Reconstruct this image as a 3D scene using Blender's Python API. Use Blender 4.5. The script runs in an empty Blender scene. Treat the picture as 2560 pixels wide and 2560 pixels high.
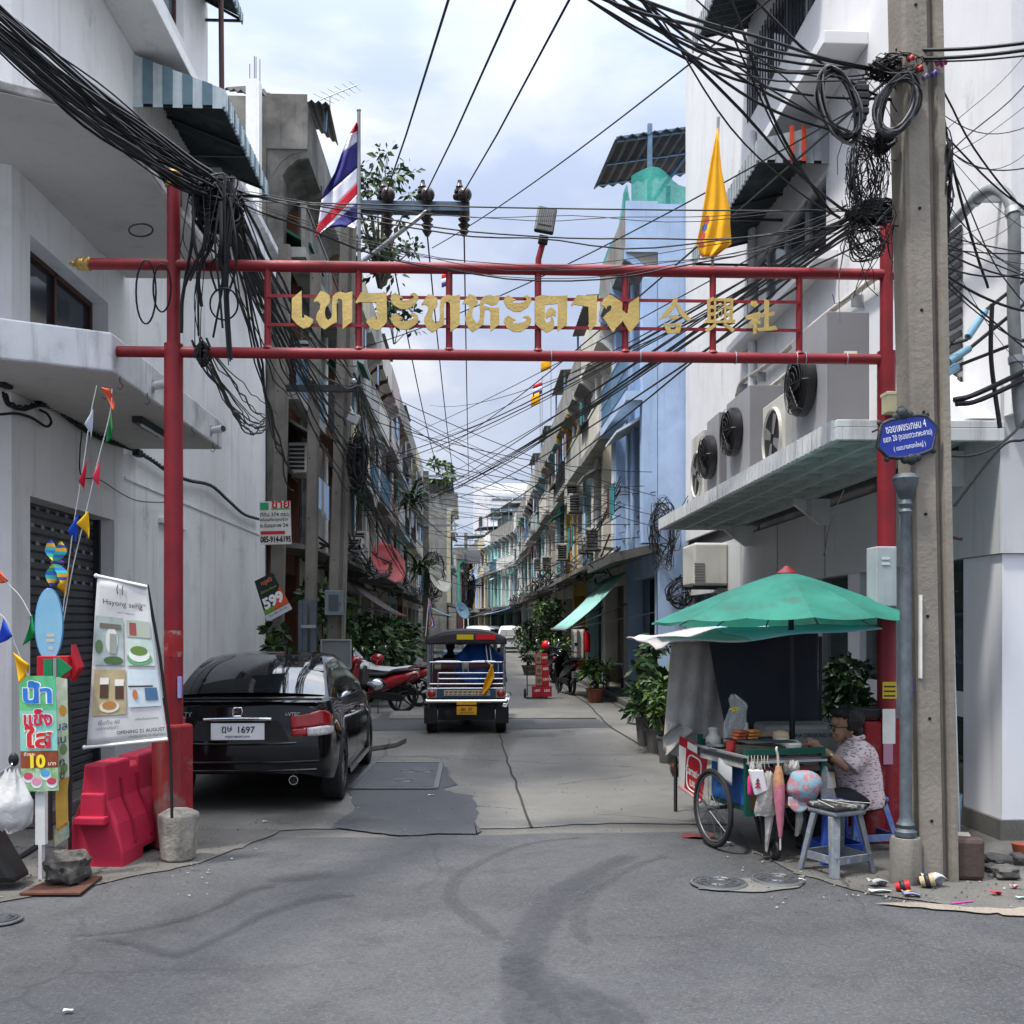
import bpy,bmesh,math,random
from mathutils import Vector,Matrix,noise
random.seed(7)
V=Vector
R=math.radians
SC=bpy.context.scene
COL=SC.collection
CAM_H=1.70
YAW=math.atan(100/2560)
cam_d=bpy.data.cameras.new('camera')
cam=bpy.data.objects.new('camera',cam_d)
COL.objects.link(cam)
cam.location=(0,0,CAM_H)
cam.rotation_euler=(math.pi/2,0,-YAW)
cam_d.sensor_width=36
cam_d.lens=36
cam_d.shift_y=(1563-1280)/2560
cam_d.clip_start=0.05
cam_d.clip_end=2000
SC.camera=cam
SUN_EL,SUN_AZ=R(66),R(-118)
wd=bpy.data.worlds.new('World')
SC.world=wd
wd.use_nodes=True
nt=wd.node_tree
nt.nodes.clear()
wo=nt.nodes.new('ShaderNodeOutputWorld')
bg=nt.nodes.new('ShaderNodeBackground')
bg.inputs['Strength'].default_value=0.115
sky=nt.nodes.new('ShaderNodeTexSky')
sky.sky_type='NISHITA'
sky.sun_disc=False
sky.sun_elevation=SUN_EL
sky.sun_rotation=SUN_AZ
sky.dust_density=2.0
tc=nt.nodes.new('ShaderNodeTexCoord')
mp=nt.nodes.new('ShaderNodeMapping')
mp.inputs['Scale'].default_value=(1.0,1.0,2.3)
mp.inputs['Location'].default_value=(3.1,0.4,0.35)
nz=nt.nodes.new('ShaderNodeTexNoise')
nz.inputs['Scale'].default_value=3.2
nz.inputs['Detail'].default_value=7
nz.inputs['Roughness'].default_value=0.52
nz.inputs['Distortion'].default_value=0.25
rp=nt.nodes.new('ShaderNodeValToRGB')
rp.color_ramp.interpolation='EASE'
e=rp.color_ramp.elements
e[0].position=0.40
e[0].color=(3.7,4.3,5.75,1)
e[1].position=0.64
e[1].color=(6.6,6.75,7.0,1)
e2=e.new(0.52)
e2.color=(4.7,5.15,6.3,1)
mx=nt.nodes.new('ShaderNodeMixRGB')
mx.inputs['Fac'].default_value=0.9
nt.links.new(tc.outputs['Generated'],mp.inputs['Vector'])
nt.links.new(mp.outputs[0],nz.inputs['Vector'])
nt.links.new(nz.outputs['Fac'],rp.inputs['Fac'])
nt.links.new(sky.outputs[0],mx.inputs[1])
nt.links.new(rp.outputs[0],mx.inputs[2])
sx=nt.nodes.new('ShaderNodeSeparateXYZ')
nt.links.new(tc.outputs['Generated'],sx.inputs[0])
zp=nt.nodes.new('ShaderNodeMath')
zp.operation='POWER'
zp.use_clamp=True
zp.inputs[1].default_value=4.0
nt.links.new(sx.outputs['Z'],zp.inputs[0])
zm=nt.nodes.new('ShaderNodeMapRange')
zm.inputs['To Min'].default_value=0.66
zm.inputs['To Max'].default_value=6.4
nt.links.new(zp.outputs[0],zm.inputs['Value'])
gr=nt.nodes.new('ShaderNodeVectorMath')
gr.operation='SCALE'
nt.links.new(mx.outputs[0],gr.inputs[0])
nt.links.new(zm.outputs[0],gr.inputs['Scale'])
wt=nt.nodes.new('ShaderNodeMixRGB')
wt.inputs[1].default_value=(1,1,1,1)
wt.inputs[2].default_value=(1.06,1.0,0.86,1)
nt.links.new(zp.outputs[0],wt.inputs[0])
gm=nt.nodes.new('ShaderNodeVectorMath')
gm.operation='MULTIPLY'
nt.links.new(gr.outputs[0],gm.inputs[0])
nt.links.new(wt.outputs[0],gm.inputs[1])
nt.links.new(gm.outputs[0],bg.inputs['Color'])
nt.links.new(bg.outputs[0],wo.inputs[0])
sun_d=bpy.data.lights.new('sun','SUN')
sun_d.energy=2.6
sun_d.angle=R(5)
sun_d.color=(1.0,0.95,0.87)
sun=bpy.data.objects.new('sun',sun_d)
COL.objects.link(sun)
_d=V((math.sin(SUN_AZ)*math.cos(SUN_EL),math.cos(SUN_AZ)*math.cos(SUN_EL),math.sin(SUN_EL)))
sun.rotation_euler=_d.to_track_quat('Z','Y').to_euler()
sun.location=(-20,-10,40)
SC.view_settings.view_transform='Standard'
SC.view_settings.look='None'
SC.view_settings.exposure=0.9
SC.view_settings.gamma=1.0
SC.cycles.max_bounces=6
SC.cycles.transparent_max_bounces=12
_c,_s=math.cos(YAW),math.sin(YAW)
CAMP=V((0,0,CAM_H))
def ray(px,py):
 u=(px-1280)/2560
 v=(1563-py)/2560
 return V((_c*u+_s,-_s*u+_c,v))
def PY(px,py,Y):
 r=ray(px,py)
 return CAMP+r*(Y/r.y)
def PX(px,py,X):
 r=ray(px,py)
 return CAMP+r*(X/r.x)
def PZ(px,py,Z=0.0):
 r=ray(px,py)
 return CAMP+r*((Z-CAM_H)/r.z)
def ppm(Y):
 return 2560/Y
MATS={}
def srgb(h):
 h=h.lstrip('#')
 o=[]
 for i in(0,2,4):
  c=int(h[i:i+2],16)/255
  o.append(c/12.92 if c<=0.04045 else((c+0.055)/1.055)**2.4)
 return tuple(o)
def pm(name,c1,c2=None,scale=6,rough=0.7,bump=0.0,bscale=60,metal=0.0,streak=0.0,dirt=None,spec=0.35,coat=0.0,stretch=(1,1,1),trans=0.0,alpha=1.0,emit=None,es=0,spots=0.0,spotscale=3.0,ior=1.45,lo=0.35,hi=0.65):
 if name in MATS:
  return MATS[name]
 m=bpy.data.materials.new(name)
 MATS[name]=m
 m.use_nodes=True
 t=m.node_tree
 b=t.nodes['Principled BSDF']
 if isinstance(c1,str):
  c1=srgb(c1)
 if isinstance(c2,str):
  c2=srgb(c2)
 if isinstance(dirt,str):
  dirt=srgb(dirt)
 b.inputs['Base Color'].default_value=(*c1,1)
 b.inputs['Roughness'].default_value=rough
 b.inputs['Metallic'].default_value=metal
 b.inputs['Specular IOR Level'].default_value=spec
 b.inputs['IOR'].default_value=ior
 b.inputs['Coat Weight'].default_value=coat
 b.inputs['Coat Roughness'].default_value=0.05
 b.inputs['Transmission Weight'].default_value=trans
 b.inputs['Alpha'].default_value=alpha
 if emit:
  b.inputs['Emission Color'].default_value=(*emit,1)
  b.inputs['Emission Strength'].default_value=es
 L=t.links.new
 def N(k):
  return t.nodes.new(k)
 if c2 or streak or bump or spots:
  g=N('ShaderNodeTexCoord')
 src=None
 def nois(sc,st,det=5,ro=0.6):
  mpn=N('ShaderNodeMapping')
  mpn.inputs['Scale'].default_value=st
  L(g.outputs['Object'],mpn.inputs[0])
  n=N('ShaderNodeTexNoise')
  n.inputs['Scale'].default_value=sc
  n.inputs['Detail'].default_value=det
  n.inputs['Roughness'].default_value=ro
  L(mpn.outputs[0],n.inputs['Vector'])
  return n
 def ramp(n,a,z):
  r=N('ShaderNodeMapRange')
  r.inputs['From Min'].default_value=a
  r.inputs['From Max'].default_value=z
  L(n.outputs['Fac'],r.inputs['Value'])
  return r
 if c2:
  n=nois(scale,stretch)
  r=ramp(n,lo,hi)
  mxn=N('ShaderNodeMixRGB')
  mxn.inputs[1].default_value=(*c1,1)
  mxn.inputs[2].default_value=(*c2,1)
  L(r.outputs[0],mxn.inputs[0])
  src=mxn.outputs[0]
  rr=N('ShaderNodeMapRange')
  rr.inputs['To Min'].default_value=rough*0.9
  rr.inputs['To Max'].default_value=min(1,rough*1.12)
  L(n.outputs['Fac'],rr.inputs['Value'])
  L(rr.outputs[0],b.inputs['Roughness'])
 def over(fac_out,amount,colr):
  nonlocal src
  mu=N('ShaderNodeMath')
  mu.operation='MULTIPLY'
  mu.inputs[1].default_value=amount
  L(fac_out,mu.inputs[0])
  mm=N('ShaderNodeMixRGB')
  L(mu.outputs[0],mm.inputs[0])
  if src is None:
   mm.inputs[1].default_value=(*c1,1)
  else:
   L(src,mm.inputs[1])
  mm.inputs[2].default_value=(*colr,1)
  src=mm.outputs[0]
 dcol=dirt or tuple(x*0.35 for x in c1)
 if streak:
  n=nois(1.0,(5.0,5.0,0.35),6,0.65)
  over(ramp(n,0.55,0.74).outputs[0],min(1,streak*1.35),dcol)
 if spots:
  n=nois(spotscale,(1,1,1),8,0.7)
  over(ramp(n,0.54,0.66).outputs[0],spots,dcol)
 if src is not None:
  L(src,b.inputs['Base Color'])
 if bump:
  n=nois(bscale,(1,1,1),4,0.6)
  bp=N('ShaderNodeBump')
  bp.inputs['Strength'].default_value=bump
  bp.inputs['Distance'].default_value=0.02
  L(n.outputs['Fac'],bp.inputs['Height'])
  L(bp.outputs[0],b.inputs['Normal'])
 return m
class MB:
 def __init__(s):
  s.v,s.f,s.m,s.cur=[],[],[],0
 def mi(s,i):
  s.cur=i
  return s
 def _add(s,vs,fs):
  o=len(s.v)
  s.v+=[V(p)for p in vs]
  s.f+=[tuple(i+o for i in f)for f in fs]
  s.m+=[s.cur]*len(fs)
  return s
 def poly(s,pts):
  return s._add(pts,[tuple(range(len(pts)))])
 def bx(s,x0,x1,y0,y1,z0,z1):
  x0,x1=min(x0,x1),max(x0,x1)
  y0,y1=min(y0,y1),max(y0,y1)
  z0,z1=min(z0,z1),max(z0,z1)
  p=[(x,y,z)for z in(z0,z1)for y in(y0,y1)for x in(x0,x1)]
  return s._add(p,[(0,2,3,1),(4,5,7,6),(0,1,5,4),(2,6,7,3),(0,4,6,2),(1,3,7,5)])
 def box(s,c,sz,rz=0,M=None):
  """box of full size sz centred on c, turned by rz about Z or by matrix M"""
  M=M or Matrix.Rotation(rz,3,'Z')
  p=[V(c)+M@V((x*sz[0]/2,y*sz[1]/2,z*sz[2]/2))for z in(-1,1)for y in(-1,1)for x in(-1,1)]
  return s._add(p,[(0,2,3,1),(4,5,7,6),(0,1,5,4),(2,6,7,3),(0,4,6,2),(1,3,7,5)])
 def bar(s,a,b,w,h=None,up=(0,0,1)):
  a,b=V(a),V(b)
  h=h or w
  d=(b-a)
  L=d.length
  if L<1e-6:
   return s
  d/=L
  up=V(up)
  if abs(d.dot(up))>0.98:
   up=V((1,0,0))if abs(d.x)<0.9 else V((0,1,0))
  x=d.cross(up).normalized()
  z=x.cross(d).normalized()
  M=Matrix((x,d,z)).transposed()
  return s.box((a+b)/2,(w,L,h),M=M)
 def tube(s,pts,r,n=8,cap=True,closed=False):
  pts=[V(p)for p in pts]
  k=len(pts)
  rs=r if isinstance(r,(list,tuple))else[r]*k
  vs=[]
  fs=[]
  prev=None
  for i,p in enumerate(pts):
   if closed:
    t=pts[(i+1)%k]-pts[i-1]
   else:
    t=pts[min(i+1,k-1)]-pts[max(i-1,0)]
   if t.length<1e-9:
    t=V((0,0,1))
   t.normalize()
   if prev is None:
    a=V((0,0,1))if abs(t.z)<0.9 else V((1,0,0))
    x=t.cross(a).normalized()
   else:
    x=(prev-t*prev.dot(t))
    x=x.normalized()if x.length>1e-6 else t.orthogonal().normalized()
   prev=x
   y=t.cross(x)
   for j in range(n):
    q=2*math.pi*j/n
    vs.append(p+(x*math.cos(q)+y*math.sin(q))*rs[i])
  kk=k if closed else k-1
  for i in range(kk):
   i2=(i+1)%k
   for j in range(n):
    j2=(j+1)%n
    fs.append((i*n+j,i*n+j2,i2*n+j2,i2*n+j))
  if cap and not closed:
   fs.append(tuple(range(n-1,-1,-1)))
   fs.append(tuple((k-1)*n+j for j in range(n)))
  return s._add(vs,fs)
 def lathe(s,prof,c=(0,0,0),n=16,M=None,cap=True):
  """prof: (radius, height) list turned about Z (or about M's Z) at c"""
  M=M or Matrix.Identity(3)
  c=V(c)
  vs=[]
  fs=[]
  for(r,z)in prof:
   for j in range(n):
    q=2*math.pi*j/n
    vs.append(c+M@V((r*math.cos(q),r*math.sin(q),z)))
  for i in range(len(prof)-1):
   for j in range(n):
    j2=(j+1)%n
    fs.append((i*n+j,i*n+j2,(i+1)*n+j2,(i+1)*n+j))
  if cap:
   fs.append(tuple(range(n-1,-1,-1)))
   k=len(prof)-1
   fs.append(tuple(k*n+j for j in range(n)))
  return s._add(vs,fs)
 def prism(s,poly,o,u,v,d):
  """polygon (2-D) in the plane o,u,v, extruded along u x v by d"""
  o,u,v=V(o),V(u),V(v)
  w=u.cross(v).normalized()*d
  a=[o+u*p[0]+v*p[1]for p in poly]
  b=[p+w for p in a]
  n=len(poly)
  fs=[tuple(range(n-1,-1,-1)),tuple(range(n,2*n))]
  for i in range(n):
   j=(i+1)%n
   fs.append((i,j,n+j,n+i))
  return s._add(a+b,fs)
 def sheet(s,fn,nu,nv,thick=0.0):
  vs=[V(fn(i/nu,j/nv))for j in range(nv+1)for i in range(nu+1)]
  fs=[(j*(nu+1)+i,j*(nu+1)+i+1,(j+1)*(nu+1)+i+1,(j+1)*(nu+1)+i)for j in range(nv)for i in range(nu)]
  return s._add(vs,fs)
 def ell(s,c,r,n=12,k=8,M=None):
  c=V(c)
  if not isinstance(r,(tuple,list)):
   r=(r,r,r)
  M=M or Matrix.Identity(3)
  vs=[]
  fs=[]
  for i in range(k+1):
   a=math.pi*i/k
   for j in range(n):
    q=2*math.pi*j/n
    vs.append(c+M@V((r[0]*math.sin(a)*math.cos(q),r[1]*math.sin(a)*math.sin(q),-r[2]*math.cos(a))))
  for i in range(k):
   for j in range(n):
    j2=(j+1)%n
    fs.append((i*n+j,i*n+j2,(i+1)*n+j2,(i+1)*n+j))
  return s._add(vs,fs)
 def text(s,body,c,u,v,w=None,h=None,bold=0.0,lift=0.0,shear=0.0,depth=0.0):
  """lettering centred on c in the plane u,v (unit vectors); w / h: size in metres"""
  pts,faces=glyphs(body,bold,shear)
  if not pts:
   return s
  x0,x1=min(p[0]for p in pts),max(p[0]for p in pts)
  y0,y1=min(p[1]for p in pts),max(p[1]for p in pts)
  sx=w/(x1-x0)if w else None
  sy=h/(y1-y0)if h else None
  sx=sx or sy
  sy=sy or sx
  u,v=V(u),V(v)
  nrm=u.cross(v).normalized()
  o=V(c)+nrm*lift
  P=[o+u*((p[0]-(x0+x1)/2)*sx)+v*((p[1]-(y0+y1)/2)*sy)+nrm*(p[2]*0.0003)for p in pts]
  return s._add(P,faces)
 def build(s,name,mat,parent=None,smooth=None,bevel=0.0,solid=0.0,subd=0,loc=None,seg=2):
  me=bpy.data.meshes.new(name)
  if parent is not None:
   org=V(ORG[parent.name])
  elif loc is not None:
   org=V(loc)
  else:
   xs=[p.x for p in s.v]
   ys=[p.y for p in s.v]
   org=V(((min(xs)+max(xs))/2,(min(ys)+max(ys))/2,min(p.z for p in s.v)))
  me.from_pydata([p-org for p in s.v],[],s.f)
  mats=mat if isinstance(mat,(list,tuple))else[mat]
  for m in mats:
   me.materials.append(m)
  if len(mats)>1:
   me.polygons.foreach_set('material_index',s.m)
  me.validate()
  me.update()
  if smooth is not None:
   me.polygons.foreach_set('use_smooth',[True]*len(me.polygons))
   if smooth<180:
    me.set_sharp_from_angle(angle=R(smooth))
  o=bpy.data.objects.new(name,me)
  COL.objects.link(o)
  if parent is not None:
   o.parent=parent
  else:
   o.location=org
  ORG[o.name]=org
  if solid:
   md=o.modifiers.new('solid','SOLIDIFY')
   md.thickness=solid
   md.offset=0
  if bevel:
   md=o.modifiers.new('bevel','BEVEL')
   md.width=bevel
   md.segments=seg
   md.limit_method='ANGLE'
   md.angle_limit=R(40)
  if subd:
   md=o.modifiers.new('subd','SUBSURF')
   md.levels=subd
   md.render_levels=subd
  return o
ORG={}
_GC={}
def glyphs(body,bold=0.0,shear=0.0):
 key=(body,bold,shear)
 if key in _GC:
  return _GC[key]
 cu=bpy.data.curves.new('lettering','FONT')
 cu.body=body
 cu.align_x='CENTER'
 cu.resolution_u=3
 cu.offset=bold
 cu.shear=shear
 ob=bpy.data.objects.new('lettering',cu)
 me=ob.to_mesh()
 res=([tuple(v.co)for v in me.vertices],[tuple(p.vertices)for p in me.polygons])if me else([],[])
 if me:
  par=list(range(len(res[0])))
  def fd(a):
   while par[a]!=a:
    par[a]=par[par[a]]
    a=par[a]
   return a
  for fc in res[1]:
   for q in fc[1:]:
    par[fd(q)]=fd(fc[0])
  ids={}
  pts=[]
  for i,p in enumerate(res[0]):
   k=ids.setdefault(fd(i),len(ids))
   pts.append((p[0],p[1],(k%5)))
  res=(pts,res[1])
 ob.to_mesh_clear()
 bpy.data.objects.remove(ob)
 bpy.data.curves.remove(cu)
 _GC[key]=res
 return res
def tag(o,label,cat,group=None,kind=None):
 if label:
  o['label']=label
 if cat:
  o['category']=cat
 if group:
  o['group']=group
 if kind:
  o['kind']=kind
 return o
def thing(name,label,cat,loc=(0,0,0),group=None):
 o=bpy.data.objects.new(name,None)
 o.empty_display_size=0.1
 COL.objects.link(o)
 o.location=loc
 ORG[o.name]=V(loc)
 return tag(o,label,cat,group)
def copy_tree(o,loc=None,rz=None,label=None,parent=None,scale=None):
 c=o.copy()
 COL.objects.link(c)
 if parent is not None:
  c.parent=parent
 if loc is not None:
  c.location=loc
 if rz is not None:
  c.rotation_euler=(0,0,rz)
 if scale is not None:
  c.scale=scale
 if label:
  c['label']=label
 ORG[c.name]=V(c.location)
 for ch in o.children:
  copy_tree(ch,parent=c)
 return c
def turn(o,rz,rx=0,ry=0):
 o.rotation_euler=(rx,ry,rz)
 return o
def catmull(pts,n=8):
 pts=[V(p)for p in pts]
 P=[pts[0]*2-pts[1]]+pts+[pts[-1]*2-pts[-2]]
 out=[]
 for i in range(1,len(P)-2):
  a,b,c,d=P[i-1],P[i],P[i+1],P[i+2]
  for k in range(n):
   t=k/n
   out.append(0.5*((2*b)+(c-a)*t+(2*a-5*b+4*c-d)*t*t+(3*b-a-3*c+d)*t**3))
 out.append(pts[-1])
 return out
def sagline(a,b,sag,n=14):
 a,b=V(a),V(b)
 return[a.lerp(b,i/n)-V((0,0,sag*4*(i/n)*(1-i/n)))for i in range(n+1)]
X_,Y_,Z_=V((1,0,0)),V((0,1,0)),V((0,0,1))
# ======== ground
def ground_mat(name,c1,c2,speck,stain,crack=0.0,sc=1.0,rough=0.85,bump=0.35,speckamt=0.35):
 m=bpy.data.materials.new(name)
 m.use_nodes=True
 t=m.node_tree
 b=t.nodes['Principled BSDF']
 b.inputs['Specular IOR Level'].default_value=0.3
 L=t.links.new
 g=t.nodes.new('ShaderNodeNewGeometry')
 def noi(s,det=6,ro=0.6,dist=0.0):
  n=t.nodes.new('ShaderNodeTexNoise')
  n.inputs['Scale'].default_value=s*sc
  n.inputs['Detail'].default_value=det
  n.inputs['Roughness'].default_value=ro
  n.inputs['Distortion'].default_value=dist
  L(g.outputs['Position'],n.inputs['Vector'])
  return n
 def rng(o,a,z,lo=0.0,hi=1.0):
  r=t.nodes.new('ShaderNodeMapRange')
  r.inputs['From Min'].default_value=a
  r.inputs['From Max'].default_value=z
  r.inputs['To Min'].default_value=lo
  r.inputs['To Max'].default_value=hi
  L(o,r.inputs['Value'])
  return r.outputs[0]
 def mix(f,a,c,mode='MIX'):
  x=t.nodes.new('ShaderNodeMixRGB')
  x.blend_type=mode
  for i,q in((0,f),(1,a),(2,c)):
   if hasattr(q,'links'):
    L(q,x.inputs[i])
   elif i==0:
    x.inputs[0].default_value=q
   else:
    x.inputs[i].default_value=(*q,1)
  return x.outputs[0]
 big=noi(0.35,5,0.55,0.3)
 col=mix(rng(big.outputs['Fac'],0.35,0.65),c1,c2)
 mid=noi(2.2,8,0.72)
 col=mix(rng(mid.outputs['Fac'],0.48,0.70,0,0.6),col,stain)
 fine=noi(75,3,0.7)
 col=mix(rng(fine.outputs['Fac'],0.5,0.72,0,speckamt),col,speck)
 fine2=noi(38,3,0.7)
 col=mix(rng(fine2.outputs['Fac'],0.52,0.72,0,0.6),col,stain)
 h=fine.outputs['Fac']
 if crack:
  vo=t.nodes.new('ShaderNodeTexVoronoi')
  vo.feature='DISTANCE_TO_EDGE'
  vo.inputs['Scale'].default_value=0.42
  wv=noi(1.4,6,0.65)
  ad=t.nodes.new('ShaderNodeMixRGB')
  ad.inputs[0].default_value=0.28
  L(g.outputs['Position'],ad.inputs[1])
  L(wv.outputs['Color'],ad.inputs[2])
  L(ad.outputs[0],vo.inputs['Vector'])
  gate=rng(noi(0.5,3).outputs['Fac'],0.47,0.55)
  ln=rng(vo.outputs['Distance'],0.0,0.006,1,0)
  mu=t.nodes.new('ShaderNodeMath')
  mu.operation='MULTIPLY'
  L(ln,mu.inputs[0])
  L(gate,mu.inputs[1])
  mu2=t.nodes.new('ShaderNodeMath')
  mu2.operation='MULTIPLY'
  mu2.inputs[1].default_value=crack
  L(mu.outputs[0],mu2.inputs[0])
  col=mix(mu2.outputs[0],col,tuple(x*0.25 for x in c1))
 L(col,b.inputs['Base Color'])
 rr=rng(mid.outputs['Fac'],0.3,0.7,rough,rough-0.22)
 L(rr,b.inputs['Roughness'])
 bp=t.nodes.new('ShaderNodeBump')
 bp.inputs['Strength'].default_value=bump
 bp.inputs['Distance'].default_value=0.008
 L(h,bp.inputs['Height'])
 L(bp.outputs[0],b.inputs['Normal'])
 return m
G_ASPH=ground_mat('asphalt',(0.044,0.0455,0.049),(0.078,0.0795,0.083),(0.16,0.16,0.16),(0.026,0.0265,0.029),crack=0.28,speckamt=0.45,bump=0.6)
G_DARK=ground_mat('asphalt_patch',(0.05,0.052,0.057),(0.07,0.072,0.078),(0.16,0.16,0.17),(0.032,0.032,0.036),speckamt=0.4)
G_CONC=ground_mat('lane_concrete',(0.10,0.097,0.09),(0.17,0.165,0.152),(0.24,0.24,0.23),(0.068,0.066,0.063),crack=0.85,bump=0.35,speckamt=0.22)
G_DIRT=ground_mat('dirty_apron',(0.082,0.079,0.073),(0.125,0.12,0.11),(0.22,0.21,0.19),(0.04,0.038,0.036),crack=0.8,speckamt=0.25)
G_TAN=ground_mat('broken_concrete',(0.2,0.17,0.135),(0.27,0.235,0.195),(0.33,0.31,0.28),(0.09,0.08,0.07),crack=0.9)
def flat(name,pts,z,mat,kind='structure',rag=0.0,sub=10):
 """a ground sheet from an outline; rag roughens its edge"""
 P=[]
 n=len(pts)
 for i in range(n):
  a,b=V((pts[i][0],pts[i][1],0)),V((pts[(i+1)%n][0],pts[(i+1)%n][1],0))
  k=sub if rag else 1
  for j in range(k):
   p=a.lerp(b,j/k)
   if rag and 0<j:
    w=noise.noise_vector(p*2.3)
    w2=noise.noise_vector(p*9.1)
    p=p+V((w.x,w.y,0))*rag+V((w2.x,w2.y,0))*rag*0.45
   P.append((p.x,p.y,z))
 mb=MB()
 mb.poly(P)
 o=mb.build(name,mat,loc=(pts[0][0],pts[0][1],z))
 bm=bmesh.new()
 bm.from_mesh(o.data)
 bmesh.ops.triangulate(bm,faces=bm.faces,ngon_method='EAR_CLIP')
 bm.to_mesh(o.data)
 bm.free()
 if kind:
  o['kind']=kind
 return o
flat('ground',[(-300,-60),(300,-60),(300,500),(-300,500)],-0.012,G_DIRT)
flat('cross_road',[(-60,-30),(60,-30),(60,8.55),(3.6,8.5),(-3.2,8.2),(-60,8.2)],-0.008,G_ASPH,rag=0.05,sub=24)
flat('lane',[(-3.7,8.25),(-1.2,8.62),(0.4,8.6),(1.2,8.8),(3.0,8.6),(4.2,8.2),(4.2,120),(-4.2,120)],-0.004,G_CONC,rag=0.05,sub=18)
flat('left_forecourt',[(-9,4.3),(-3.35,5.95),(-2.8,6.5),(-2.1,7.2),(-1.75,7.9),(-1.6,8.6),(-4.2,9.0),(-9,6.8)],0.0,G_DIRT,rag=0.06)
flat('right_forecourt',[(2.1,7.6),(2.2,6.95),(2.5,6.4),(3.1,6.0),(3.9,5.85),(9,5.6),(9,8.2),(4.3,8.4),(4.3,12),(2.6,12)],0.0,G_DIRT,rag=0.06)
flat('broken_corner',[(2.45,6.15),(2.75,6.02),(3.1,5.93),(3.6,5.72),(5.2,5.62),(5.2,5.95),(3.4,6.02),(2.7,6.18)],0.004,G_TAN,rag=0.07)
flat('asphalt_patch',[PZ(832,2070).xy,PZ(880,2030).xy,PZ(870,1975).xy,PZ(1100,1975).xy,PZ(1185,1990).xy,PZ(1190,2085).xy,PZ(1010,2088).xy],0.002,G_DARK,rag=0.06,sub=22)
flat('asphalt_strip',[(-2.0,16.6),(-1.7,19.6),(-0.9,19.4),(0.2,18.55),(2.25,18.5),(2.35,17.0),(0.6,16.7)],0.002,G_DARK,rag=0.05)
flat('side_patch',[(-1.85,12.4),(-1.25,12.6),(-0.35,12.5),(-0.15,10.9),(-0.4,10.4),(-0.6,12.15),(-1.6,11.6)],0.003,G_DARK,rag=0.05)
J=pm('joint_dark',(0.03,0.03,0.03),rough=0.95)
def joint(name,pts,w=0.016):
 mb=MB()
 q=[]
 for a,b in zip(pts[:-1],pts[1:]):
  a,b=V((*a,0)),V((*b,0))
  for i in range(8):
   p=a.lerp(b,i/8)
   q.append(p+V((noise.noise(p*3)*0.03,0,0)))
 q.append(V((*pts[-1],0)))
 for a,b in zip(q[:-1],q[1:]):
  d=(b-a).normalized()
  n=V((-d.y,d.x,0))*w/2
  mb.poly([a-n+V((0,0,0.005)),a+n+V((0,0,0.005)),b+n+V((0,0,0.005)),b-n+V((0,0,0.005))])
 o=mb.build(name,J)
 o['kind']='structure'
joint('lane_joint',[PZ(1328,2068).xy,PZ(1270,1905).xy,PZ(1250,1840).xy,PZ(1205,1660).xy],0.022)
joint('lane_seam',[(2.2,9.4),(2.45,13),(2.3,17),(2.5,22),(2.4,34)],0.03)
joint('lane_seam',[(3.1,14),(3.05,19),(3.1,24),(3.0,30)],0.02)
joint('cross_seam',[(-3.4,13.2),(2.3,13.4)],0.014)
for yy in(21.0,26.0,32.0,39.0,47.0):
 joint('cross_seam',[(-3.6,yy),(3.5,yy+0.1)],0.02)
mb=MB()
poly=[(-1.72,15.2),(-1.15,15.35),(-0.95,14.9),(-1.05,14.3),(-1.35,13.9),(-1.5,13.2),(-2.6,13.2),(-2.6,15.6)]
mb.prism(poly,(0,0,0),X_,Y_,0.07)
mb.build('concrete_slab',G_CONC,bevel=0.012)['kind']='structure'
mb=MB()
mb.prism([(0,0),(0,0.02),(0.12,0.075),(0.9,0.08),(1.1,0.0)],(-1.5,18.55,0),Y_,Z_,3.75)
mb.build('lane_ramp',G_CONC,bevel=0.01)['kind']='structure'
mb=MB()
mb.bx(-4.05,-3.55,8.7,18.7,0,0.13)
mb.build('left_kerb',G_DIRT,bevel=0.015)['kind']='structure'
mb=MB()
mb.bx(-3.95,-3.3,18.9,100,0,0.12)
mb.build('left_pavement',G_CONC,bevel=0.015)['kind']='structure'
mb=MB()
mb.bx(3.2,4.2,19.5,78,0,0.12)
mb.build('right_pavement',G_CONC,bevel=0.015)['kind']='structure'
def stain_mat(name,colr,rough):
 m=bpy.data.materials.new(name)
 m.use_nodes=True
 t=m.node_tree
 b=t.nodes['Principled BSDF']
 b.inputs['Base Color'].default_value=(*colr,1)
 b.inputs['Roughness'].default_value=rough
 a=t.nodes.new('ShaderNodeAttribute')
 a.attribute_name='cover'
 g=t.nodes.new('ShaderNodeNewGeometry')
 n=t.nodes.new('ShaderNodeTexNoise')
 n.inputs['Scale'].default_value=16
 n.inputs['Detail'].default_value=9
 n.inputs['Roughness'].default_value=0.75
 t.links.new(g.outputs['Position'],n.inputs['Vector'])
 ad=t.nodes.new('ShaderNodeMath')
 ad.operation='MULTIPLY_ADD'
 ad.inputs[1].default_value=1.3
 t.links.new(n.outputs['Fac'],ad.inputs[0])
 t.links.new(a.outputs['Fac'],ad.inputs[2])
 r=t.nodes.new('ShaderNodeMapRange')
 r.inputs['From Min'].default_value=1.25
 r.inputs['From Max'].default_value=1.95
 r.inputs['To Max'].default_value=0.5
 t.links.new(ad.outputs[0],r.inputs['Value'])
 t.links.new(r.outputs[0],b.inputs['Alpha'])
 return m
ST=stain_mat('wet_stain',(0.035,0.036,0.042),0.5)
ST2=stain_mat('tyre_mark',(0.05,0.051,0.056),0.75)
ST3=stain_mat('grease_stain',(0.05,0.047,0.044),0.7)
_sz=[0.0035]
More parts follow.
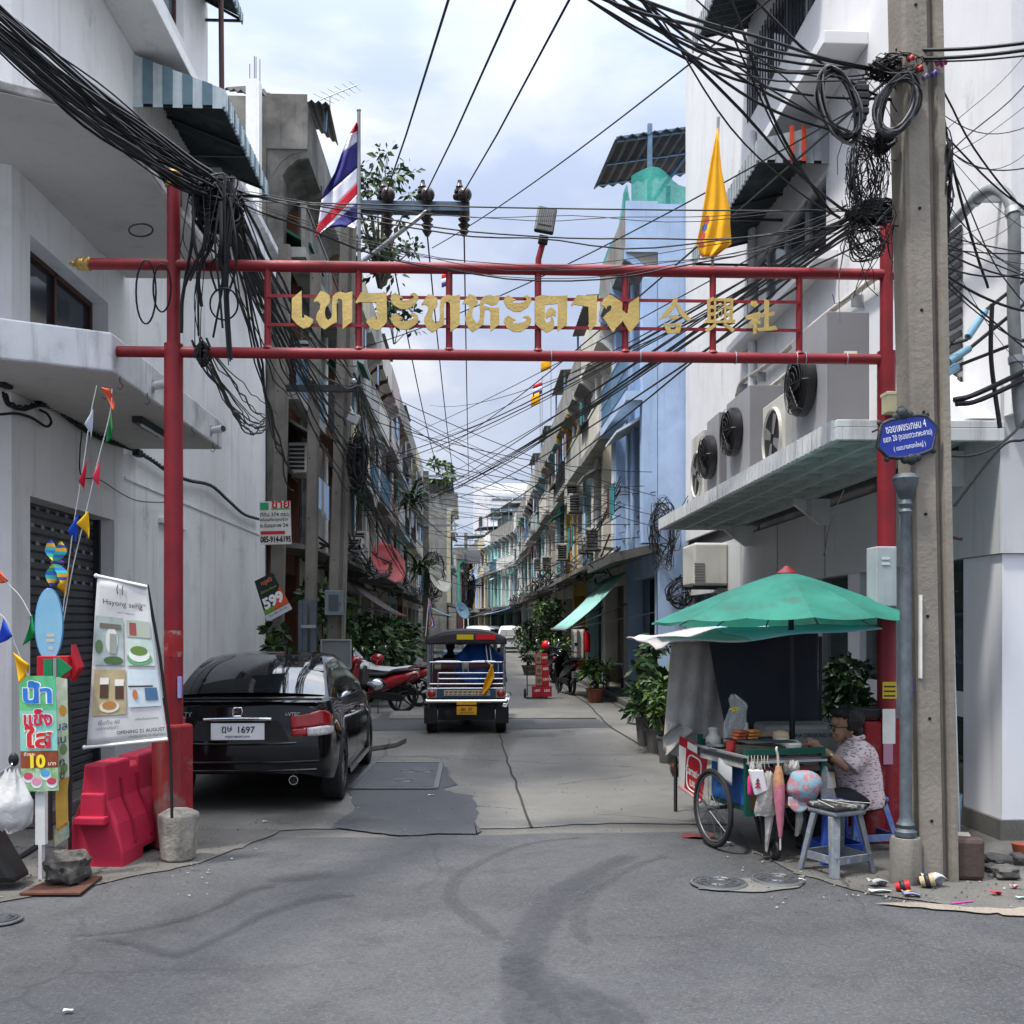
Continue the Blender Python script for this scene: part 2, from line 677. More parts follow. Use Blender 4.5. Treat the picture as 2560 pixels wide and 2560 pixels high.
def stain(name,path,wid,mat):
 pts=catmull([V((*p,0))for p in path],10)
 k=len(pts)
 _sz[0]+=0.0007
 vs,fs,cv=[],[],[]
 for i,p in enumerate(pts):
  t=(pts[min(i+1,k-1)]-pts[max(i-1,0)]).normalized()
  n=V((-t.y,t.x,0))
  f=i/(k-1)*(len(wid)-1)
  w=wid[int(f)]+(wid[min(int(f)+1,len(wid)-1)]-wid[int(f)])*(f-int(f))
  ef=min(1,i/4,(k-1-i)/4)
  for j in range(5):
   vs.append(p+n*w*(j/4-0.5)*1.3+V((0,0,_sz[0])))
   cv.append((0,0.85,1.0,0.85,0)[j]*ef)
 for i in range(k-1):
  for j in range(4):
   fs.append((i*5+j,i*5+j+1,i*5+j+6,i*5+j+5))
 me=bpy.data.meshes.new(name)
 me.from_pydata(vs,[],fs)
 at=me.attributes.new('cover','FLOAT','POINT')
 at.data.foreach_set('value',cv)
 me.materials.append(mat)
 o=bpy.data.objects.new(name,me)
 COL.objects.link(o)
 o['kind']='structure'
def gp(*l):
 return[PZ(x*1.325,y*1.325).xy for x,y in l]
stain('wet_track',gp((1035,1990),(1000,1900),(985,1820),(1010,1750),(1060,1690),(1130,1640),(1220,1600)),[0.4,0.34,0.28,0.3,0.38,0.28,0.16],ST)
stain('wet_track',gp((1250,1995),(1130,1910),(1030,1860),(985,1820),(970,1790)),[0.25,0.5,0.4,0.3,0.15],ST)
stain('tyre_mark',gp((985,1800),(890,1730),(850,1690),(880,1640),(1000,1590),(1150,1575)),[0.1,0.16,0.14,0.12,0.1,0.08],ST2)
stain('tyre_mark',gp((1120,1800),(1090,1740),(1110,1690),(1180,1640),(1290,1600)),[0.1,0.14,0.14,0.14,0.1],ST2)
stain('water_streak',gp((100,1765),(200,1760),(300,1745),(400,1715),(470,1680),(540,1668)),[0.05,0.08,0.1,0.08,0.16,0.1],ST)
stain('water_streak',gp((150,1765),(250,1780),(330,1800),(420,1765),(510,1720),(620,1690),(690,1692)),[0.05,0.1,0.12,0.08,0.12,0.2,0.06],ST)
stain('water_streak',gp((480,1665),(560,1655),(660,1645)),[0.12,0.3,0.14],ST)
stain('grease_stain',gp((480,1560),(600,1545),(700,1560)),[0.6,0.8,0.4],ST3)
stain('grease_stain',gp((900,1480),(930,1400),(960,1390),(1100,1385)),[0.6,0.9,0.8,0.3],ST3)
STEEL=pm('plate_steel','#4d4f52','#5f6163',rough=0.5,metal=0.6,bump=0.2,bscale=30,spots=0.5)
STEELF=pm('plate_frame','#77797b',rough=0.45,metal=0.7)
q=[PZ(873,1975),PZ(935,1910),PZ(1104,1910),PZ(1090,1975)]
t=thing('trench_cover','large grey steel plate cover set in the lane beside the black car','manhole cover',PZ(990,1940))
mb=MB()
mb.prism([(p.x,p.y)for p in(q[0],q[3],q[2],q[1])],(0,0,0.006),X_,Y_,0.012)
mb.build('plate',STEEL,t,bevel=0.003)
for a,b in((q[0],q[1]),(q[1],q[2]),(q[2],q[3])):
 mb=MB()
 mb.bar(a+Z_*0.014,b+Z_*0.014,0.05,0.024)
 mb.build('frame',STEELF,t)
for(px,py)in((1020,1932),(1010,1955),(1062,1932)):
 mb=MB()
 c=PZ(px,py)
 mb.tube([c+V((0.1*math.cos(k/8*math.tau),0.1*math.sin(k/8*math.tau),0.019))for k in range(8)],0.006,5,closed=True)
 mb.build('lifting_ring',STEELF,t)
def manhole(px,py,r,label):
 c=PZ(px,py)
 t=thing('manhole_cover',label,'manhole cover',c,'round manhole covers by the food cart')
 mb=MB()
 mb.lathe([(r*1.18,0.004),(r*1.16,0.012),(r*1.05,0.014),(r*1.04,0.006)],c,28,cap=False)
 mb.build('ring',STEELF,t,smooth=30)
 mb=MB()
 mb.lathe([(0.001,0.012),(r*0.35,0.012),(r*0.38,0.018),(r*0.5,0.018),(r*0.53,0.012),(r*0.72,0.012),(r*0.75,0.018),(r*0.88,0.018),(r*0.9,0.01),(r*1.02,0.01)],c,28,cap=False)
 for k in range(10):
  a=k/10*math.tau
  mb.box(c+V((r*0.62*math.cos(a),r*0.62*math.sin(a),0.014)),(r*0.16,0.012,0.008),a)
 mb.build('cover',STEEL,t,smooth=30)
manhole(1797,2209,0.16,'round iron manhole cover nearest the bicycle wheel of the food cart')
manhole(1945,2200,0.15,'round iron manhole cover in front of the grey plastic stool')
flat('manhole_surround',[PZ(1760,2190).xy,PZ(1880,2196).xy,PZ(2010,2188).xy,PZ(2000,2218).xy,PZ(1900,2230).xy,PZ(1745,2222).xy],0.0025,G_CONC,rag=0.03)
manhole(2,2302,0.1,'small round iron cover at the left edge of the road')
# ======== left corner building
WHITE=pm('wall_white',(0.78,0.785,0.78),(0.70,0.705,0.71),scale=0.9,rough=0.85,bump=0.08,bscale=25,streak=0.4,dirt=(0.38,0.37,0.35),spots=0.22,spotscale=1.5)
CREAM=pm('wall_cream',(0.66,0.65,0.61),(0.56,0.55,0.52),scale=0.7,rough=0.85,bump=0.08,bscale=25,streak=0.4,dirt=(0.3,0.29,0.27))
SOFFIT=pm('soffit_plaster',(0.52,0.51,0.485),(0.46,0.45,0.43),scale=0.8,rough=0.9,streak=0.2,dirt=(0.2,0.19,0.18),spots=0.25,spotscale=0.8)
SLABW=pm('slab_edge_white',(0.66,0.67,0.69),(0.55,0.56,0.58),scale=3,rough=0.85,streak=0.7,dirt=(0.2,0.2,0.19),spots=0.3)
MOULD=pm('mouldy_edge',(0.42,0.41,0.39),(0.14,0.135,0.125),scale=4,rough=0.9,spots=0.7,spotscale=6)
GLASS=pm('dark_glass',(0.035,0.045,0.055),rough=0.08,spec=0.6)
GLASSB=pm('blue_glass',(0.10,0.15,0.18),rough=0.07,spec=0.7)
BROWN=pm('brown_frame','#3d2722','#4a302a',rough=0.5)
SHUT=pm('shutter_grey',(0.085,0.088,0.095),(0.12,0.122,0.13),scale=3,rough=0.45,metal=0.3,streak=0.4)
DARKM=pm('dark_metal',(0.04,0.042,0.045),rough=0.5,metal=0.5)
RUBBER=pm('black_rubber',(0.014,0.014,0.015),rough=0.6)
STRA=pm('awning_white','#c9d3d6','#b8c3c7',rough=0.5,streak=0.4,dirt='#6a7073')
STRB=pm('awning_blue','#6f8791','#627b86',rough=0.5,streak=0.3)
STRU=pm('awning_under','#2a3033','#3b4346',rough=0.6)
GALV=pm('galvanised','#8d9194','#a2a6a8',rough=0.45,metal=0.6)
def wall_x(mb,X,sgn,y0,y1,z0,z1,holes,t=0.18):
 """wall in the plane x = X (solid towards sgn), with rectangular holes (y0,y1,z0,z1)"""
 ys=sorted({y0,y1,*[h[0]for h in holes],*[h[1]for h in holes]})
 zs=sorted({z0,z1,*[h[2]for h in holes],*[h[3]for h in holes]})
 ys=[y for y in ys if y0<=y<=y1]
 zs=[z for z in zs if z0<=z<=z1]
 for a,b in zip(ys[:-1],ys[1:]):
  run=None
  for c,d in zip(zs[:-1],zs[1:]):
   m=((a+b)/2,(c+d)/2)
   hole=any(h[0]<m[0]<h[1]and h[2]<m[1]<h[3]for h in holes)
   if not hole:
    run=(run[0],d)if run else(c,d)
   if(hole or d==zs[-1])and run:
    mb.bx(X,X+sgn*t,a,b,run[0],run[1])
    run=None
def wall_y(mb,Yp,sgn,x0,x1,z0,z1,holes,t=0.18):
 xs=sorted({x0,x1,*[h[0]for h in holes],*[h[1]for h in holes]})
 zs=sorted({z0,z1,*[h[2]for h in holes],*[h[3]for h in holes]})
 for a,b in zip(xs[:-1],xs[1:]):
  run=None
  for c,d in zip(zs[:-1],zs[1:]):
   m=((a+b)/2,(c+d)/2)
   hole=any(h[0]<m[0]<h[1]and h[2]<m[1]<h[3]for h in holes)
   if not hole:
    run=(run[0],d)if run else(c,d)
   if(hole or d==zs[-1])and run:
    mb.bx(a,b,Yp,Yp+sgn*t,run[0],run[1])
    run=None
LB=thing('corner_building','white rendered corner building on the left with a roller shutter and jutting slabs','building',(-5,12,0))
XW=-3.75
mb=MB()
wall_x(mb,XW,-1,8.5,14.7,0,14.5,[(8.85,10.9,-1,2.8),(8.85,10.72,4.0,5.02),(11.7,13.75,6.35,7.45),(12.2,13.5,9.3,11.2)],0.32)
mb.build('side_wall',WHITE,LB)
mb=MB()
wall_x(mb,XW+0.002,-1,14.7,18.75,0,8.3,[],0.3)
mb.bx(XW-6,XW-0.3,18.6,18.75,0,8.3)
mb.bx(XW-6,XW-0.3,14.5,14.7,8.3,14.5)
mb.build('rear_wall',WHITE,LB)
fd=V((-0.89,-0.456,0))
c0=V((XW,8.5,0))
mb=MB()
nf=V((fd.y,-fd.x,0))*-1
mb.prism([(0,0),(7,0),(7,3.6),(0,3.6)],c0,fd,Z_,0.3)
mb.build('lower_front_wall',WHITE,LB)
mb=MB()
mb.prism([(0,3.88),(7,3.88),(7,14.5),(0,14.5)],c0,fd,Z_,0.3)
mb.build('front_wall',WHITE,LB)
def front_slab(z0,z1,xo,y0,yend,name,mat):
 mb=MB()
 p0=V((xo,y0,0))
 p1=p0+fd*6
 c1=c0+fd*6.4
 mb.prism([(xo,y0),(xo,yend),(XW+0.02,yend),(XW+0.02,8.49),(c1.x,c1.y+0.02),(p1.x,p1.y)],(0,0,z0),X_,Y_,z1-z0)
 return mb.build(name,mat,LB,bevel=0.015)
front_slab(3.605,3.9,-2.7,7.8,11.2,'canopy_slab',[SLABW])
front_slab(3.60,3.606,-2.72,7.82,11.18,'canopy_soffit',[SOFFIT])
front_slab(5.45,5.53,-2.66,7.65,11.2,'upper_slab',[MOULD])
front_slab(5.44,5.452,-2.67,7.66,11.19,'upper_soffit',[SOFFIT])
mb=MB()
mb.bx(XW,-3.25,6,12.3,8.06,8.2)
mb.build('sun_ledge',WHITE,LB,bevel=0.01)
mb=MB()
mb.bx(XW,-3.3,13.6,17.4,7.55,7.72)
mb.bx(XW,-3.45,14.5,18.7,8.3,8.42)
mb.build('rear_ledge',SLABW,LB,bevel=0.01)
mb=MB()
mb.bx(XW,XW+0.015,11.2,18.7,3.28,3.31)
mb.bx(XW,XW+0.05,12.4,13.5,2.93,2.99)
mb.build('wall_moulding',WHITE,LB)
sh=MB()
n=34
for k in range(n):
 z=0.14+k*(2.7/n)
 sh.prism([(0,0),(0.018,0.2*2.7/n),(0.018,0.8*2.7/n),(0,0.93*2.7/n)],(XW-0.22,10.9,z),X_,Z_,2.05)
sh.bx(XW-0.3,XW-0.222,8.85,10.9,0.1,2.82)
shu=sh.build('roller_shutter',SHUT,LB)
mb=MB()
for r_ in range(5):
 for k in range(9):
  y=9.0+k*0.22+(r_%2)*0.11
  z=2.72-r_*0.1585+0.04
  mb.bx(XW-0.2,XW-0.198,y,y+0.075,z-0.016,z+0.016)
mb.build('vent_slots',pm('slot_light','#8e9398',rough=0.5),shu)
mb=MB()
mb.bx(XW-0.22,XW-0.14,8.85,8.9,0.12,2.8)
mb.bx(XW-0.22,XW-0.14,10.85,10.9,0.12,2.8)
mb.build('guide_rail',DARKM,shu)
mb=MB()
mb.bx(XW-0.33,XW-0.02,8.75,10.95,-0.05,0.14)
mb.build('door_step',G_DIRT,LB)
def window_x(parent,X,sgn,y0,y1,z0,z1,nb,fmat,gmat,d=0.1,fw=0.05,name='window',rail=None,sill=None):
 """window set back d into the wall plane x=X; nb panes side by side"""
 mb=MB()
 a,b=X+sgn*d,X+sgn*(d+0.05)
 for k in range(nb+1):
  y=y0+(y1-y0-fw)*k/nb
  mb.bx(a,b,y,y+fw,z0,z1)
 mb.bx(a,b,y0+fw,y1-fw,z0,z0+fw)
 mb.bx(a,b,y0+fw,y1-fw,z1-fw,z1)
 if rail:
  mb.bx(a+sgn*0.004,b,y0+fw,y1-fw,rail-fw/2,rail+fw/2)
 w=mb.build(name,fmat,parent)
 g=MB()
 g.bx(b-sgn*0.012,b-sgn*0.004,y0,y1,z0,z1)
 g.build('pane',gmat,w)
 if sill:
  s2=MB()
  s2.bx(X-sgn*0.06,X+sgn*d,y0-0.05,y1+0.05,z0-0.06,z0)
  s2.build('sill',sill,w)
 return w
window_x(LB,XW,-1,8.85,10.72,4.0,5.02,2,BROWN,GLASS,0.16,0.05)
window_x(LB,XW,-1,11.7,13.75,6.35,7.45,3,BROWN,GLASSB,0.1,0.06)
window_x(LB,XW,-1,12.2,13.5,9.3,11.2,2,BROWN,GLASSB,0.1,0.06)
t=MB()
for(a,b)in(((XW+0.02,11.0,11.3),(XW+0.02,12.1,11.3)),((XW+0.45,11.0,9.95),(XW+0.45,12.1,9.95)),((XW+0.02,11.0,11.3),(XW+0.45,11.0,9.95)),((XW+0.02,12.1,11.3),(XW+0.45,12.1,9.95))):
 t.bar(a,b,0.07,0.05)
w=t.build('open_window',BROWN,LB)
g=MB()
g.poly([(XW+0.03,11.03,11.27),(XW+0.03,12.07,11.27),(XW+0.44,12.07,9.98),(XW+0.44,11.03,9.98)])
g.build('pane',pm('sash_glass','#b9c4c6',rough=0.2),w)
for(dy,dz)in((0,0),):
 pass
def stripe_awning(parent,y0,y1,xw,xo,z_wall,z_out,drop,colsA,colsB,near_at_y0=True,name='awning',stripes=9,under=STRU):
 """sheet metal awning: sloped ribbed top, striped cheek facing the road, ribbed valance"""
 top=MB()
 n=44
 sg=1 if xo>xw else-1
 def fy(u):
  return y0+(y1-y0)*u
 def fn(u,v):
  z=z_wall+(z_out-z_wall)*v+0.018*(1 if int(u*n)%2 else-1)
  return(xw+(xo-xw)*v,fy(u),z)
 top.sheet(fn,n,1)
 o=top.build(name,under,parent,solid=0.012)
 ch=MB()
 k=stripes
 for i in range(k):
  a,b=i/k,(i+1)/k
  xa,xb=xw+(xo-xw)*a,xw+(xo-xw)*b
  za,zb=z_wall+(z_out-z_wall)*a,z_wall+(z_out-z_wall)*b
  zl=z_out-drop
  off=0.012 if i%2 else 0.0
  ch.mi(i%2).prism([(xa,zl-(0.03 if not i%2 else 0.0)),(xb,zl-(0.03 if not i%2 else 0)),(xb,zb+0.02),(xa,za+0.02)],(0,y0-0.012-off,0),X_,Z_,-0.01)
 ch.build('cheek',[colsA,colsB],o)
 va=MB()
 m=54
 for i in range(m):
  a,b=y0+(y1-y0)*i/m,y0+(y1-y0)*(i+0.8)/m
  va.mi(i//3%2).bx(xo,xo+sg*(0.02 if i%2 else 0.028),a,b,z_out-drop-(0.02 if i%2 else 0),z_out+0.02)
 va.build('valance',[colsA,colsB],o)
 for q in(0.02,0.5,0.98):
  fr=MB()
  y=fy(q)
  fr.bar((xw,y,z_out-drop+0.02),(xo,y,z_out-drop+0.02),0.03)
  fr.bar((xw,y,z_wall-0.05),(xo-sg*0.03,y,z_out-0.05),0.03)
  fr.build('bracket',DARKM,o)
 return o
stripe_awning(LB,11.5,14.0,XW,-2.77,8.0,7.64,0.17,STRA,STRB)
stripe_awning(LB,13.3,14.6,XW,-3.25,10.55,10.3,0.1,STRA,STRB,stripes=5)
mb=MB()
mb.tube([(-3.28,13.6,7.9),(-3.3,13.6,10.25)],0.035)
mb.build('drain_pipe',BROWN,LB)
mb=MB()
for(px,py)in((262,985),(300,960),(368,1000),(480,1085),(532,1125)):
 p=PZ(px,py-18,3.6)
 mb.tube([p,p-Z_*0.04,p+V((0.025,0,-0.07)),p+V((0,0,-0.1)),p+V((-0.02,0,-0.08))],0.004,5)
mb.build('ceiling_hooks',DARKM,LB)
t=thing('tube_light','dark tube light fitting screwed under the left concrete slab','lamp',PZ(375,1072,3.57))
p=PZ(375,1068,3.57)
mb=MB()
mb.box(p,(0.09,0.75,0.06))
mb.build('fitting',DARKM,t)
mb=MB()
mb.tube([p+V((0.03,-0.33,-0.045)),p+V((0.03,0.33,-0.045))],0.014)
mb.build('tube',pm('tube_off','#b9babb',rough=0.3),t)
for i,(px,py,lab)in enumerate(((388,965,'white security camera on the slab edge nearer the road'),(532,1076,'white security camera at the far end of the slab edge'))):
 p=PX(px,py,-2.68)
 t=thing('security_camera',lab,'camera',p)
 mb=MB()
 mb.tube([p,p+V((0.13,-0.1,0.0))],[0.035,0.04],12)
 mb.build('housing',pm('cam_white','#d5d7d8',rough=0.4),t,smooth=40)
 mb=MB()
 mb.tube([p+V((0.13,-0.1,0.0)),p+V((0.135,-0.104,0))],[0.032,0.03],12)
 mb.build('lens',GLASS,t)
 mb=MB()
 mb.bx(p.x-0.05,p.x-0.012,p.y-0.03,p.y+0.03,p.z-0.05,p.z+0.05)
 mb.build('mount',pm('cam_mount','#9a9c9e',rough=0.5),t)
CAB=pm('cable_black',(0.012,0.012,0.014),rough=0.55)
def cable(name,pts,r,label,group,cat='cable',n=6,mat=None,sm=6):
 mb=MB()
 mb.tube(catmull(pts,sm),r,n)
 o=mb.build(name,mat or CAB,smooth=60)
 return tag(o,label,cat,group)
def twist(name,pts,r,label,group,turns=3.0):
 c=catmull(pts,16)
 mb=MB()
 for ph in(0,2.1,4.2):
  q=[]
  L=0
  for i,p in enumerate(c):
   if i:
    L+=(p-c[i-1]).length
   a=L*turns*6.28+ph
   q.append(p+V((math.cos(a)*r,0,math.sin(a)*r)))
  mb.tube(q,r*0.75,5)
 o=mb.build(name,CAB,smooth=60)
 return tag(o,label,'cable',group)
xw=XW+0.06
twist('service_cable',[PX(x,y,xw)for x,y in((10,985),(25,1010),(60,1020),(100,1010),(140,1022),(200,1065),(260,1098),(330,1122),(380,1150),(420,1178),(470,1200),(528,1214),(570,1250),(610,1285),(648,1298))],0.016,'thick twisted black service cable clipped along the left white wall',None)
cable('slack_cable',[PX(x,y,xw)for x,y in((0,1036),(40,1034),(80,1045),(115,1066),(128,1055),(118,1035),(100,1025))],0.012,'short slack black cable looping at the left edge above the shutter',None)
cable('wall_cable',[PX(x,y,xw)for x,y in((205,1080),(200,1130),(204,1190),(250,1200),(300,1232),(345,1252),(400,1256),(412,1255))],0.006,'thin grey cable running down and along the wall above the shutter',None)
for i,(px,py,lab)in enumerate(((95,990,'black cable bracket under the slab nearer the shutter'),(340,1128,'black cable bracket under the slab beside the red post'),(5,950,'black cable bracket at the left edge of the photo'))):
 p=PX(px,py,XW+0.05)
 t=thing('cable_bracket',lab,'bracket',p,'black cable brackets on the left wall')
 mb=MB()
 for s in(-0.08,0.08):
  mb.bar(p+V((0,s,0.12)),p+V((0,s,-0.02)),0.015)
 mb.bar(p+V((0,-0.09,0.12)),p+V((0,0.09,0.12)),0.02)
 mb.build('hanger',DARKM,t)
 mb=MB()
 mb.box(p+V((0.02,0,-0.02)),(0.08,0.16,0.08))
 mb.build('clamp',RUBBER,t,bevel=0.015)
# ======== right corner building with shop
RB=thing('shop_building','white multi storey building on the right with a shop under a ribbed canopy','building',(6,12,0))
XR=4.2
WHITER=pm('wall_white_right',(0.64,0.635,0.64),(0.56,0.56,0.575),scale=0.8,rough=0.85,bump=0.1,bscale=12,streak=0.4,dirt=(0.42,0.40,0.37),spots=0.15,spotscale=1.2)
PANEL=pm('panel_grey',(0.50,0.51,0.52),(0.44,0.45,0.46),scale=1.0,rough=0.4,streak=0.35,dirt=(0.28,0.27,0.26),spec=0.5)
PANELW=pm('panel_white',(0.66,0.67,0.70),(0.6,0.61,0.64),scale=1.0,rough=0.4,streak=0.3,dirt=(0.4,0.39,0.38))
CANW=pm('canopy_white',(0.62,0.64,0.65),(0.5,0.51,0.52),scale=3,rough=0.55,streak=0.8,dirt=(0.2,0.2,0.19))
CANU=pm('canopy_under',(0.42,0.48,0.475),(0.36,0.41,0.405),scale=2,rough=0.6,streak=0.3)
ALU=pm('aluminium',(0.5,0.51,0.52),rough=0.4,metal=0.7)
PVC=pm('pvc_white','#d9dbdb','#c6c8c8',rough=0.5)
mb=MB()
wall_x(mb,XR,1,8.0,20.0,3.35,15,[(12.0,15.5,6.1,7.1),(12.0,15.5,9.35,10.35)],0.3)
mb.build('side_wall',WHITER,RB)
mb=MB()
mb.bx(XR,12,8.0-0.18,8.0,3.35,15)
mb.build('front_wall',WHITER,RB)
mb=MB()
mb.bx(XR+0.3,12,19.9,20.0,0,15)
mb.build('back_wall',WHITER,RB)
mb=MB()
mb.bx(XR-0.01,XR+0.18,8.62,20.0,2.27,3.08)
mb.build('fascia_panel',PANEL,RB)
for yy in(10.1,12.0,13.9,15.8,17.8):
 mb=MB()
 mb.bx(XR-0.014,XR-0.0105,yy,yy+0.012,2.28,3.07)
 mb.build('panel_joint',DARKM,RB)
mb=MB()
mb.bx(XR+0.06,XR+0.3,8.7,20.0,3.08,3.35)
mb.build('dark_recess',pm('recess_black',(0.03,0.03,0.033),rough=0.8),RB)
mb=MB()
mb.bx(XR-0.03,12,7.93,8.62,2.27,3.6)
mb.build('column_panel',PANEL,RB)
mb=MB()
mb.bx(XR,12,7.96,8.6,0.16,2.265)
mb.build('corner_column',PANELW,RB)
mb=MB()
mb.bx(XR-0.035,12,7.92,8.6,0,0.16)
mb.build('plinth',G_DIRT,RB)
for(a,b)in((10.05,10.15),(11.0,11.35),(12.4,12.5),(14.2,14.6),(17.2,17.5),(19.6,20.0)):
 mb=MB()
 mb.bx(XR+0.02,XR+0.2,a,b,0.02,2.27)
 mb.build('shop_post',PANELW,RB)
mb=MB()
mb.bx(XR+0.09,XR+0.1,8.6,20.0,0.12,2.27)
SHOPG=pm('shop_glass',(0.05,0.075,0.08),rough=0.03,spec=0.6,trans=0.0,alpha=0.45)
mb.build('shop_window',SHOPG,RB)
mb=MB()
mb.bx(XR+0.075,XR+0.082,8.65,11.0,0.9,1.12)
band=mb.build('window_sticker_band',pm('sticker_white','#c3c8c8',rough=0.5),RB)
for(yy,tx,cc)in((9.0,'7','#c22a26'),(9.25,'E','#b3202a'),(10.55,'E','#b3202a')):
 mb=MB()
 mb.text(tx,(XR+0.072,yy,1.0),-Y_,Z_,h=0.13,bold=0.04)
 mb.build('lettering',pm('lett_'+cc,cc,rough=0.5),band)
mb=MB()
mb.bx(XR+2.0,XR+2.1,8.2,20,0,3.3)
mb.bx(XR+0.3,XR+2.1,8.7,8.8,0,3.3)
mb.bx(XR+0.2,XR+2.1,8.6,20,2.9,3.0)
mb.build('interior_wall',pm('interior',(0.25,0.31,0.33),rough=0.7),RB)
mb=MB()
rnd=random.Random(3)
for sh_ in range(4):
 z=0.3+sh_*0.5
 mb.mi(0).bx(XR+0.9,XR+1.3,8.9,13.5,z,z+0.03)
 y=8.95
 while y<13.3:
  w=rnd.uniform(0.08,0.25)
  mb.mi(rnd.randint(1,4)).bx(XR+0.95,XR+1.2,y,y+w,z+0.03,z+rnd.uniform(0.15,0.4))
  y+=w+0.02
mb.build('stocked_shelf',[PANELW,pm('good_red','#8c3230'),pm('good_blue','#35506e'),pm('good_cream','#b9b09a'),pm('good_green','#44604a')],RB)
mb=MB()
mb.bx(2.85,4.19,7.9,15.5,3.25,3.31)
mb.bx(2.85,2.9,7.9,15.5,3.15,3.25)
mb.bx(2.9,4.19,7.9,7.95,3.15,3.25)
mb.bx(2.9,4.19,15.45,15.5,3.15,3.25)
can=mb.build('canopy',CANW,RB,bevel=0.006)
mb=MB()
for k in range(62):
 y=7.97+k*0.1215
 mb.bx(2.832,2.85,y,y+0.085,3.155,3.315)
mb.build('ribbed_edge',CANW,can)
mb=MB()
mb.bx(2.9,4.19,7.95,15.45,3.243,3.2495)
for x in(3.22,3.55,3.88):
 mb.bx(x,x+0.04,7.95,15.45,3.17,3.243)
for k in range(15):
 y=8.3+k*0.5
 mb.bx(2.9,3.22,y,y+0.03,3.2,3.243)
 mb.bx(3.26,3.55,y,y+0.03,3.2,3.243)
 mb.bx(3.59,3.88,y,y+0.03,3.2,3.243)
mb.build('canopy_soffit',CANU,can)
for y in(8.6,11.9,15.2):
 mb=MB()
 mb.prism([(0,0),(0,-0.3),(-0.12,-0.3),(-0.42,-0.07),(-0.42,0)],(4.19,y,3.18),X_,Z_,0.07)
 mb.build('canopy_bracket',CANW,can)
for(z0,z1)in((6.1,7.1),(9.35,10.35)):
 w=window_x(RB,XR,1,12.0,15.5,z0,z1,4,ALU,GLASS,0.05,0.06)
 mb=MB()
 if z0>9:
  for k in range(26):
   y=12.05+k*0.135
   mb.bx(XR-0.02,XR-0.005,y,y+0.014,z0,z1)
  mb.build('grille',DARKM,w)
GREYA=pm('awning_grey','#9aa0a3','#868c90',rough=0.5,streak=0.5,dirt='#5a5e60')
ORNG=pm('awning_orange','#c4452c','#b03c28',rough=0.5)
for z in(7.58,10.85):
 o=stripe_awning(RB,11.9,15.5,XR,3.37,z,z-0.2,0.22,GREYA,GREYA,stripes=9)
 mb=MB()
 for x in(3.72,3.86):
  mb.bx(x,x+0.05,11.9-0.05,11.9-0.04,z-0.44,z-0.03)
 mb.build('orange_stripe',ORNG,o)
mb=MB()
mb.bx(3.72,XR,10.7,13.0,7.86,8.0)
mb.bx(3.95,XR,11.6,15.8,5.9,6.02)
mb.build('ledge',WHITER,RB,bevel=0.01)
mb=MB()
mb.prism([(8.0,3.35),(8.85,3.35),(9.6,4.2),(9.4,4.35)],(XR-0.25,0,0),Y_,Z_,0.25)
mb.build('sloping_flank',PANELW,RB)
mb=MB()
mb.tube([(XR-0.06,15.0,3.5),(XR-0.06,15.0,6.4),(XR-0.06,15.0,9)],0.06)
mb.build('downpipe',PVC,RB,smooth=40)
mb=MB()
for k in range(16):
 mb.bar((XR-0.02,8.6,3.6+k*0.1),(XR-0.02,9.3,3.6+k*0.1),0.02,0.05)
mb.build('louvre',DARKM,RB)
WST=stain_mat('wall_run',(0.17,0.16,0.145),0.9)
WST2=stain_mat('plaster_patch',(0.60,0.60,0.60),0.9)
def wall_run(X,sg,y,z,w,l,mat=None):
 rs=random.Random(int(y*97+z*31))
 vs,fs,cv=[],[],[]
 n=14
 for i in range(n+1):
  f=i/n
  ww=w*(1-0.55*f)*(1+0.25*noise.noise(V((y,f*4,z))))
  for j in range(5):
   vs.append((X+sg*(0.004+0.0006*(rs.random())),y+(j/4-0.5)*ww+0.05*noise.noise(V((z,f*3,y))),z-l*f))
   cv.append((0,0.7,0.85,0.7,0)[j]*(1-f)**0.6*min(1,0.4+f*6))
 for i in range(n):
  for j in range(4):
   fs.append((i*5+j,i*5+j+1,i*5+j+6,i*5+j+5))
 me=bpy.data.meshes.new('wall_stain')
 me.from_pydata(vs,[],fs)
 me.attributes.new('cover','FLOAT','POINT').data.foreach_set('value',cv)
 me.materials.append(mat or WST)
 o=bpy.data.objects.new('wall_stain',me)
 COL.objects.link(o)
 o.parent=RB if X>0 else LB
 o.location=-ORG[o.parent.name]
for(y,z,w,l)in((9.2,6.6,0.5,1.0),(11.9,3.2,0.7,1.6),(12.9,3.25,0.4,1.2),(14.3,3.27,0.8,2.0),(15.6,3.27,0.5,1.4),(16.8,3.25,0.9,2.2),(17.9,3.27,0.5,1.2),(13.1,7.3,0.6,1.2),(15.5,7.5,0.6,1.6),(16.9,7.5,0.7,1.5),(11.3,2.4,0.5,1.6),(10.2,7.9,0.7,1.2),(9.1,8.0,0.5,1.6),(12.4,5.4,0.6,1.2)):
 wall_run(XW,1,y,z,w,l)
for(y,z,w,l)in((9.3,7.5,0.5,1.8),(10.1,8.8,0.6,2.0),(11.3,6.0,0.5,1.6),(12.6,5.85,0.5,1.2),(14.0,5.85,0.6,1.4),(15.4,5.9,0.5,1.6),(16.4,9.4,0.5,2.4),(17.6,8.4,0.7,2.6),(18.8,7.0,0.5,2.0),(17.0,6.2,0.4,1.8),(9.7,5.6,0.5,0.9),(8.5,6.4,0.4,1.6)):
 wall_run(XR,-1,y,z,w,l)
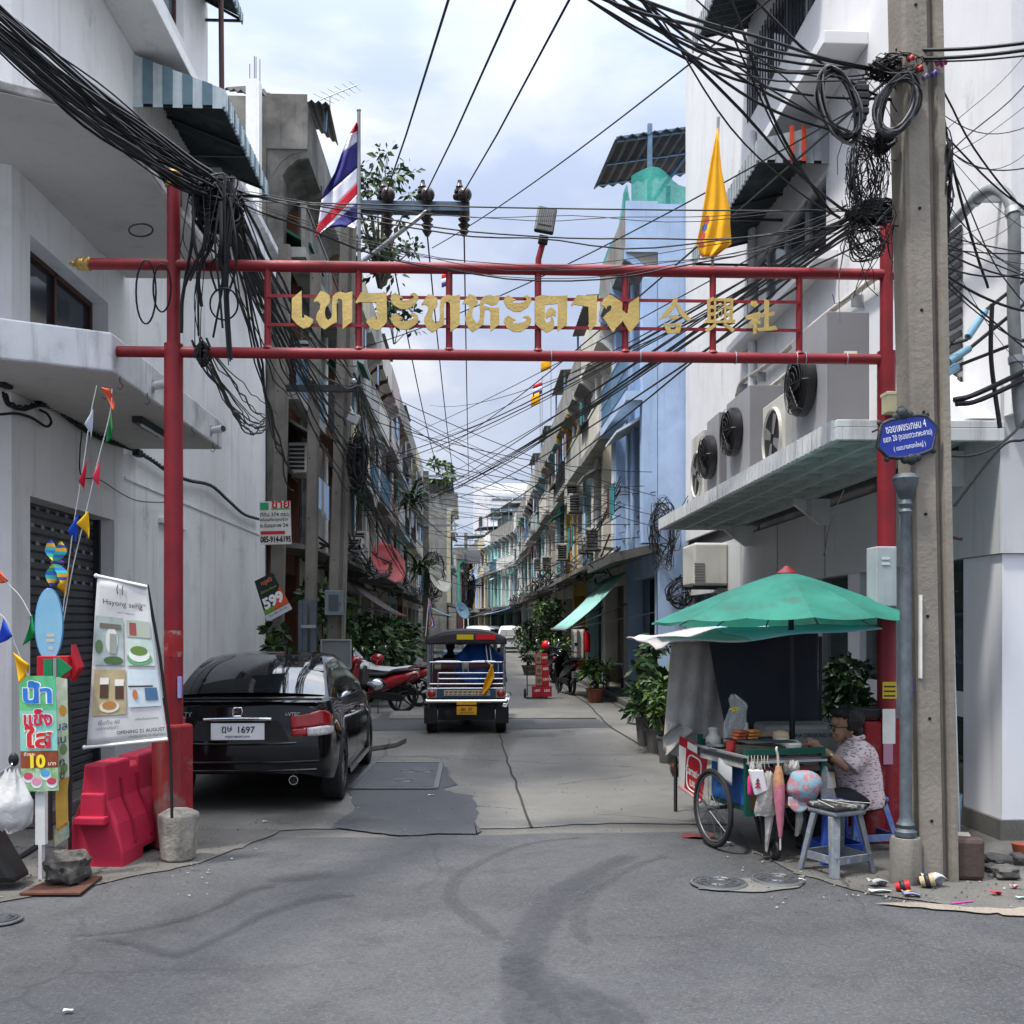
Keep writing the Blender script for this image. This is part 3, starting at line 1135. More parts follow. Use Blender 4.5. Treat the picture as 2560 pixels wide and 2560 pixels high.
for i,(dz,lab)in enumerate(((0.0,'upper insulated pipe run sloping along the right white wall'),(-0.35,'lower insulated pipe run sloping along the right white wall'))):
 pts=[PX(x,y+(0 if i==0 else 62),XR-0.08)for x,y in((2235,660),(2140,730),(2040,808),(1960,880),(1900,925),(1855,955),(1842,990))]
 if i:
  pts=pts[2:6]
 mb=MB()
 mb.tube(catmull(pts,5),0.035,8)
 t=thing('pipe_run',lab,'pipe',pts[0],'insulated pipe runs')
 mb.build('pipe',pm('pipe_lagging','#b9b3aa','#a7a197',rough=0.7),t,smooth=50)
 for p in pts[1:-1]:
  mb=MB()
  mb.bx(p.x-0.05,p.x+0.08,p.y-0.015,p.y+0.015,p.z-0.16,p.z-0.03)
  mb.build('pipe_bracket',GALV,t)
ACG=pm('condenser_grey',(0.17,0.165,0.17),(0.14,0.137,0.142),scale=1.2,rough=0.45,streak=0.4,dirt=(0.2,0.19,0.18))
AC_LIT=pm('condenser_lit_side',(0.27,0.272,0.285),(0.23,0.232,0.245),scale=1.2,rough=0.45,streak=0.4,dirt=(0.3,0.28,0.26))  # paler copy of the condenser grey, paints the lit street side
ACW=pm('condenser_cream',(0.48,0.47,0.43),(0.4,0.39,0.36),scale=2,rough=0.5,streak=0.5,dirt=(0.3,0.27,0.23))
FANB=pm('fan_black',(0.012,0.012,0.013),rough=0.4)
def big_condenser(y0,y1,top,fz,label):
 x0,x1=3.3,3.7
 t=thing('condenser',label,'air conditioner',(3.5,y0,3.31),'large grey condensers on the shop canopy')
 mb=MB()
 mb.bx(x0+0.002,x1,y0,y1,3.36,top)
 mb.build('cabinet',ACG,t,bevel=0.01)
 mb=MB()
 mb.bx(x0-0.008,x0+0.002,y0+0.004,y1-0.02,3.37,top-0.01)
 mb.build('side_panel',AC_LIT,t)  # thin added sheet wearing the painted lit tone
 for y in(y0+0.1,y1-0.1):
  mb=MB()
  mb.bx(x0+0.03,x1-0.03,y-0.04,y+0.04,3.31,3.36)
  mb.build('foot',DARKM,t)
 yc=(y0+y1)/2
 M=Matrix.Rotation(-math.pi/2,3,'Y')
 fan=MB()
 fan.lathe([(0.27,0.0),(0.3,0.02),(0.3,0.1),(0.26,0.13),(0.26,0.11),(0.24,0.01)],(x0-0.008,yc,fz),24,M)
 f=fan.build('fan',FANB,t,smooth=40)
 g=MB()
 for q in(0.06,0.12,0.18,0.235,0.28):
  g.tube([V((x0-0.19+q*0.12,yc+q*math.cos(a/20*math.tau),fz+q*math.sin(a/20*math.tau)))for a in range(20)],0.004,4,closed=True)
 for k in range(6):
  a=k/6*math.tau
  g.tube([V((x0-0.19,yc,fz)),V((x0-0.155,yc+0.28*math.cos(a),fz+0.28*math.sin(a))),V((x0-0.1,yc+0.3*math.cos(a),fz+0.3*math.sin(a)))],0.006,4)
 g.build('guard',FANB,f)
 b=MB()
 for k in range(4):
  a=k/4*math.tau+0.3
  u=V((0,math.cos(a),math.sin(a)))
  w=V((0,-math.sin(a),math.cos(a)))
  c=V((x0-0.09,yc,fz))
  b.poly([c+u*0.05-w*0.03,c+u*0.23-w*0.09,c+u*0.24+w*0.05+X_*0.04,c+u*0.06+w*0.04+X_*0.03])
 b.build('blade',FANB,f,solid=0.004)
 mb=MB()
 mb.bx(3.46,3.58,y0-0.006,y0,top-0.42,top-0.37)
 mb.build('label_plate',pm('plate_cream','#cfc5a8',rough=0.5),t)
 return t
big_condenser(9.4,10.45,4.62,4.05,'largest grey condenser, nearest the red gate post on the canopy')
big_condenser(12.05,13.15,4.56,4.1,'grey condenser with black fan, second from the gate post on the canopy')
big_condenser(13.55,14.25,4.55,4.0,'grey condenser with black fan, farthest of the grey ones on the canopy')
def small_condenser(y0,y1,z0,z1,x0,x1,mat,label):
 t=thing('condenser',label,'air conditioner',((x0+x1)/2,y0,z0),'pale condensers with round fan openings')
 mb=MB()
 mb.bx(x0,x1,y0,y1,z0+0.03,z1)
 mb.build('cabinet',mat,t,bevel=0.015)
 M=Matrix.Rotation(-math.pi/2,3,'Y')
 yc,zc,r=(y0+y1)/2,(z0+z1)/2,min(y1-y0,z1-z0)*0.4
 mb=MB()
 mb.lathe([(r*1.08,0.0),(r*1.05,0.03),(r,0.03),(r*0.97,0.006)],(x0,yc,zc),28,M,cap=False)
 f=mb.build('fan_ring',mat,t,smooth=40)
 mb=MB()
 mb.lathe([(0.001,0.004),(r*0.98,0.004)],(x0,yc,zc),28,M,cap=False)
 mb.build('fan_opening',FANB,f)
 mb=MB()
 for k in range(4):
  a=k/4*math.tau+0.5
  u=V((0,math.cos(a),math.sin(a)))
  w=V((0,-math.sin(a),math.cos(a)))
  c=V((x0-0.01,yc,zc))
  mb.poly([c+u*r*0.15-w*r*0.1,c+u*r*0.85-w*r*0.3,c+u*r*0.9+w*r*0.1,c+u*r*0.2+w*r*0.12])
 mb.build('blade',ACG,f,solid=0.004)
 mb=MB()
 mb.bx(x0+0.03,x1-0.03,y0+0.05,y0+0.12,z0,z0+0.03)
 mb.bx(x0+0.03,x1-0.03,y1-0.12,y1-0.05,z0,z0+0.03)
 mb.build('foot',DARKM,t)
small_condenser(10.65,11.45,3.31,4.15,3.28,3.6,ACW,'cream condenser with a round fan opening between the two nearest grey ones')
small_condenser(14.5,15.3,3.31,4.5,3.3,3.65,ACW,'white condenser with a round fan opening at the far end of the canopy')
p=PX(1725,1400,XR)
t=thing('condenser','cream slatted condenser hung on the far corner of the shop wall under the canopy','air conditioner',(3.9,17.5,2.2))
mb=MB()
mb.bx(3.62,4.19,16.6,17.5,2.35,3.05)
mb.build('cabinet',ACW,t,bevel=0.04)
mb=MB()
for k in range(7):
 mb.bx(3.63,3.8,16.59,16.6,2.42+k*0.045,2.445+k*0.045)
mb.build('slats',ACG,t)
mb=MB()
mb.bar((3.62,16.7,2.33),(4.19,16.7,2.33),0.04)
mb.build('bracket',DARKM,t)
mb=MB()
mb.bar((3.62,17.4,2.33),(4.19,17.4,2.33),0.04)
mb.build('bracket',DARKM,t)
CONDUIT=pm('conduit_grey','#6f7274','#5f6264',rough=0.5,streak=0.3)
t=thing('conduit','thick grey swan neck conduit on the right white wall','pipe',PX(2545,1000,4.05))
pts=[PX(x,y,4.0)for x,y in((2365,572),(2400,540),(2440,498),(2480,474),(2512,486),(2532,530),(2536,620),(2533,750),(2540,900),(2548,1010),(2556,1065))]
mb=MB()
mb.tube(catmull(pts,6),0.045,12)
mb.build('pipe',CONDUIT,t,smooth=60)
for i in(2,5,8):
 mb=MB()
 d=(pts[i+1]-pts[i-1]).normalized()
 mb.tube([pts[i]-d*0.025,pts[i]+d*0.025],0.055,12)
 mb.bx(pts[i].x-0.02,XR,pts[i].y-0.02,pts[i].y+0.02,pts[i].z-0.02,pts[i].z+0.02)
 mb.build('clip',GALV,t,smooth=40)
# ======== rows of shophouses
def wallmat(name,c,dirt=0.5):
 c=srgb(c)if isinstance(c,str)else c
 return pm(name,c,tuple(x*0.8 for x in c),scale=1.3,rough=0.85,bump=0.1,bscale=14,streak=dirt,dirt=tuple(x*0.4 for x in c),spots=0.15,spotscale=1.5)
CONCD=pm('mouldy_concrete',(0.20,0.195,0.18),(0.06,0.058,0.052),scale=1.1,rough=0.95,bump=0.2,bscale=10,streak=0.7,dirt=(0.03,0.03,0.028),spots=0.5,spotscale=1.2)
CONCM=pm('weathered_concrete',(0.27,0.265,0.25),(0.17,0.165,0.155),scale=1.2,rough=0.9,bump=0.15,bscale=12,streak=0.7,dirt=(0.06,0.058,0.052),spots=0.3)
ROOFC=pm('corrugated_roof',(0.11,0.105,0.10),(0.075,0.072,0.07),scale=3,rough=0.7,streak=0.4)
ROOFU=pm('roof_underside',(0.075,0.068,0.06),(0.05,0.045,0.04),scale=3,rough=0.8)
BLUEST=pm('blue_steel','#64839b','#57748a',rough=0.5)
INNER=pm('inside_shade',(0.016,0.017,0.02),rough=0.85)  # near black standing in for the shade inside the shops
CURT=pm('curtain_pale',(0.3,0.3,0.28),(0.2,0.2,0.19),scale=8,rough=0.9)
_RC={}
def shophouse(s,W,y0,w,zt,cols,label,seed,floors=None,deep=7.0,cano=True,shed=0,corn=0.62,rail=True,wins=None,side_wall=None):
 """one shophouse: s=+1 right row, -1 left row; W distance of its wall from the lane's axis"""
 rn=random.Random(seed)
 wall,trim,winm,doorm=cols
 X=s*W
 t=thing('shophouse',label,'building',(X,y0,0),None)
 y1=y0+w
 F=floors or([3.3,6.3,zt-1.9]if zt<10.6 else[3.3,6.0,8.6,zt-1.9])
 ym=(y0+y1)/2
 holes=[]
 for k in range(len(F)-1+1):
  zf=F[k]if k<len(F)else None
 spans=list(zip(F,F[1:]+[zt-0.4]))[:len(F)-0]
 levels=[(a,b)for a,b in zip(F[:-1],F[1:])]
 for(a,b)in levels:
  for(p,q)in((y0+0.42,ym-0.2),(ym+0.2,y1-0.42)):
   hb=a+(0.12 if rn.random()<0.35 else 0.85)
   holes.append((p,q,hb,b-0.45))
 mb=MB()
 wall_x(mb,X,s,y0,y1,3.3,zt-0.05,holes,0.22)
 mb.bx(X+s*0.22,X+s*deep,y0+0.02,y0+0.16,0,zt-0.2)if side_wall is None else None
 mb.bx(X+s*0.22,X+s*deep,y1-0.16,y1-0.02,0,zt-0.2)
 mb.bx(X+s*0.22,X+s*deep,y0+0.16,y1-0.16,zt-0.5,zt-0.35)
 mb.bx(X+s*1.6,X+s*1.7,y0+0.16,y1-0.16,0,zt-0.5)
 mb.build('wall',wall,t)
 if side_wall is not None:
  mb=MB()
  mb.bx(X+s*0.0,X+s*deep,y0-0.012,y0+0.15,0,zt-0.05)
  mb.bx(X-s*(corn+0.02),X-s*0.002,y0-0.012,y0+0.018,zt-1.0,zt)
  mb.build('side_wall',side_wall,t)
 for i,(p,q,a,b)in enumerate(holes):
  m=winm[i%len(winm)]
  wd_=window_x(t,X,s,p,q,a,b,rn.choice((2,2,3)),m,GLASS if rn.random()<0.7 else GLASSB,0.1,0.07,rail=(b-0.4 if b-a>1.4 else None))
  if rn.random()<0.3:
   g=MB()
   g.bx(X+s*0.09,X+s*0.1,p+0.05,(p+q)/2,a+0.1,b-0.05)
   g.build('shutter',m,wd_)
  if rn.random()<0.4:
   g=MB()
   n=9
   for k in range(n):
    y=p+(q-p)*(k+0.5)/n
    g.bx(X-s*0.03,X-s*0.012,y,y+0.016,a,b)
   for z in(a+0.1,(a+b)/2,b-0.1):
    g.bx(X-s*0.034,X-s*0.016,p,q,z,z+0.016)
   g.build('grille',PVC if rn.random()<0.6 else DARKM,wd_)
 for(p,wd2)in((y0+0.01,0.36),(ym-0.15,0.3),(y1-0.37,0.36)):
  mb=MB()
  mb.bx(X-s*0.3,X,p,p+wd2,3.32,zt-1.5)
  mb.build('pilaster',trim[0 if wd2>0.3 else 1],t,bevel=0.01)
 for(a,b)in levels[1:]:
  o=rn.uniform(0.55,0.75)
  mb=MB()
  mb.bx(X-s*o,X-s*0.302,y0+0.02,y1-0.02,a-0.16,a+0.02)
  mb.build('balcony_slab',CONCM if rn.random()<0.4 else wall,t)
  if rn.random()<0.55 or not rail:
   mb=MB()
   mb.bx(X-s*o,X-s*(o-0.08),y0+0.02,y1-0.02,a+0.02,a+0.75)
   mb.bx(X-s*(o+0.02),X-s*(o-0.1),y0+0.02,y1-0.02,a+0.75,a+0.81)
   mb.build('balcony_wall',wall,t)
  else:
   mb=MB()
   n=int(w/0.16)
   for k in range(n):
    y=y0+0.05+k*0.16
    mb.bar((X-s*o+s*0.03,y,a+0.02),(X-s*o+s*0.03,y,a+0.9),0.018)
   for z in(a+0.12,a+0.5,a+0.92):
    mb.bar((X-s*o+s*0.03,y0+0.03,z),(X-s*o+s*0.03,y1-0.03,z),0.028)
   mb.build('balcony_railing',rn.choice((PVC,BLUEST,DARKM)),t)
 c=corn
 prof=[(0,-2.0),(0.03,-1.75),(0.12,-1.45),(0.27,-1.22),(0.46,-1.08),(c,-1.02),(c,-0.06),(c-0.1,-0.06),(c-0.1,-0.4),(0,-0.4)]
 mb=MB()
 pr=[(-s*x,z)for x,z in prof]
 mb.prism(pr,(X,y0+0.02,zt),X_,Z_,-(w-0.04))
 mb.build('cornice',[cols[0]if rn.random()<0.45 else CONCM],t)
 for y in(y0+0.03,ym,y1-0.06):
  mb=MB()
  rib=[(0,-2.25),(0.1,-2.0),(0.2,-1.6),(0.36,-1.35),(0.55,-1.18),(c+0.03,-1.14),(c+0.03,-0.9),(0.3,-0.9),(0,-1.3)]
  mb.prism([(-s*x,z)for x,z in rib],(X,y,zt),X_,Z_,-0.07 if y<ym else-0.05)
  mb.build('cornice_rib',trim[0],t)
 mb=MB()
 for y in(y0,y1-0.4):
  mb.bx(X,X+s*0.35,y+0.03,y+0.37,0,3.3)
 mb.bx(X+s*0.02,X+s*0.3,y0+0.4,y1-0.4,2.75,3.3)
 mb.build('shop_frame',trim[1],t)
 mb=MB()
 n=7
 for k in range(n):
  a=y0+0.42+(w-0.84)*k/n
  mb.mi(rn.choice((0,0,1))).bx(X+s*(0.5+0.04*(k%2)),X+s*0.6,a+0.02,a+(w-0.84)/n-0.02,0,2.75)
 mb.build('doors_and_shade',[INNER,doorm],t)  # dark panels paint the shaded interior beside the real door leaves
 mb=MB()
 yp=y0+0.5+rn.random()*(w-1)
 mb.tube([(X-s*0.33,yp,3.3),(X-s*0.33,yp,zt-1.3)],0.05,6)
 mb.build('drain_pipe',rn.choice((PVC,BLUEST,trim[0])),t,smooth=60)
 for(a,b)in levels:
  if rn.random()<0.55:
   ya=rn.choice((y0+0.35,ym+0.1))
   mb=MB()
   mb.prism([(0,b-0.25),(0.0,b-0.32),(0.75,b-0.75),(0.75,b-0.7)],(X-s*0.02,ya,0),V((-s,0,0)),Z_,s*1.7)
   mb.build('window_hood',rn.choice((ROOFC,STRA,WG,CONCM)),t)
  if rn.random()<0.5:
   mb=MB()
   ya=y0+0.4+rn.random()*(w-1.8)
   for k in range(rn.randint(2,5)):
    mb.mi(rn.randint(0,3)).sheet(lambda u,v:(X-s*0.8+0.03*math.sin(u*9),ya+k*0.36+0.3*u,a+1.25-(0.6+0.1*(k%2))*v),4,4)
   mb.mi(0).tube([(X-s*0.8,ya-0.2,a+1.26),(X-s*0.8,ya+2.0,a+1.26)],0.012,4)
   mb.build('hanging_laundry',[CURT,MAR,BLU2,TEALD],t,smooth=60)
 if cano:
  o=rn.uniform(0.9,1.25)
  mb=MB()
  mb.prism([(0,3.32),(0,3.16),(o,2.98+rn.uniform(-0.1,0.1)),(o,3.12)],(X,y0+0.02,0),V((-s,0,0)),Z_,s*(w-0.04))
  mb.build('shop_canopy',rn.choice((CONCD,CONCD,ROOFC)),t)
 if shed:
  h=shed
  mb=MB()
  mb.bx(X+s*0.6,X+s*4,y0+0.3,y1-0.3,zt-0.35,zt+h-0.5)
  mb.build('roof_room',rn.choice((wall,CONCM,ROOFC)),t)
  mb=MB()
  n=26
  xa,xb=X-s*0.45,X+s*4.2
  mb.sheet(lambda u,v:(xa+(xb-xa)*v,y0+0.05+(w-0.1)*u,zt+h-0.25+0.35*v+0.03*(1 if int(u*n+0.5)%2 else-1)),n,1)
  r_=mb.build('shed_roof',ROOFC,t,solid=0.02)
  for y in(y0+0.25,y1-0.25):
   mb=MB()
   mb.bar((X-s*0.3,y,zt-0.35),(X-s*0.3,y,zt+h-0.22),0.06)
   mb.build('shed_post',BLUEST,r_)
 return t
BLU=wallmat('paint_blue','#a6bcdb',0.3)
BLU2=wallmat('paint_blue_light','#a3bbdc',0.3)
OFFW=wallmat('paint_offwhite','#c9c5bb')
GREYP=wallmat('paint_grey','#a9a9a5')
YEL=wallmat('paint_yellow','#b09440')
CRM=wallmat('paint_cream','#bdb59a')
TEAL=wallmat('paint_teal','#8fb0b2')
TEALD=wallmat('paint_teal_dark','#3c7d80')
PINK=wallmat('paint_pink','#b5a5a2')
MAR=wallmat('paint_maroon','#4f2f30')
RUST=wallmat('paint_rust','#6b4636')
ORA=wallmat('paint_orange','#8a6c52')
AQUA=wallmat('paint_aqua','#a6d2cf')
GRN=wallmat('paint_green','#4a9a84')
WHT=wallmat('paint_white','#d8d8d4',0.35)
WB=pm('frame_white','#cfd2d2','#b9bcbc',rough=0.6)
WT=pm('frame_teal','#5e8f93','#4b7a7e',rough=0.6)
WG=pm('frame_green','#2c6e5c','#245a4c',rough=0.6)
WBK=pm('frame_dark','#30353a','#262a2e',rough=0.6)
DBR=pm('door_brown','#3b2a22','#2a1e18',rough=0.7)
DGY=pm('door_grey','#4a4f52','#3a3e40',rough=0.6)
DTL=pm('door_teal','#2a4c52','#203b40',rough=0.6)
XWR,XWL=3.66,3.75
right=[(4.2,10.05,(BLU,(BLU2,BLU2),(WB,WBK),DGY),'pale blue shophouse with blue balconies next to the white shop building',0),(4.2,9.6,(OFFW,(WHT,OFFW),(WB,),DTL),'off white shophouse with white pilasters second from the shop building',0),(4.2,9.6,(GREYP,(OFFW,TEAL),(WT,WB),DGY),'grey shophouse with pale teal pilasters third in the right row',1.6),(4.2,9.5,(CRM,(YEL,YEL),(WB,WT),DBR),'shophouse with a bright yellow column in the right row',0),(4.2,9.4,(GREYP,(TEAL,GREYP),(WT,),DTL),'grey and teal shophouse just beyond the yellow column',1.8),(4.2,9.5,(OFFW,(PINK,OFFW),(WB,),DBR),'off white shophouse with pinkish pilasters in the right row',0),(4.2,9.4,(TEAL,(AQUA,WHT),(WB,WG),DGY),'teal shophouse with white mullions in the right row',1.4),(4.2,9.5,(GREYP,(WHT,GREYP),(WBK,),DGY),'grey shophouse covered by a hanging grey tarpaulin',0),(4.2,9.4,(OFFW,(MAR,OFFW),(WB,),DBR),'off white shophouse with maroon pilasters before the plants',1.6),(4.2,9.4,(PINK,(WHT,PINK),(WT,),DGY),'faded pink shophouse far along the right row',0),(4.2,9.4,(GREYP,(GRN,GREYP),(WG,),DTL),'grey shophouse with green drain strips far along the right row',0),(4.2,9.5,(OFFW,(WHT,TEAL),(WB,),DGY),'off white shophouse with teal trim at the far end of the right row',0),(4.2,9.6,(WHT,(WHT,WHT),(WBK,),DGY),'white shophouse at the very end of the straight right row',0),]
y=20.05
for i,(w,zt,cols,lab,shd)in enumerate(right):
 shophouse(1,XWR,y,w,zt,cols,lab,100+i,shed=shd,side_wall=BLU if i==0 else None)
 y+=w
YR=y
left=[(3.6,11.4,(CONCD,(CONCD,RUST),(BROWN,WT),DBR),'mouldy dark concrete shophouse directly behind the left white building',0),(3.8,11.5,(RUST,(ORA,OFFW),(WT,BROWN),DGY),'shophouse with rust orange panels behind the left poles',0),(4.2,11.5,(CRM,(OFFW,MAR),(WBK,WT),DTL),'cream shophouse with maroon strips in the left row',1.5),(4.2,11.6,(GREYP,(OFFW,GREYP),(WB,),DBR),'grey shophouse with arched white mouldings in the left row',0),(4.2,11.5,(OFFW,(MAR,OFFW),(WBK,BROWN),DGY),'off white shophouse with dark red pilasters in the left row',0),(4.2,11.6,(PINK,(WHT,PINK),(WB,),DTL),'pinkish shophouse with white trim in the left row',1.4),(4.2,11.5,(GREYP,(ORA,GREYP),(WT,),DBR),'grey shophouse with orange pilasters in the left row',0),(4.2,11.6,(TEAL,(OFFW,TEAL),(WB,),DGY),'dull teal shophouse in the left row',0),(4.2,11.5,(CONCM,(OFFW,RUST),(BROWN,),DBR),'weathered concrete shophouse with a rust strip in the left row',1.5),(4.2,11.5,(CRM,(CRM,OFFW),(WB,),DTL),'cream shophouse far along the left row',0),(4.2,11.6,(GREYP,(MAR,GREYP),(WBK,),DGY),'grey shophouse with maroon pilasters far along the left row',0),(4.2,11.5,(OFFW,(WHT,OFFW),(WB,),DGY),'off white shophouse far along the left row',0),(4.2,11.5,(TEAL,(TEAL,WHT),(WT,),DTL),'teal shophouse at the far end of the left row',0),]
y=18.85
for i,(w,zt,cols,lab,shd)in enumerate(left):
 shophouse(-1,XWL,y,w,zt,cols,lab,200+i,shed=shd,corn=0.72,side_wall=CONCD if i==0 else None)
 y+=w
YL=y
shophouse(-1,1.85,YL+2,7.5,11.3,(OFFW,(CRM,OFFW),(WB,),DTL),'weathered cream shophouse with a bulging top balcony closing the left row',240,cano=True,corn=0.8,shed=1.2,side_wall=CONCM)
shophouse(-1,1.3,YL+13,6,8.2,(GREYP,(GRN,WHT),(WG,),DGY),'grey shophouse with green pilasters seen past the end of the left row',241,side_wall=CONCM)
shophouse(-1,0.9,YL+30,6,8.6,(MAR,(MAR,WHT),(WB,),DBR),'dark red house far away at the end of the lane',242,side_wall=MAR)
far=[(WHT,(WHT,WHT),(WBK,WB),DGY,'white shophouse nearest in the far bending row',0),(WHT,(WHT,AQUA),(WB,),DTL,'white shophouse with aqua mullion in the far bending row',1.8),(AQUA,(AQUA,AQUA),(WT,),DGY,'aqua shophouse in the far bending row',0),(WHT,(AQUA,TEAL),(WT,),DTL,'white and teal shophouse in the far bending row',2.0),(CRM,(ORA,CRM),(WB,),DBR,'cream shophouse with orange strip in the far bending row',0),(BLU,(BLU,CRM),(WB,),DGY,'blue shophouse in the far bending row',1.5),(OFFW,(YEL,OFFW),(WB,),DBR,'off white shophouse with yellow strip in the far bending row',0),(AQUA,(RUST,AQUA),(WT,),DGY,'pale aqua shophouse farthest in the bending row',1.4),]
ang=math.atan2(4.1,33)
p0=V((3.75,YR+1.6,0))
for i,(a,b,c,d,lab,shd)in enumerate(far):
 o=shophouse(1,XWR,200+i*4.2,4.2,9.75,(a,b,c,d),lab,300+i,shed=shd)
 o.location=p0+V((-math.sin(ang)*4.2*i,math.cos(ang)*4.2*i,0))
 o.rotation_euler=(0,0,ang)
TW=wallmat('tower_white','#dcdde0',0.15)
ROOFO=pm('roof_orange','#b5603f','#a3553a',rough=0.7)
t=thing('tower_block','white stepped office block far beyond the end of the lane','building',(4,150,0))
mb=MB()
mb.bx(0.2,16,150,165,0,22.5)
mb.build('wall',TW,t)
mb=MB()
mb.bx(2.3,16,148.5,149.98,0,20.9)
mb.bx(2.3,16,147.5,148.48,0,15.4)
mb.build('front_wing',TW,t)
for(x0,x1,z0,z1)in((2.6,15,16.9,18.7),(2.8,15,19.8,20.1),(3.2,9,14.3,14.8),(8.2,9.2,19.0,20.0)):
 mb=MB()
 yy=148.47 if z1>15.4 else 147.47
 mb.bx(x0,x1,yy-0.03,yy,z0,z1)
 w=mb.build('window',GLASSB,t)
 mb=MB()
 for k in range(int((x1-x0)/1.5)+1):
  mb.bx(x0+k*1.5,x0+k*1.5+0.12,yy-0.06,yy-0.032,z0,z1)
 mb.build('mullion',WB,w)
mb=MB()
mb.bx(1.0,1.5,149.9,149.98,15.5,17.5)
mb.build('window',GLASS,t)
t=thing('tower_block','grey rooftop block with an orange tiled roof far behind the white office block','building',(10,170,0))
mb=MB()
mb.bx(5,22,170,180,0,24.3)
mb.build('wall',wallmat('tower_grey','#a9adbb',0.1),t)
mb=MB()
mb._add([(8.4,169,24.3),(24,169,24.3),(24,182,24.3),(8.4,182,24.3),(13,174,28.5),(21,174,28.5)],[(0,1,5,4),(1,2,5),(2,3,4,5),(3,0,4),(0,3,2,1)])
mb.build('roof',ROOFO,t)
t=thing('tower_block','low pink and white building far away left of the office block','building',(-2,140,0))
mb=MB()
mb.bx(-9,1.2,140,150,0,10)
mb.build('wall',wallmat('tower_pink','#d6c3c4',0.2),t)
mb=MB()
mb.bx(-9,1.6,139,151,10,10.4)
mb.build('roof',MAR,t)
t=thing('roof_shed','dark corrugated roof shelter on blue posts standing on the blue shophouse','shelter',(4.2,20.2,10.05))
mb=MB()
n=30
mb.sheet(lambda u,v:(2.85+3.4*u,20.3+3.6*v,11.95+0.55*u+(-0.25)*(1-v)-(1-v)*0.3+0.035*(1 if int(u*n+0.5)%2 else-1)),n,1)
mb.build('roof_sheet',ROOFU,t,solid=0.02)
for x,yy in((3.55,20.35),(4.55,20.3),(3.55,23.6),(4.55,23.6)):
 mb=MB()
 mb.bar((x,yy,10.05),(x,yy,11.6+(x-2.85)*0.16),0.09)
 mb.build('post',BLUEST,t)
for yy in(20.45,22.0,23.6):
 mb=MB()
 mb.bar((2.9,yy,11.42+(yy-20.3)*0.15),(6.2,yy,11.95+(yy-20.3)*0.15),0.06,0.1)
 mb.build('beam',BLUEST,t)
mb=MB()
mb.bar((3.55,20.35,10.1),(4.5,21.5,11.6),0.06)
mb.build('brace',BLUEST,t)
NET=pm('net_teal',(0.05,0.36,0.30),(0.03,0.27,0.23),scale=14,rough=0.7,alpha=0.85)
mb=MB()
mb.sheet(lambda u,v:(3.12+0.06*math.sin(u*9+v*4),20.2+4.5*u,9.2+1.25*v-0.3*u*v+0.03*math.sin(u*23)*v),30,8)
mb.sheet(lambda u,v:(3.15+1.7*u,20.16+0.06*math.sin(u*14),10.03+0.75*v*(0.75+0.25*math.sin(u*7))),16,4)
tag(mb.build('safety_net',NET,smooth=60),'teal green net draped round the roof terrace of the blue shophouse','net')
# ======== red gate with gilded lettering
GY=7.9
REDP=pm('gate_red',(0.235,0.013,0.021),(0.17,0.011,0.018),scale=5,rough=0.45,bump=0.08,bscale=40,spots=0.35,spotscale=6,dirt=(0.10,0.02,0.02),streak=0.25,spec=0.4)
REDC=pm('plinth_red',(0.26,0.018,0.024),(0.18,0.014,0.02),scale=4,rough=0.8,bump=0.25,bscale=25,spots=0.85,spotscale=3.2,dirt=(0.17,0.14,0.125),streak=0.4)
REDW=pm('gate_red_worn',(0.30,0.02,0.024),(0.24,0.016,0.02),scale=8,rough=0.5,bump=0.1,bscale=40,spots=0.95,spotscale=9,dirt=(0.3,0.22,0.2))
GOLD=pm('gilt',(0.60,0.44,0.15),(0.48,0.34,0.11),scale=6,rough=0.42,bump=0.25,bscale=45,metal=0.35,spec=0.5)
BRASS=pm('brass',(0.45,0.30,0.10),(0.30,0.19,0.06),scale=9,rough=0.4,metal=0.8)
GATE=thing('gate','red pipe gate spanning the lane entrance with gold Thai and Chinese lettering','gate',(0,GY,0))
def gz(px,py,dy=0.0):
 return PY(px,py,GY+dy)
pl,pr=gz(434,1200).x,gz(2216,1200).x
zt_=gz(1280,674).z
zb_=gz(1280,889).z
mb=MB()
mb.tube([(pl,GY,0.9),(pl,GY,2.0),(pl,GY,zb_+0.06)],0.07,20)
p1=mb.build('pillar',REDP,GATE,smooth=50)
mb=MB()
mb.tube([(pr,GY,0.0),(pr,GY,zb_+0.06)],0.07,20)
p2=mb.build('pillar',REDP,GATE,smooth=50)
mb=MB()
mb.tube([(pl,GY,1.46),(pl,GY,1.62),(pl,GY,1.66)],0.0712,20,cap=False)
mb.build('worn_band',REDW,p1,smooth=50)
for(x,top,p)in((pl,gz(434,470).z,p1),(pr,gz(2216,548).z,p2)):
 mb=MB()
 mb.tube([(x,GY,zb_+0.05),(x,GY,top)],0.05,18)
 mb.lathe([(0.05,0),(0.07,0.012),(0.07,0.03)],(x,GY,zb_+0.03),18)
 mb.build('upper_pillar',REDP,p,smooth=50)
mb=MB()
mb.lathe([(0.05,0),(0.065,0.01),(0.065,0.03),(0.03,0.05),(0.055,0.08),(0.06,0.11),(0.04,0.14),(0.015,0.155)],(pl,GY,gz(434,470).z),16)
mb.build('finial',BRASS,p1,smooth=40)
mb=MB()
mb.tube([(pl-0.62,GY,zt_),(0.3,GY,zt_+0.004),(pr+0.1,GY,zt_)],0.043,16)
mb.build('top_beam',REDP,GATE,smooth=50)
mb=MB()
for a,b in((0.02,0.2),(0.42,0.55),(-1.5,-1.1)):
 mb.tube([(a,GY,zt_+0.0035),(b,GY,zt_+0.0035)],0.0425,16,cap=False)
mb.build('flaked_paint',REDW,GATE,smooth=50)
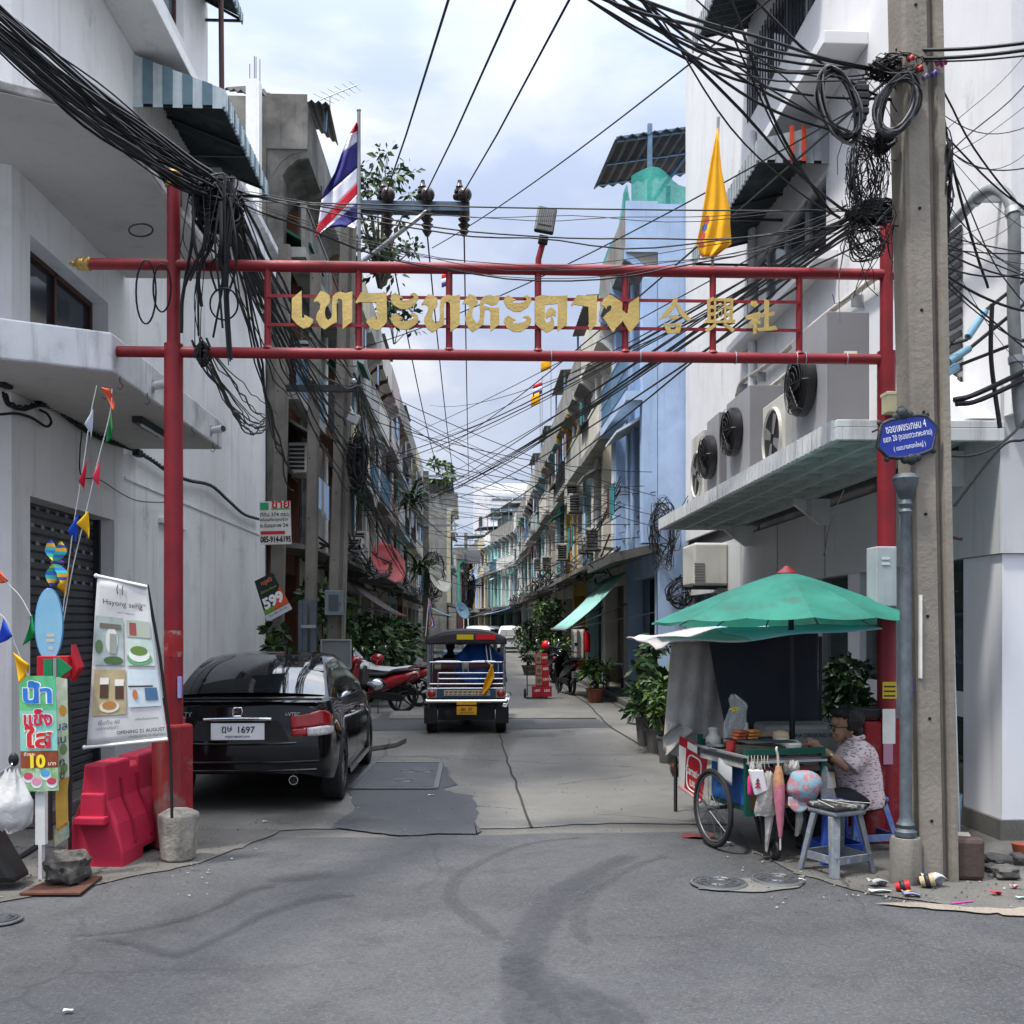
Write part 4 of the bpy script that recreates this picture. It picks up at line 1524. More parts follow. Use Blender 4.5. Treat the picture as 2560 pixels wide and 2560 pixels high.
mb=MB()
mb.tube([(pl-0.42,GY,zb_),(pr+0.1,GY,zb_)],0.042,16)
mb.build('lower_beam',REDP,GATE,smooth=50)
M=Matrix.Rotation(-math.pi/2,3,'Y')
mb=MB()
mb.lathe([(0.043,0),(0.055,0.01),(0.055,0.03),(0.045,0.05),(0.052,0.07),(0.045,0.1),(0.02,0.12),(0.026,0.135),(0.012,0.155),(0.004,0.165)],(pl-0.62,GY,zt_),16,M)
mb.build('finial',BRASS,GATE,smooth=40)
posts=[gz(x,780).x for x in(669,897,1123,1345,1563,1782,1998)]
for x in posts:
 mb=MB()
 mb.tube([(x,GY,zb_+0.02),(x,GY,zt_-0.02)],0.026,12)
 mb.lathe([(0.042,0),(0.028,0.02)],(x,GY,zb_+0.035),12,cap=False)
 mb.build('gate_post',REDP,GATE,smooth=50)
for zz in(gz(1280,750).z,gz(1280,821).z):
 mb=MB()
 mb.bx(posts[0],posts[-1],GY-0.034,GY-0.027,zz-0.012,zz+0.012)
 mb.build('rail',REDP,GATE)
for px in(1378,1600,1838,1990,2012,2115):
 x=gz(px,890).x
 mb=MB()
 mb.tube([(x,GY+0.046*math.cos(a/12*math.tau),zb_+0.046*math.sin(a/12*math.tau))for a in range(12)],0.004,5,closed=True)
 mb.build('tie_wire',GALV,GATE)
mb=MB()
mb.box((pl-0.01,GY,0.475),(0.235,0.235,0.95),rz=R(42))
mb.build('plinth',REDC,GATE,bevel=0.02)
mb=MB()
mb.bx(pr-0.2,pr+0.2,GY-0.06,GY+0.3,0,0.95)
mb.build('plinth',REDC,GATE,bevel=0.02)
STK=pm('paper_white','#d9d8d2','#c8c6be',rough=0.8)
mb=MB()
mb.bx(pl+0.05,pl+0.073,GY-0.073,GY-0.03,1.15,1.31)
mb.build('sticker',[pm('sticker_blue','#8e8fc4',rough=0.6)],p1)
for(z0,z1,c)in((1.16,1.30,'#b9a23a'),(0.98,1.04,'#a96c8c')):
 pass
mb=MB()
mb.bx(pr-0.06,pr+0.05,GY-0.0745,GY-0.07,1.13,1.26)
y_=mb.build('sticker',pm('sticker_yellow','#c3a62a',rough=0.6),p2)
mb=MB()
for k in range(3):
 mb.bx(pr-0.05,pr+0.04,GY-0.0755,GY-0.0745,1.145+k*0.036,1.158+k*0.036)
mb.build('print_lines',DARKM,y_)
mb=MB()
mb.bx(pr-0.06,pr+0.04,GY-0.0745,GY-0.07,0.78,1.05)
mb.build('notice',STK,p2)
mb=MB()
mb.bx(pr-0.055,pr+0.02,GY-0.077,GY-0.0735,0.62,0.78)
mb.build('notice',pm('notice_pink','#a87d92',rough=0.7),p2)
G2=[(355,130),(400,142),(435,170),(440,210),(432,240),(400,275),(392,310),(395,350),(420,388),(450,365),(458,330),(455,250),(462,180),(490,150),(530,135),(575,150),(635,135),(633,400),(550,465),(548,230),(540,205),(520,196),(500,210),(495,260),(498,402),(455,425),(390,470),(345,435),(315,370),(325,330),(350,285),(355,245),(340,228),(312,220),(306,232),(294,222),(320,185)]
G4=[(1010,145),(1078,185),(1072,195),(1058,190),(1050,205),(1062,215),(1120,212),(1165,195),(1175,180),(1165,168),(1140,165),(1160,150),(1185,148),(1212,170),(1215,200),(1185,250),(1120,290),(1060,290),(1000,255),(970,200),(978,170)]
def sh(p,dx,dy):
 return[(a+dx,b+dy)for a,b in p]
A_LET=[[[(188,127),(192,360),(205,370),(214,355),(208,338),(232,348),(292,380),(286,412),(255,448),(205,460),(150,425),(102,370),(104,198)]],[G2],[[(715,140),(760,150),(935,145),(940,400),(930,415),(875,470),(845,475),(790,450),(755,400),(765,390),(835,350),(840,355),(832,372),(845,385),(852,378),(845,232),(690,228),(675,240),(660,230)]],[G4,sh(G4,1,180)],[sh(G2,946,27)],[[(1660,157),(1715,175),(1738,215),(1735,240),(1700,275),(1688,320),(1692,360),(1725,415),(1752,385),(1756,330),(1752,260),(1760,212),(1800,175),(1844,163),(1880,177),(1931,164),(1927,204),(1902,247),(1858,259),(1822,240),(1793,233),(1785,262),(1858,279),(1924,276),(1928,422),(1847,490),(1847,313),(1829,291),(1800,298),(1788,422),(1740,460),(1690,492),(1650,450),(1622,380),(1635,330),(1662,290),(1662,260),(1645,245),(1618,240),(1606,250),(1600,238),(1630,200)]],[sh(G4,993,22),sh(G4,993,200)],]
B_LET=[[[(332,128),(372,114),(450,121),(528,117),(526,292),(468,335),(471,165),(440,170),(392,172),(392,262),(402,284),(426,272),(428,243),(398,256),(396,225),(410,200),(428,188),(448,198),(462,222),(456,246),(446,236),(434,235),(447,268),(449,305),(436,326),(402,341),(366,318),(333,288)]],[[(590,113),(640,118),(708,113),(703,290),(660,335),(655,185),(565,170),(560,182),(549,172)]],[[(780,113),(800,118),(860,160),(858,205),(890,230),(900,165),(960,122),(962,275),(905,343),(862,270),(800,340),(770,290),(742,250),(765,225),(790,205),(795,180),(785,175),(765,185),(765,200),(732,168),(745,140)]],[[(1175,125),(1197,138),(1182,185),(1130,245),(1080,265),(1100,235),(1150,180)],[(1178,165),(1196,168),(1230,215),(1280,265),(1245,268),(1205,230)],[(1143,243),(1190,234),(1204,246),(1195,258),(1152,264)],[(1107,285),(1150,288),(1150,300),(1145,302),(1152,324),(1178,322),(1185,300),(1150,300),(1150,288),(1222,280),(1205,345),(1130,347)]],[[(1640,150),(1670,150),(1680,175),(1660,190),(1630,175)],[(1600,240),(1690,215),(1700,235),(1655,285),(1600,320),(1645,262),(1608,264)],[(1648,262),(1672,255),(1670,345),(1650,352)],[(1674,262),(1695,275),(1690,295),(1672,285)],[(1718,138),(1745,150),(1742,316),(1717,318)],[(1692,232),(1717,228),(1717,246),(1695,250)],[(1745,222),(1775,215),(1778,238),(1745,242)],[(1665,318),(1780,300),(1798,325),(1680,335)]],]
def letter(polys,ox,oy,k):
 mb=MB()
 for i,p in enumerate(polys):
  cc=[gz(ox+a/k,oy+b/k,-0.05)for a,b in p]
  mb.prism([(q.x,q.z)for q in cc],(0,GY-0.036-i*0.0012,0),X_,Z_,0.014)
 o=mb.build('letter',GOLD,GATE)
 bm=bmesh.new()
 bm.from_mesh(o.data)
 bmesh.ops.triangulate(bm,faces=[f for f in bm.faces if len(f.verts)>4],ngon_method='EAR_CLIP')
 bmesh.ops.recalc_face_normals(bm,faces=bm.faces)
 bm.to_mesh(o.data)
 bm.free()
 return o
for L_ in A_LET:
 letter(L_,700,690,3.5127)
for L_ in B_LET:
 letter(L_,1200,690,2.415)
mb=MB()
for dy in(0.036,0.05):
 mb.text('興',gz(1200+1441/2.415,690+244/2.415)-Y_*dy,X_,Z_,w=0.235,h=0.275,bold=0.012)
mb.build('letter',GOLD,GATE)
mb=MB()
mb.tube([gz(1290,866),gz(1352,852)],0.008,6)
t=thing('street_lamp','black solar street lamp standing on the red gate beam','street lamp',gz(1345,665))
a,b=gz(1346,668),gz(1358,604)
mb=MB()
mb.tube([a,a+Z_*0.06,b,b+(b-a)*0.15],[0.024,0.024,0.024,0.024],10)
mb.build('lamp_pole',REDP,t,smooth=50)
mb=MB()
d=(gz(1372,512)-gz(1356,604)).normalized()
s_=V((d.z,0,-d.x))
w_=d.cross(s_)
LM=Matrix((s_,d,s_.cross(d))).transposed()
mb.box(gz(1358,600,-0.03),(0.075,0.06,0.06),M=LM)
mb.build('socket',DARKM,t,bevel=0.008)
c=gz(1364,551,-0.08)
LM2=LM@Matrix.Rotation(R(-28),3,'X')
mb=MB()
mb.box(c,(0.15,0.27,0.035),M=LM2)
h_=mb.build('lamp_head',pm('lamp_black','#0f1011','#17191a',rough=0.5),t,bevel=0.012)
mb=MB()
for k in range(7):
 mb.box(c+LM2@V((-0.045+k*0.015,0.01,0.02)),(0.009,0.17,0.012),M=LM2)
 mb.box(c+LM2@V((-0.045+k*0.015,0.01,-0.02)),(0.009,0.17,0.012),M=LM2)
mb.build('led_strip',pm('led_off','#26282a',rough=0.4),h_)
FR=pm('flag_red','#c01f33','#a8182b',scale=5,rough=0.8)
FW=pm('flag_white','#d9d9e4','#c9c9d6',scale=5,rough=0.8)
FB=pm('flag_blue','#2d2b72','#26245f',scale=5,rough=0.8)
FY=pm('flag_yellow','#e0a416','#cf9310',scale=4,rough=0.8)
POLEG=pm('pole_grey','#8d8f91','#7b7d7f',rough=0.5,metal=0.4)
t=thing('flag','Thai tricolour flag drooping from a grey pole on the gate','flag',gz(897,665))
mb=MB()
mb.tube([gz(898,700,0.06),gz(897,278,0.06)],0.014,8)
mb.ell(gz(897,276,0.06),0.018,8,6)
mb.build('flag_pole',POLEG,t,smooth=50)
def along(pts,v):
 f=v*(len(pts)-1)
 i=min(int(f),len(pts)-2)
 return V(pts[i]).lerp(V(pts[i+1]),f-i)
ho=[(893,306,0),(893,360,0),(893,420,0),(893,478,0),(893,520,0),(892,566,0)]
si=[(891,306,0),(864,352,0),(838,430,0),(806,486,0),(797,550,0),(787,595,0),(815,572,0),(848,566,0),(885,572,0)]
bands=[FR,FW,FB,FW,FR,FW,FB,FW]
cuts=[0,0.08,0.18,0.40,0.53,0.64,0.74,0.93,1.0]
def thai(u,v):
 h,s2=along(ho,v),along(si,v)
 q=h.lerp(s2,u)
 return gz(q.x,q.y,0.06+0.05*math.sin(u*7+v*6)*u+0.02*math.sin(u*17+v*3)*u)
fl=MB()
for k in range(8):
 fl.mi(k).sheet(lambda u,v:thai(u,cuts[k]+(cuts[k+1]-cuts[k])*v),20,6)
fl.build('cloth',bands,t,smooth=180,solid=0.003)
t=thing('flag','plain yellow flag with a small emblem rolled round a pole on the gate','flag',gz(1780,670))
mb=MB()
mb.tube([gz(1780,690,0.05),gz(1796,293,0.05)],0.012,8)
mb.build('flag_pole',POLEG,t,smooth=50)
lf=[(1793,320,0),(1773,420,0),(1757,525,0),(1750,570,0),(1740,610,0),(1755,643,0)]
rt=[(1795,320,0),(1803,420,0),(1818,500,0),(1826,525,0),(1825,560,0),(1829,610,0),(1790,640,0)]
def yel(u,v):
 q=along(lf,v).lerp(along(rt,v),u)
 return gz(q.x,q.y,0.03-0.04*math.sin(u*3.1)*v-0.025*math.sin(u*14+v*5)*v)
mb=MB()
mb.sheet(yel,24,18)
f=mb.build('cloth',FY,t,smooth=180,solid=0.003)
for(u0,v0,rr,cc)in((0.16,0.62,0.03,'#3d4f86'),(0.14,0.72,0.022,'#a8402c'),(0.2,0.54,0.02,'#a8402c'),(0.13,0.82,0.016,'#b5562c')):
 mb=MB()
 mb.sheet(lambda u,v:V(yel(u0+(u-0.5)*0.16*(1 if abs(v-.5)<0.35 else 0.5),v0+(v-0.5)*0.11))-Y_*0.006,8,8)
 mb.build('emblem',pm('emblem_'+cc,cc,rough=0.8),f,smooth=180)
# ======== poles
POLEC=pm('pole_concrete',(0.235,0.21,0.175),(0.17,0.153,0.13),scale=2.5,rough=0.9,bump=0.3,bscale=30,streak=0.5,dirt=(0.11,0.10,0.09),spots=0.2)
POLED=pm('pole_concrete_left',(0.20,0.185,0.16),(0.145,0.135,0.12),scale=2.5,rough=0.9,bump=0.3,bscale=30,streak=0.5,dirt=(0.075,0.07,0.062))
HOLE=pm('hole_black',(0.01,0.01,0.01),rough=1)
def hpole(name,label,base,top,w,d,mat,group=None,grooves=True,bolts=9,tw=None):
 base,top=V(base),V(top)
 t=thing(name,label,'utility pole',base,group)
 mb=MB()
 q=w/2
 prof=[(-q,0.02),(-q+0.02,0),(0.02,0),(0.05,d*0.25),(q-0.06,d*0.25),(q-0.045,0),(q,0),(q,d),(-q,d)]if grooves else[(-q,0.02),(-q+0.02,0),(q-0.02,0),(q,0.02),(q,d),(-q,d)]
 n=10
 vs=[]
 k=len(prof)
 tw=tw or 0.85
 for i in range(n+1):
  c=base.lerp(top,i/n)
  s=1+(tw-1)*i/n
  vs+=[c+V((x*s,(y-d/2)*s,0))for x,y in prof]
 fs=[tuple(range(k-1,-1,-1)),tuple(n*k+j for j in range(k))]
 for i in range(n):
  for j in range(k):
   fs.append((i*k+j,i*k+(j+1)%k,(i+1)*k+(j+1)%k,(i+1)*k+j))
 mb._add(vs,fs)
 mb.build('shaft',mat,t)
 M=Matrix.Rotation(R(90),3,'X')
 for i in range(bolts):
  f=(i+0.6)/bolts
  c=base.lerp(top,f)
  h=MB()
  h.lathe([(0.001,0),(0.011,0),(0.011,0.004),(0.001,0.004)],c+V((-w*0.2,-d/2*(1+(tw-1)*f),0)),8,M)
  h.build('bolt_hole',HOLE,t)
 return t
b0=PZ(2332,2196)
tp=PY(2286,-60,b0.y+0.05)
BIGP=hpole('utility_pole','big grooved concrete utility pole at the right street corner',b0,tp,0.25,0.22,POLEC,tw=1.1)
mb=MB()
c=b0+V((-0.14,-0.02,0))
for(z0,z1,cc)in((2.05,2.45,'#d7d9da'),):
 mb.bx(c.x-0.0,c.x+0.015,c.y-0.1,c.y-0.05,1.35,1.9)
mb.build('paper_strip',STK,BIGP)
mb=MB()
mb.tube([PZ(2395,2092),PY(2382,1700,6.85),PY(2372,1200,6.95)],0.018,8)
t=thing('pvc_tube','thin white plastic tube strapped to the right side of the big pole','pipe',PZ(2395,2092))
mb.build('tube',PVC,t,smooth=50)
for py in(1640,1480):
 mb=MB()
 p=PY(2380,py,6.8)
 mb.bx(p.x-0.28,p.x+0.03,p.y-0.02,p.y-0.016,p.z,p.z+0.006)
 mb.build('strap',DARKM,t)
mb=MB()
mb.tube([PY(2375,1342,6.95),PY(2405,1348,6.85)],0.012,6)
mb.build('stay_bolt',BROWN,t)
YP=16.0
for(pb,ptp,top,lab,w,gr)in((686,712,615,'left utility pole carrying the land sale sign and the tilted price sign',0.21,False),(772,790,640,'middle utility pole above the grey steel posts on the left',0.18,False)):
 hpole('utility_pole',lab,PY(pb,1563+1.7*2560/YP,YP),PY(ptp,top,YP),w,0.2,POLED,None,gr,8)
PC=hpole('utility_pole','right one of the left poles with the grey meter box and the high crossarm',PY(833,1835,YP),PY(874,500,YP),0.27,0.22,POLED,None,True,8)
FP=hpole('utility_pole','distant utility pole rising in front of the left shophouse row',(-2.15,48,0),(-2.15,48,8.9),0.3,0.25,POLED,None,False,4)
FP2=hpole('utility_pole','farthest utility pole crowded with boxes at the bend of the lane',(-0.55,92,0),(-0.55,92,10),0.34,0.3,POLED,None,False,3)
for(z,w)in((8.6,1.9),(6.3,1.6)):
 mb=MB()
 mb.bx(-2.25,-2.25+w,47.84,47.87,z,z+0.1)
 mb.build('crossarm',GALV,FP)
for(z,w)in((9.6,3.0),(8.8,3),(5.2,2.6)):
 mb=MB()
 mb.bx(-1.6,-1.6+w,91.8,91.84,z,z+0.12)
 mb.build('crossarm',DARKM,FP2)
for x in(-2.6,-1.55,-0.4,0.4):
 mb=MB()
 mb.bx(x-0.45,x+0.35,91.3,91.79,7.2,8.4)
 mb.build('transformer_box',pm('box_grey','#6d7072',rough=0.6),FP2)
ARM=pm('crossarm_steel','#4d5a66','#5c6a76',rough=0.45,metal=0.5)
INS=pm('porcelain_brown','#1d1412','#2a1c18',rough=0.25,spec=0.6)
ya=YP-0.16
xa0,xa1=PY(880,507,ya).x,PY(1174,507,ya).x
za=PY(1030,511,ya).z
t=thing('crossarm','steel high voltage crossarm with three brown insulators above the gate','crossarm',(xa0,ya,za))
mb=MB()
mb.bx(xa0,xa1,ya-0.04,ya+0.04,za+0.02,za+0.04)
mb.bx(xa0,xa1,ya-0.04,ya-0.025,za-0.1,za+0.02)
mb.bx(xa0,xa1,ya+0.06,ya+0.075,za-0.14,za-0.02)
mb.build('channel',ARM,t)
mb=MB()
mb.tube([PY(1078,520,ya-0.06),PY(905,655,ya-0.06)],0.035,6)
mb.build('brace',POLEG,t)
INSP=[]
for px in(967,1065,1157):
 p=PY(px,508,ya)
 mb=MB()
 mb.lathe([(0.02,0),(0.1,0.02),(0.105,0.06),(0.05,0.09),(0.085,0.11),(0.08,0.15),(0.05,0.17),(0.06,0.2),(0.035,0.25),(0.03,0.3)],p+V((-0.05,0,0.05)),14)
 i1=mb.build('insulator',INS,t,smooth=40)
 mb=MB()
 mb.ell(p+V((0.03,-0.12,0.08)),(0.11,0.1,0.12),12,8)
 mb.build('pin_insulator',INS,t,smooth=60)
 mb=MB()
 mb.lathe([(0.03,0),(0.09,-0.03),(0.05,-0.09),(0.095,-0.12),(0.05,-0.18),(0.095,-0.21),(0.05,-0.27),(0.08,-0.3),(0.03,-0.38)],p+V((0.02,-0.03,-0.14)),14)
 mb.build('string_insulator',INS,t,smooth=40)
 INSP.append(p)
p0_,p1_=PY(715,966,YP-0.2),PY(896,972,YP-0.2)
t=thing('crossarm','dark lower crossarm joining the left utility poles','crossarm',p0_)
mb=MB()
mb.bx(p0_.x,p1_.x,p0_.y,p0_.y+0.06,p0_.z-0.07,p0_.z+0.03)
mb.build('channel',DARKM,t)
for px in(779,884):
 p=PY(px,960,YP-0.25)
 mb=MB()
 mb.lathe([(0.02,0),(0.05,0.01),(0.05,0.05),(0.03,0.07),(0.02,0.09)],p,10)
 mb.build('insulator',INS if px<800 else GALV,t,smooth=40)
t=thing('meter_box','grey electricity meter box on the front of the left pole','box',PY(834,1537,YP-0.35))
p=PY(834,1507,YP-0.35)
mb=MB()
mb.box(p+Y_*0.08,(0.27,0.18,0.38))
mb.build('case',pm('meter_grey','#6e7880','#626b73',rough=0.5),t,bevel=0.01)
mb=MB()
mb.box(p+V((0.0,-0.012,0.0)),(0.15,0.008,0.25))
mb.build('door_window',pm('meter_glass','#3d454b',rough=0.15),t)
mb=MB()
mb.box(p+V((0.095,-0.015,-0.02)),(0.015,0.02,0.03))
mb.build('latch',DARKM,t)
t=thing('flood_light','pale square flood light hanging beside the left poles','lamp',PY(884,1050,YP-0.4))
p=PY(884,1046,YP-0.4)
mb=MB()
mb.box(p,(0.17,0.1,0.15),M=Matrix.Rotation(R(25),3,'Y'))
mb.build('housing',pm('flood_white','#a9adad',rough=0.4),t,bevel=0.012)
mb=MB()
mb.tube([p+V((0,0,0.06)),p+V((-0.06,0.1,0.2)),p+V((-0.08,0.3,0.22))],0.012,6)
mb.build('bracket',GALV,t)
SB=pm('sign_blue','#182f8f','#152a80',rough=0.35,spec=0.5)
SF=pm('sign_frame','#2c2f33','#3a3d41',rough=0.45,metal=0.4,bump=0.3,bscale=60)
SPO=pm('sign_post_grey','#4b5156','#5d646a',scale=12,rough=0.5,metal=0.3,bump=0.15,streak=0.3)
bp_=PZ(2264,2206)
t=thing('street_sign','blue street name sign in an ornate dark frame on a grey post','street sign',bp_)
mb=MB()
mb.lathe([(0.098,0),(0.1,0.02),(0.1,0.27),(0.092,0.3)],bp_,18)
mb.build('concrete_foot',POLED,t,smooth=30)
mb=MB()
mb.lathe([(0.06,0.3),(0.07,0.31),(0.072,0.34),(0.05,0.36),(0.06,0.385),(0.045,0.41),(0.038,0.44),(0.037,1.9),(0.035,1.91),(0.033,2.42),(0.045,2.45),(0.034,2.47),(0.046,2.5),(0.034,2.53),(0.05,2.56),(0.075,2.62),(0.085,2.67),(0.06,2.7)],bp_,18)
mb.build('post',SPO,t,smooth=40)
sc_=PY(2267,1092,bp_.y-0.03)
uu=(V((1,0.12,0.2))).normalized()
vv=V((-uu.z,0,uu.x)).normalized()
nn=uu.cross(vv).normalized()
hexo=[(-0.22,-0.03),(-0.16,0.11),(-0.1,0.125),(0.0,0.13),(0.1,0.125),(0.16,0.11),(0.22,0.03),(0.16,-0.11),(0.1,-0.125),(0.0,-0.135),(-0.1,-0.125),(-0.16,-0.11)]
mb=MB()
mb.prism([(x*1.0,y)for x,y in hexo],sc_-nn*0.01,uu,vv,0.02)
pn=mb.build('panel',SB,t)
mb=MB()
rim=[sc_+uu*x+vv*y for x,y in hexo]
mb.tube(rim,0.014,8,closed=True)
for(x,y,r_)in((0,0.155,0.045),(-0.05,0.14,0.028),(0.05,0.14,0.028),(0,0.19,0.022),(-0.17,0.12,0.02),(0.17,0.12,0.02),(-0.17,-0.12,0.02),(0.17,-0.12,0.02),(0,-0.15,0.04),(-0.045,-0.145,0.03),(0.045,-0.145,0.03)):
 mb.ell(sc_+uu*x+vv*y,(r_,r_*0.6,r_),10,6)
mb.build('frame',SF,t,smooth=60)
SWT=pm('sign_text_white','#e8e9ec',rough=0.5)
mb=MB()
fl_=0.0125
mb.text('ซอยเพชรเกษม 4',sc_+vv*0.068+nn*fl_,uu,vv,w=0.29,h=0.052)
mb.text('แยก 20 (ซอยเทวะทหะคาม)',sc_+vv*0.0+nn*fl_,uu,vv,w=0.35,h=0.05)
mb.text('( เขตบางกอกใหญ่ )',sc_-vv*0.066+nn*fl_,uu,vv,w=0.23,h=0.045)
mb.build('lettering',SWT,pn)
t=thing('cable_cabinet','white metal cable cabinet fixed to the right red pillar','cabinet',gz(2222,1516,-0.2))
a,b=gz(2191,1516,-0.28),gz(2236,1366,-0.28)
mb=MB()
mb.bx(a.x,b.x+0.02,a.y,a.y+0.2,a.z,b.z)
mb.build('case',pm('cabinet_white','#a4abae','#979ea2',rough=0.45,streak=0.3),t,bevel=0.008)
mb=MB()
for zz in(b.z-0.1,b.z-0.14):
 mb.bx(a.x+0.04,a.x+0.1,a.y-0.006,a.y-0.0005,zz,zz+0.018)
mb.build('louvre',pm('cabinet_louvre','#c3c9cb',rough=0.4),t)
t=thing('junction_box','small cream junction box at the top of the right red pillar above the street sign','box',gz(2240,1040,-0.15))
a,b=gz(2219,1030,-0.2),gz(2256,980,-0.2)
mb=MB()
mb.bx(a.x,b.x,a.y,a.y+0.12,a.z,b.z)
mb.build('case',pm('jb_cream','#c5bb98','#b8ad8a',rough=0.5),t,bevel=0.006)
mb=MB()
mb.bx(a.x-0.006,b.x+0.006,a.y-0.004,a.y+0.13,b.z-0.02,b.z+0.006)
mb.build('lid',pm('jb_lid','#d0c7a6',rough=0.5),t,bevel=0.004)
# ======== vehicles
CARB=pm('car_black',(0.004,0.0042,0.005),rough=0.1,spec=0.3,coat=0.3)
CARG=pm('car_glass',(0.008,0.009,0.011),rough=0.03,spec=0.8,coat=0.6)
CARW=pm('car_white',(0.66,0.67,0.68),rough=0.25,spec=0.5,coat=0.6)
CHROME=pm('chrome',(0.62,0.63,0.65),rough=0.12,metal=1.0)
TLRED=pm('lamp_red',(0.30,0.008,0.012),(0.20,0.005,0.01),scale=20,rough=0.12,coat=0.8)
TLCLR=pm('lamp_clear',(0.55,0.52,0.52),(0.35,0.33,0.34),scale=40,rough=0.12,coat=0.8)
PLATE=pm('plate_white','#cfd0d2','#c3c4c6',rough=0.45)
PLTXT=pm('plate_text','#26292e',rough=0.5)
TYRE=pm('tyre',(0.018,0.018,0.019),rough=0.8,bump=0.2,bscale=60)
ALLOY=pm('alloy',(0.32,0.32,0.33),rough=0.35,metal=0.8)
PLASB=pm('plastic_black',(0.013,0.013,0.014),rough=0.5)
def wheel(parent,c,r,w,side,rim=ALLOY,spokes=5,name='wheel'):
 """road wheel whose axle is X; side=+1 shows its face towards +X"""
 M=Matrix.Rotation(math.pi/2,3,'Y')
 mb=MB()
 mb.lathe([(r*0.62,-w/2),(r*0.93,-w/2),(r,-w/2+0.02),(r,w/2-0.02),(r*0.93,w/2),(r*0.62,w/2),(r*0.6,w/2-0.03),(r*0.6,-w/2+0.03),(r*0.62,-w/2)],c,28,M,cap=False)
 o=mb.build(name,TYRE,parent,smooth=35)
 mb=MB()
 mb.lathe([(0.001,-0.02),(r*0.6,-0.02),(r*0.62,w/2*side-0.004*side)]if side>0 else[(0.001,0.02),(r*0.6,0.02),(r*0.62,-w/2+0.004)],c,24,M,cap=False)
 for k in range(spokes):
  a=k/spokes*math.tau
  u=V((0,math.cos(a),math.sin(a)))
  t=V((0,-math.sin(a),math.cos(a)))
  x=V((side*(w/2-0.02),0,0))
  mb._add([V(c)+x+u*r*0.1-t*0.035,V(c)+x+u*r*0.6-t*0.06,V(c)+x+u*r*0.6+t*0.06,V(c)+x+u*r*0.1+t*0.035],[(0,1,2,3)])
 mb.lathe([(0.05,0),(0.05,0.012*side)],V(c)+V((side*(w/2-0.025),0,0)),12,M)
 mb.build('rim',[rim],o,smooth=30)
 return o
def loft(mb,secs):
 """secs: list of closed rings with equal counts"""
 k=len(secs[0])
 vs=[p for s in secs for p in s]
 fs=[]
 for i in range(len(secs)-1):
  for j in range(k-1):
   fs.append((i*k+j,i*k+j+1,(i+1)*k+j+1,(i+1)*k+j))
 fs.append(tuple(range(k-1,-1,-1)))
 fs.append(tuple((len(secs)-1)*k+j for j in range(k)))
 return mb._add(vs,fs)
def interp(tab,y):
 for(a,b)in zip(tab[:-1],tab[1:]):
  if y<=b[0]:
   f=(y-a[0])/(b[0]-a[0])
   f=f*f*(3-2*f)if len(tab)>20 else f
   return a[1]+(b[1]-a[1])*f
 return tab[-1][1]
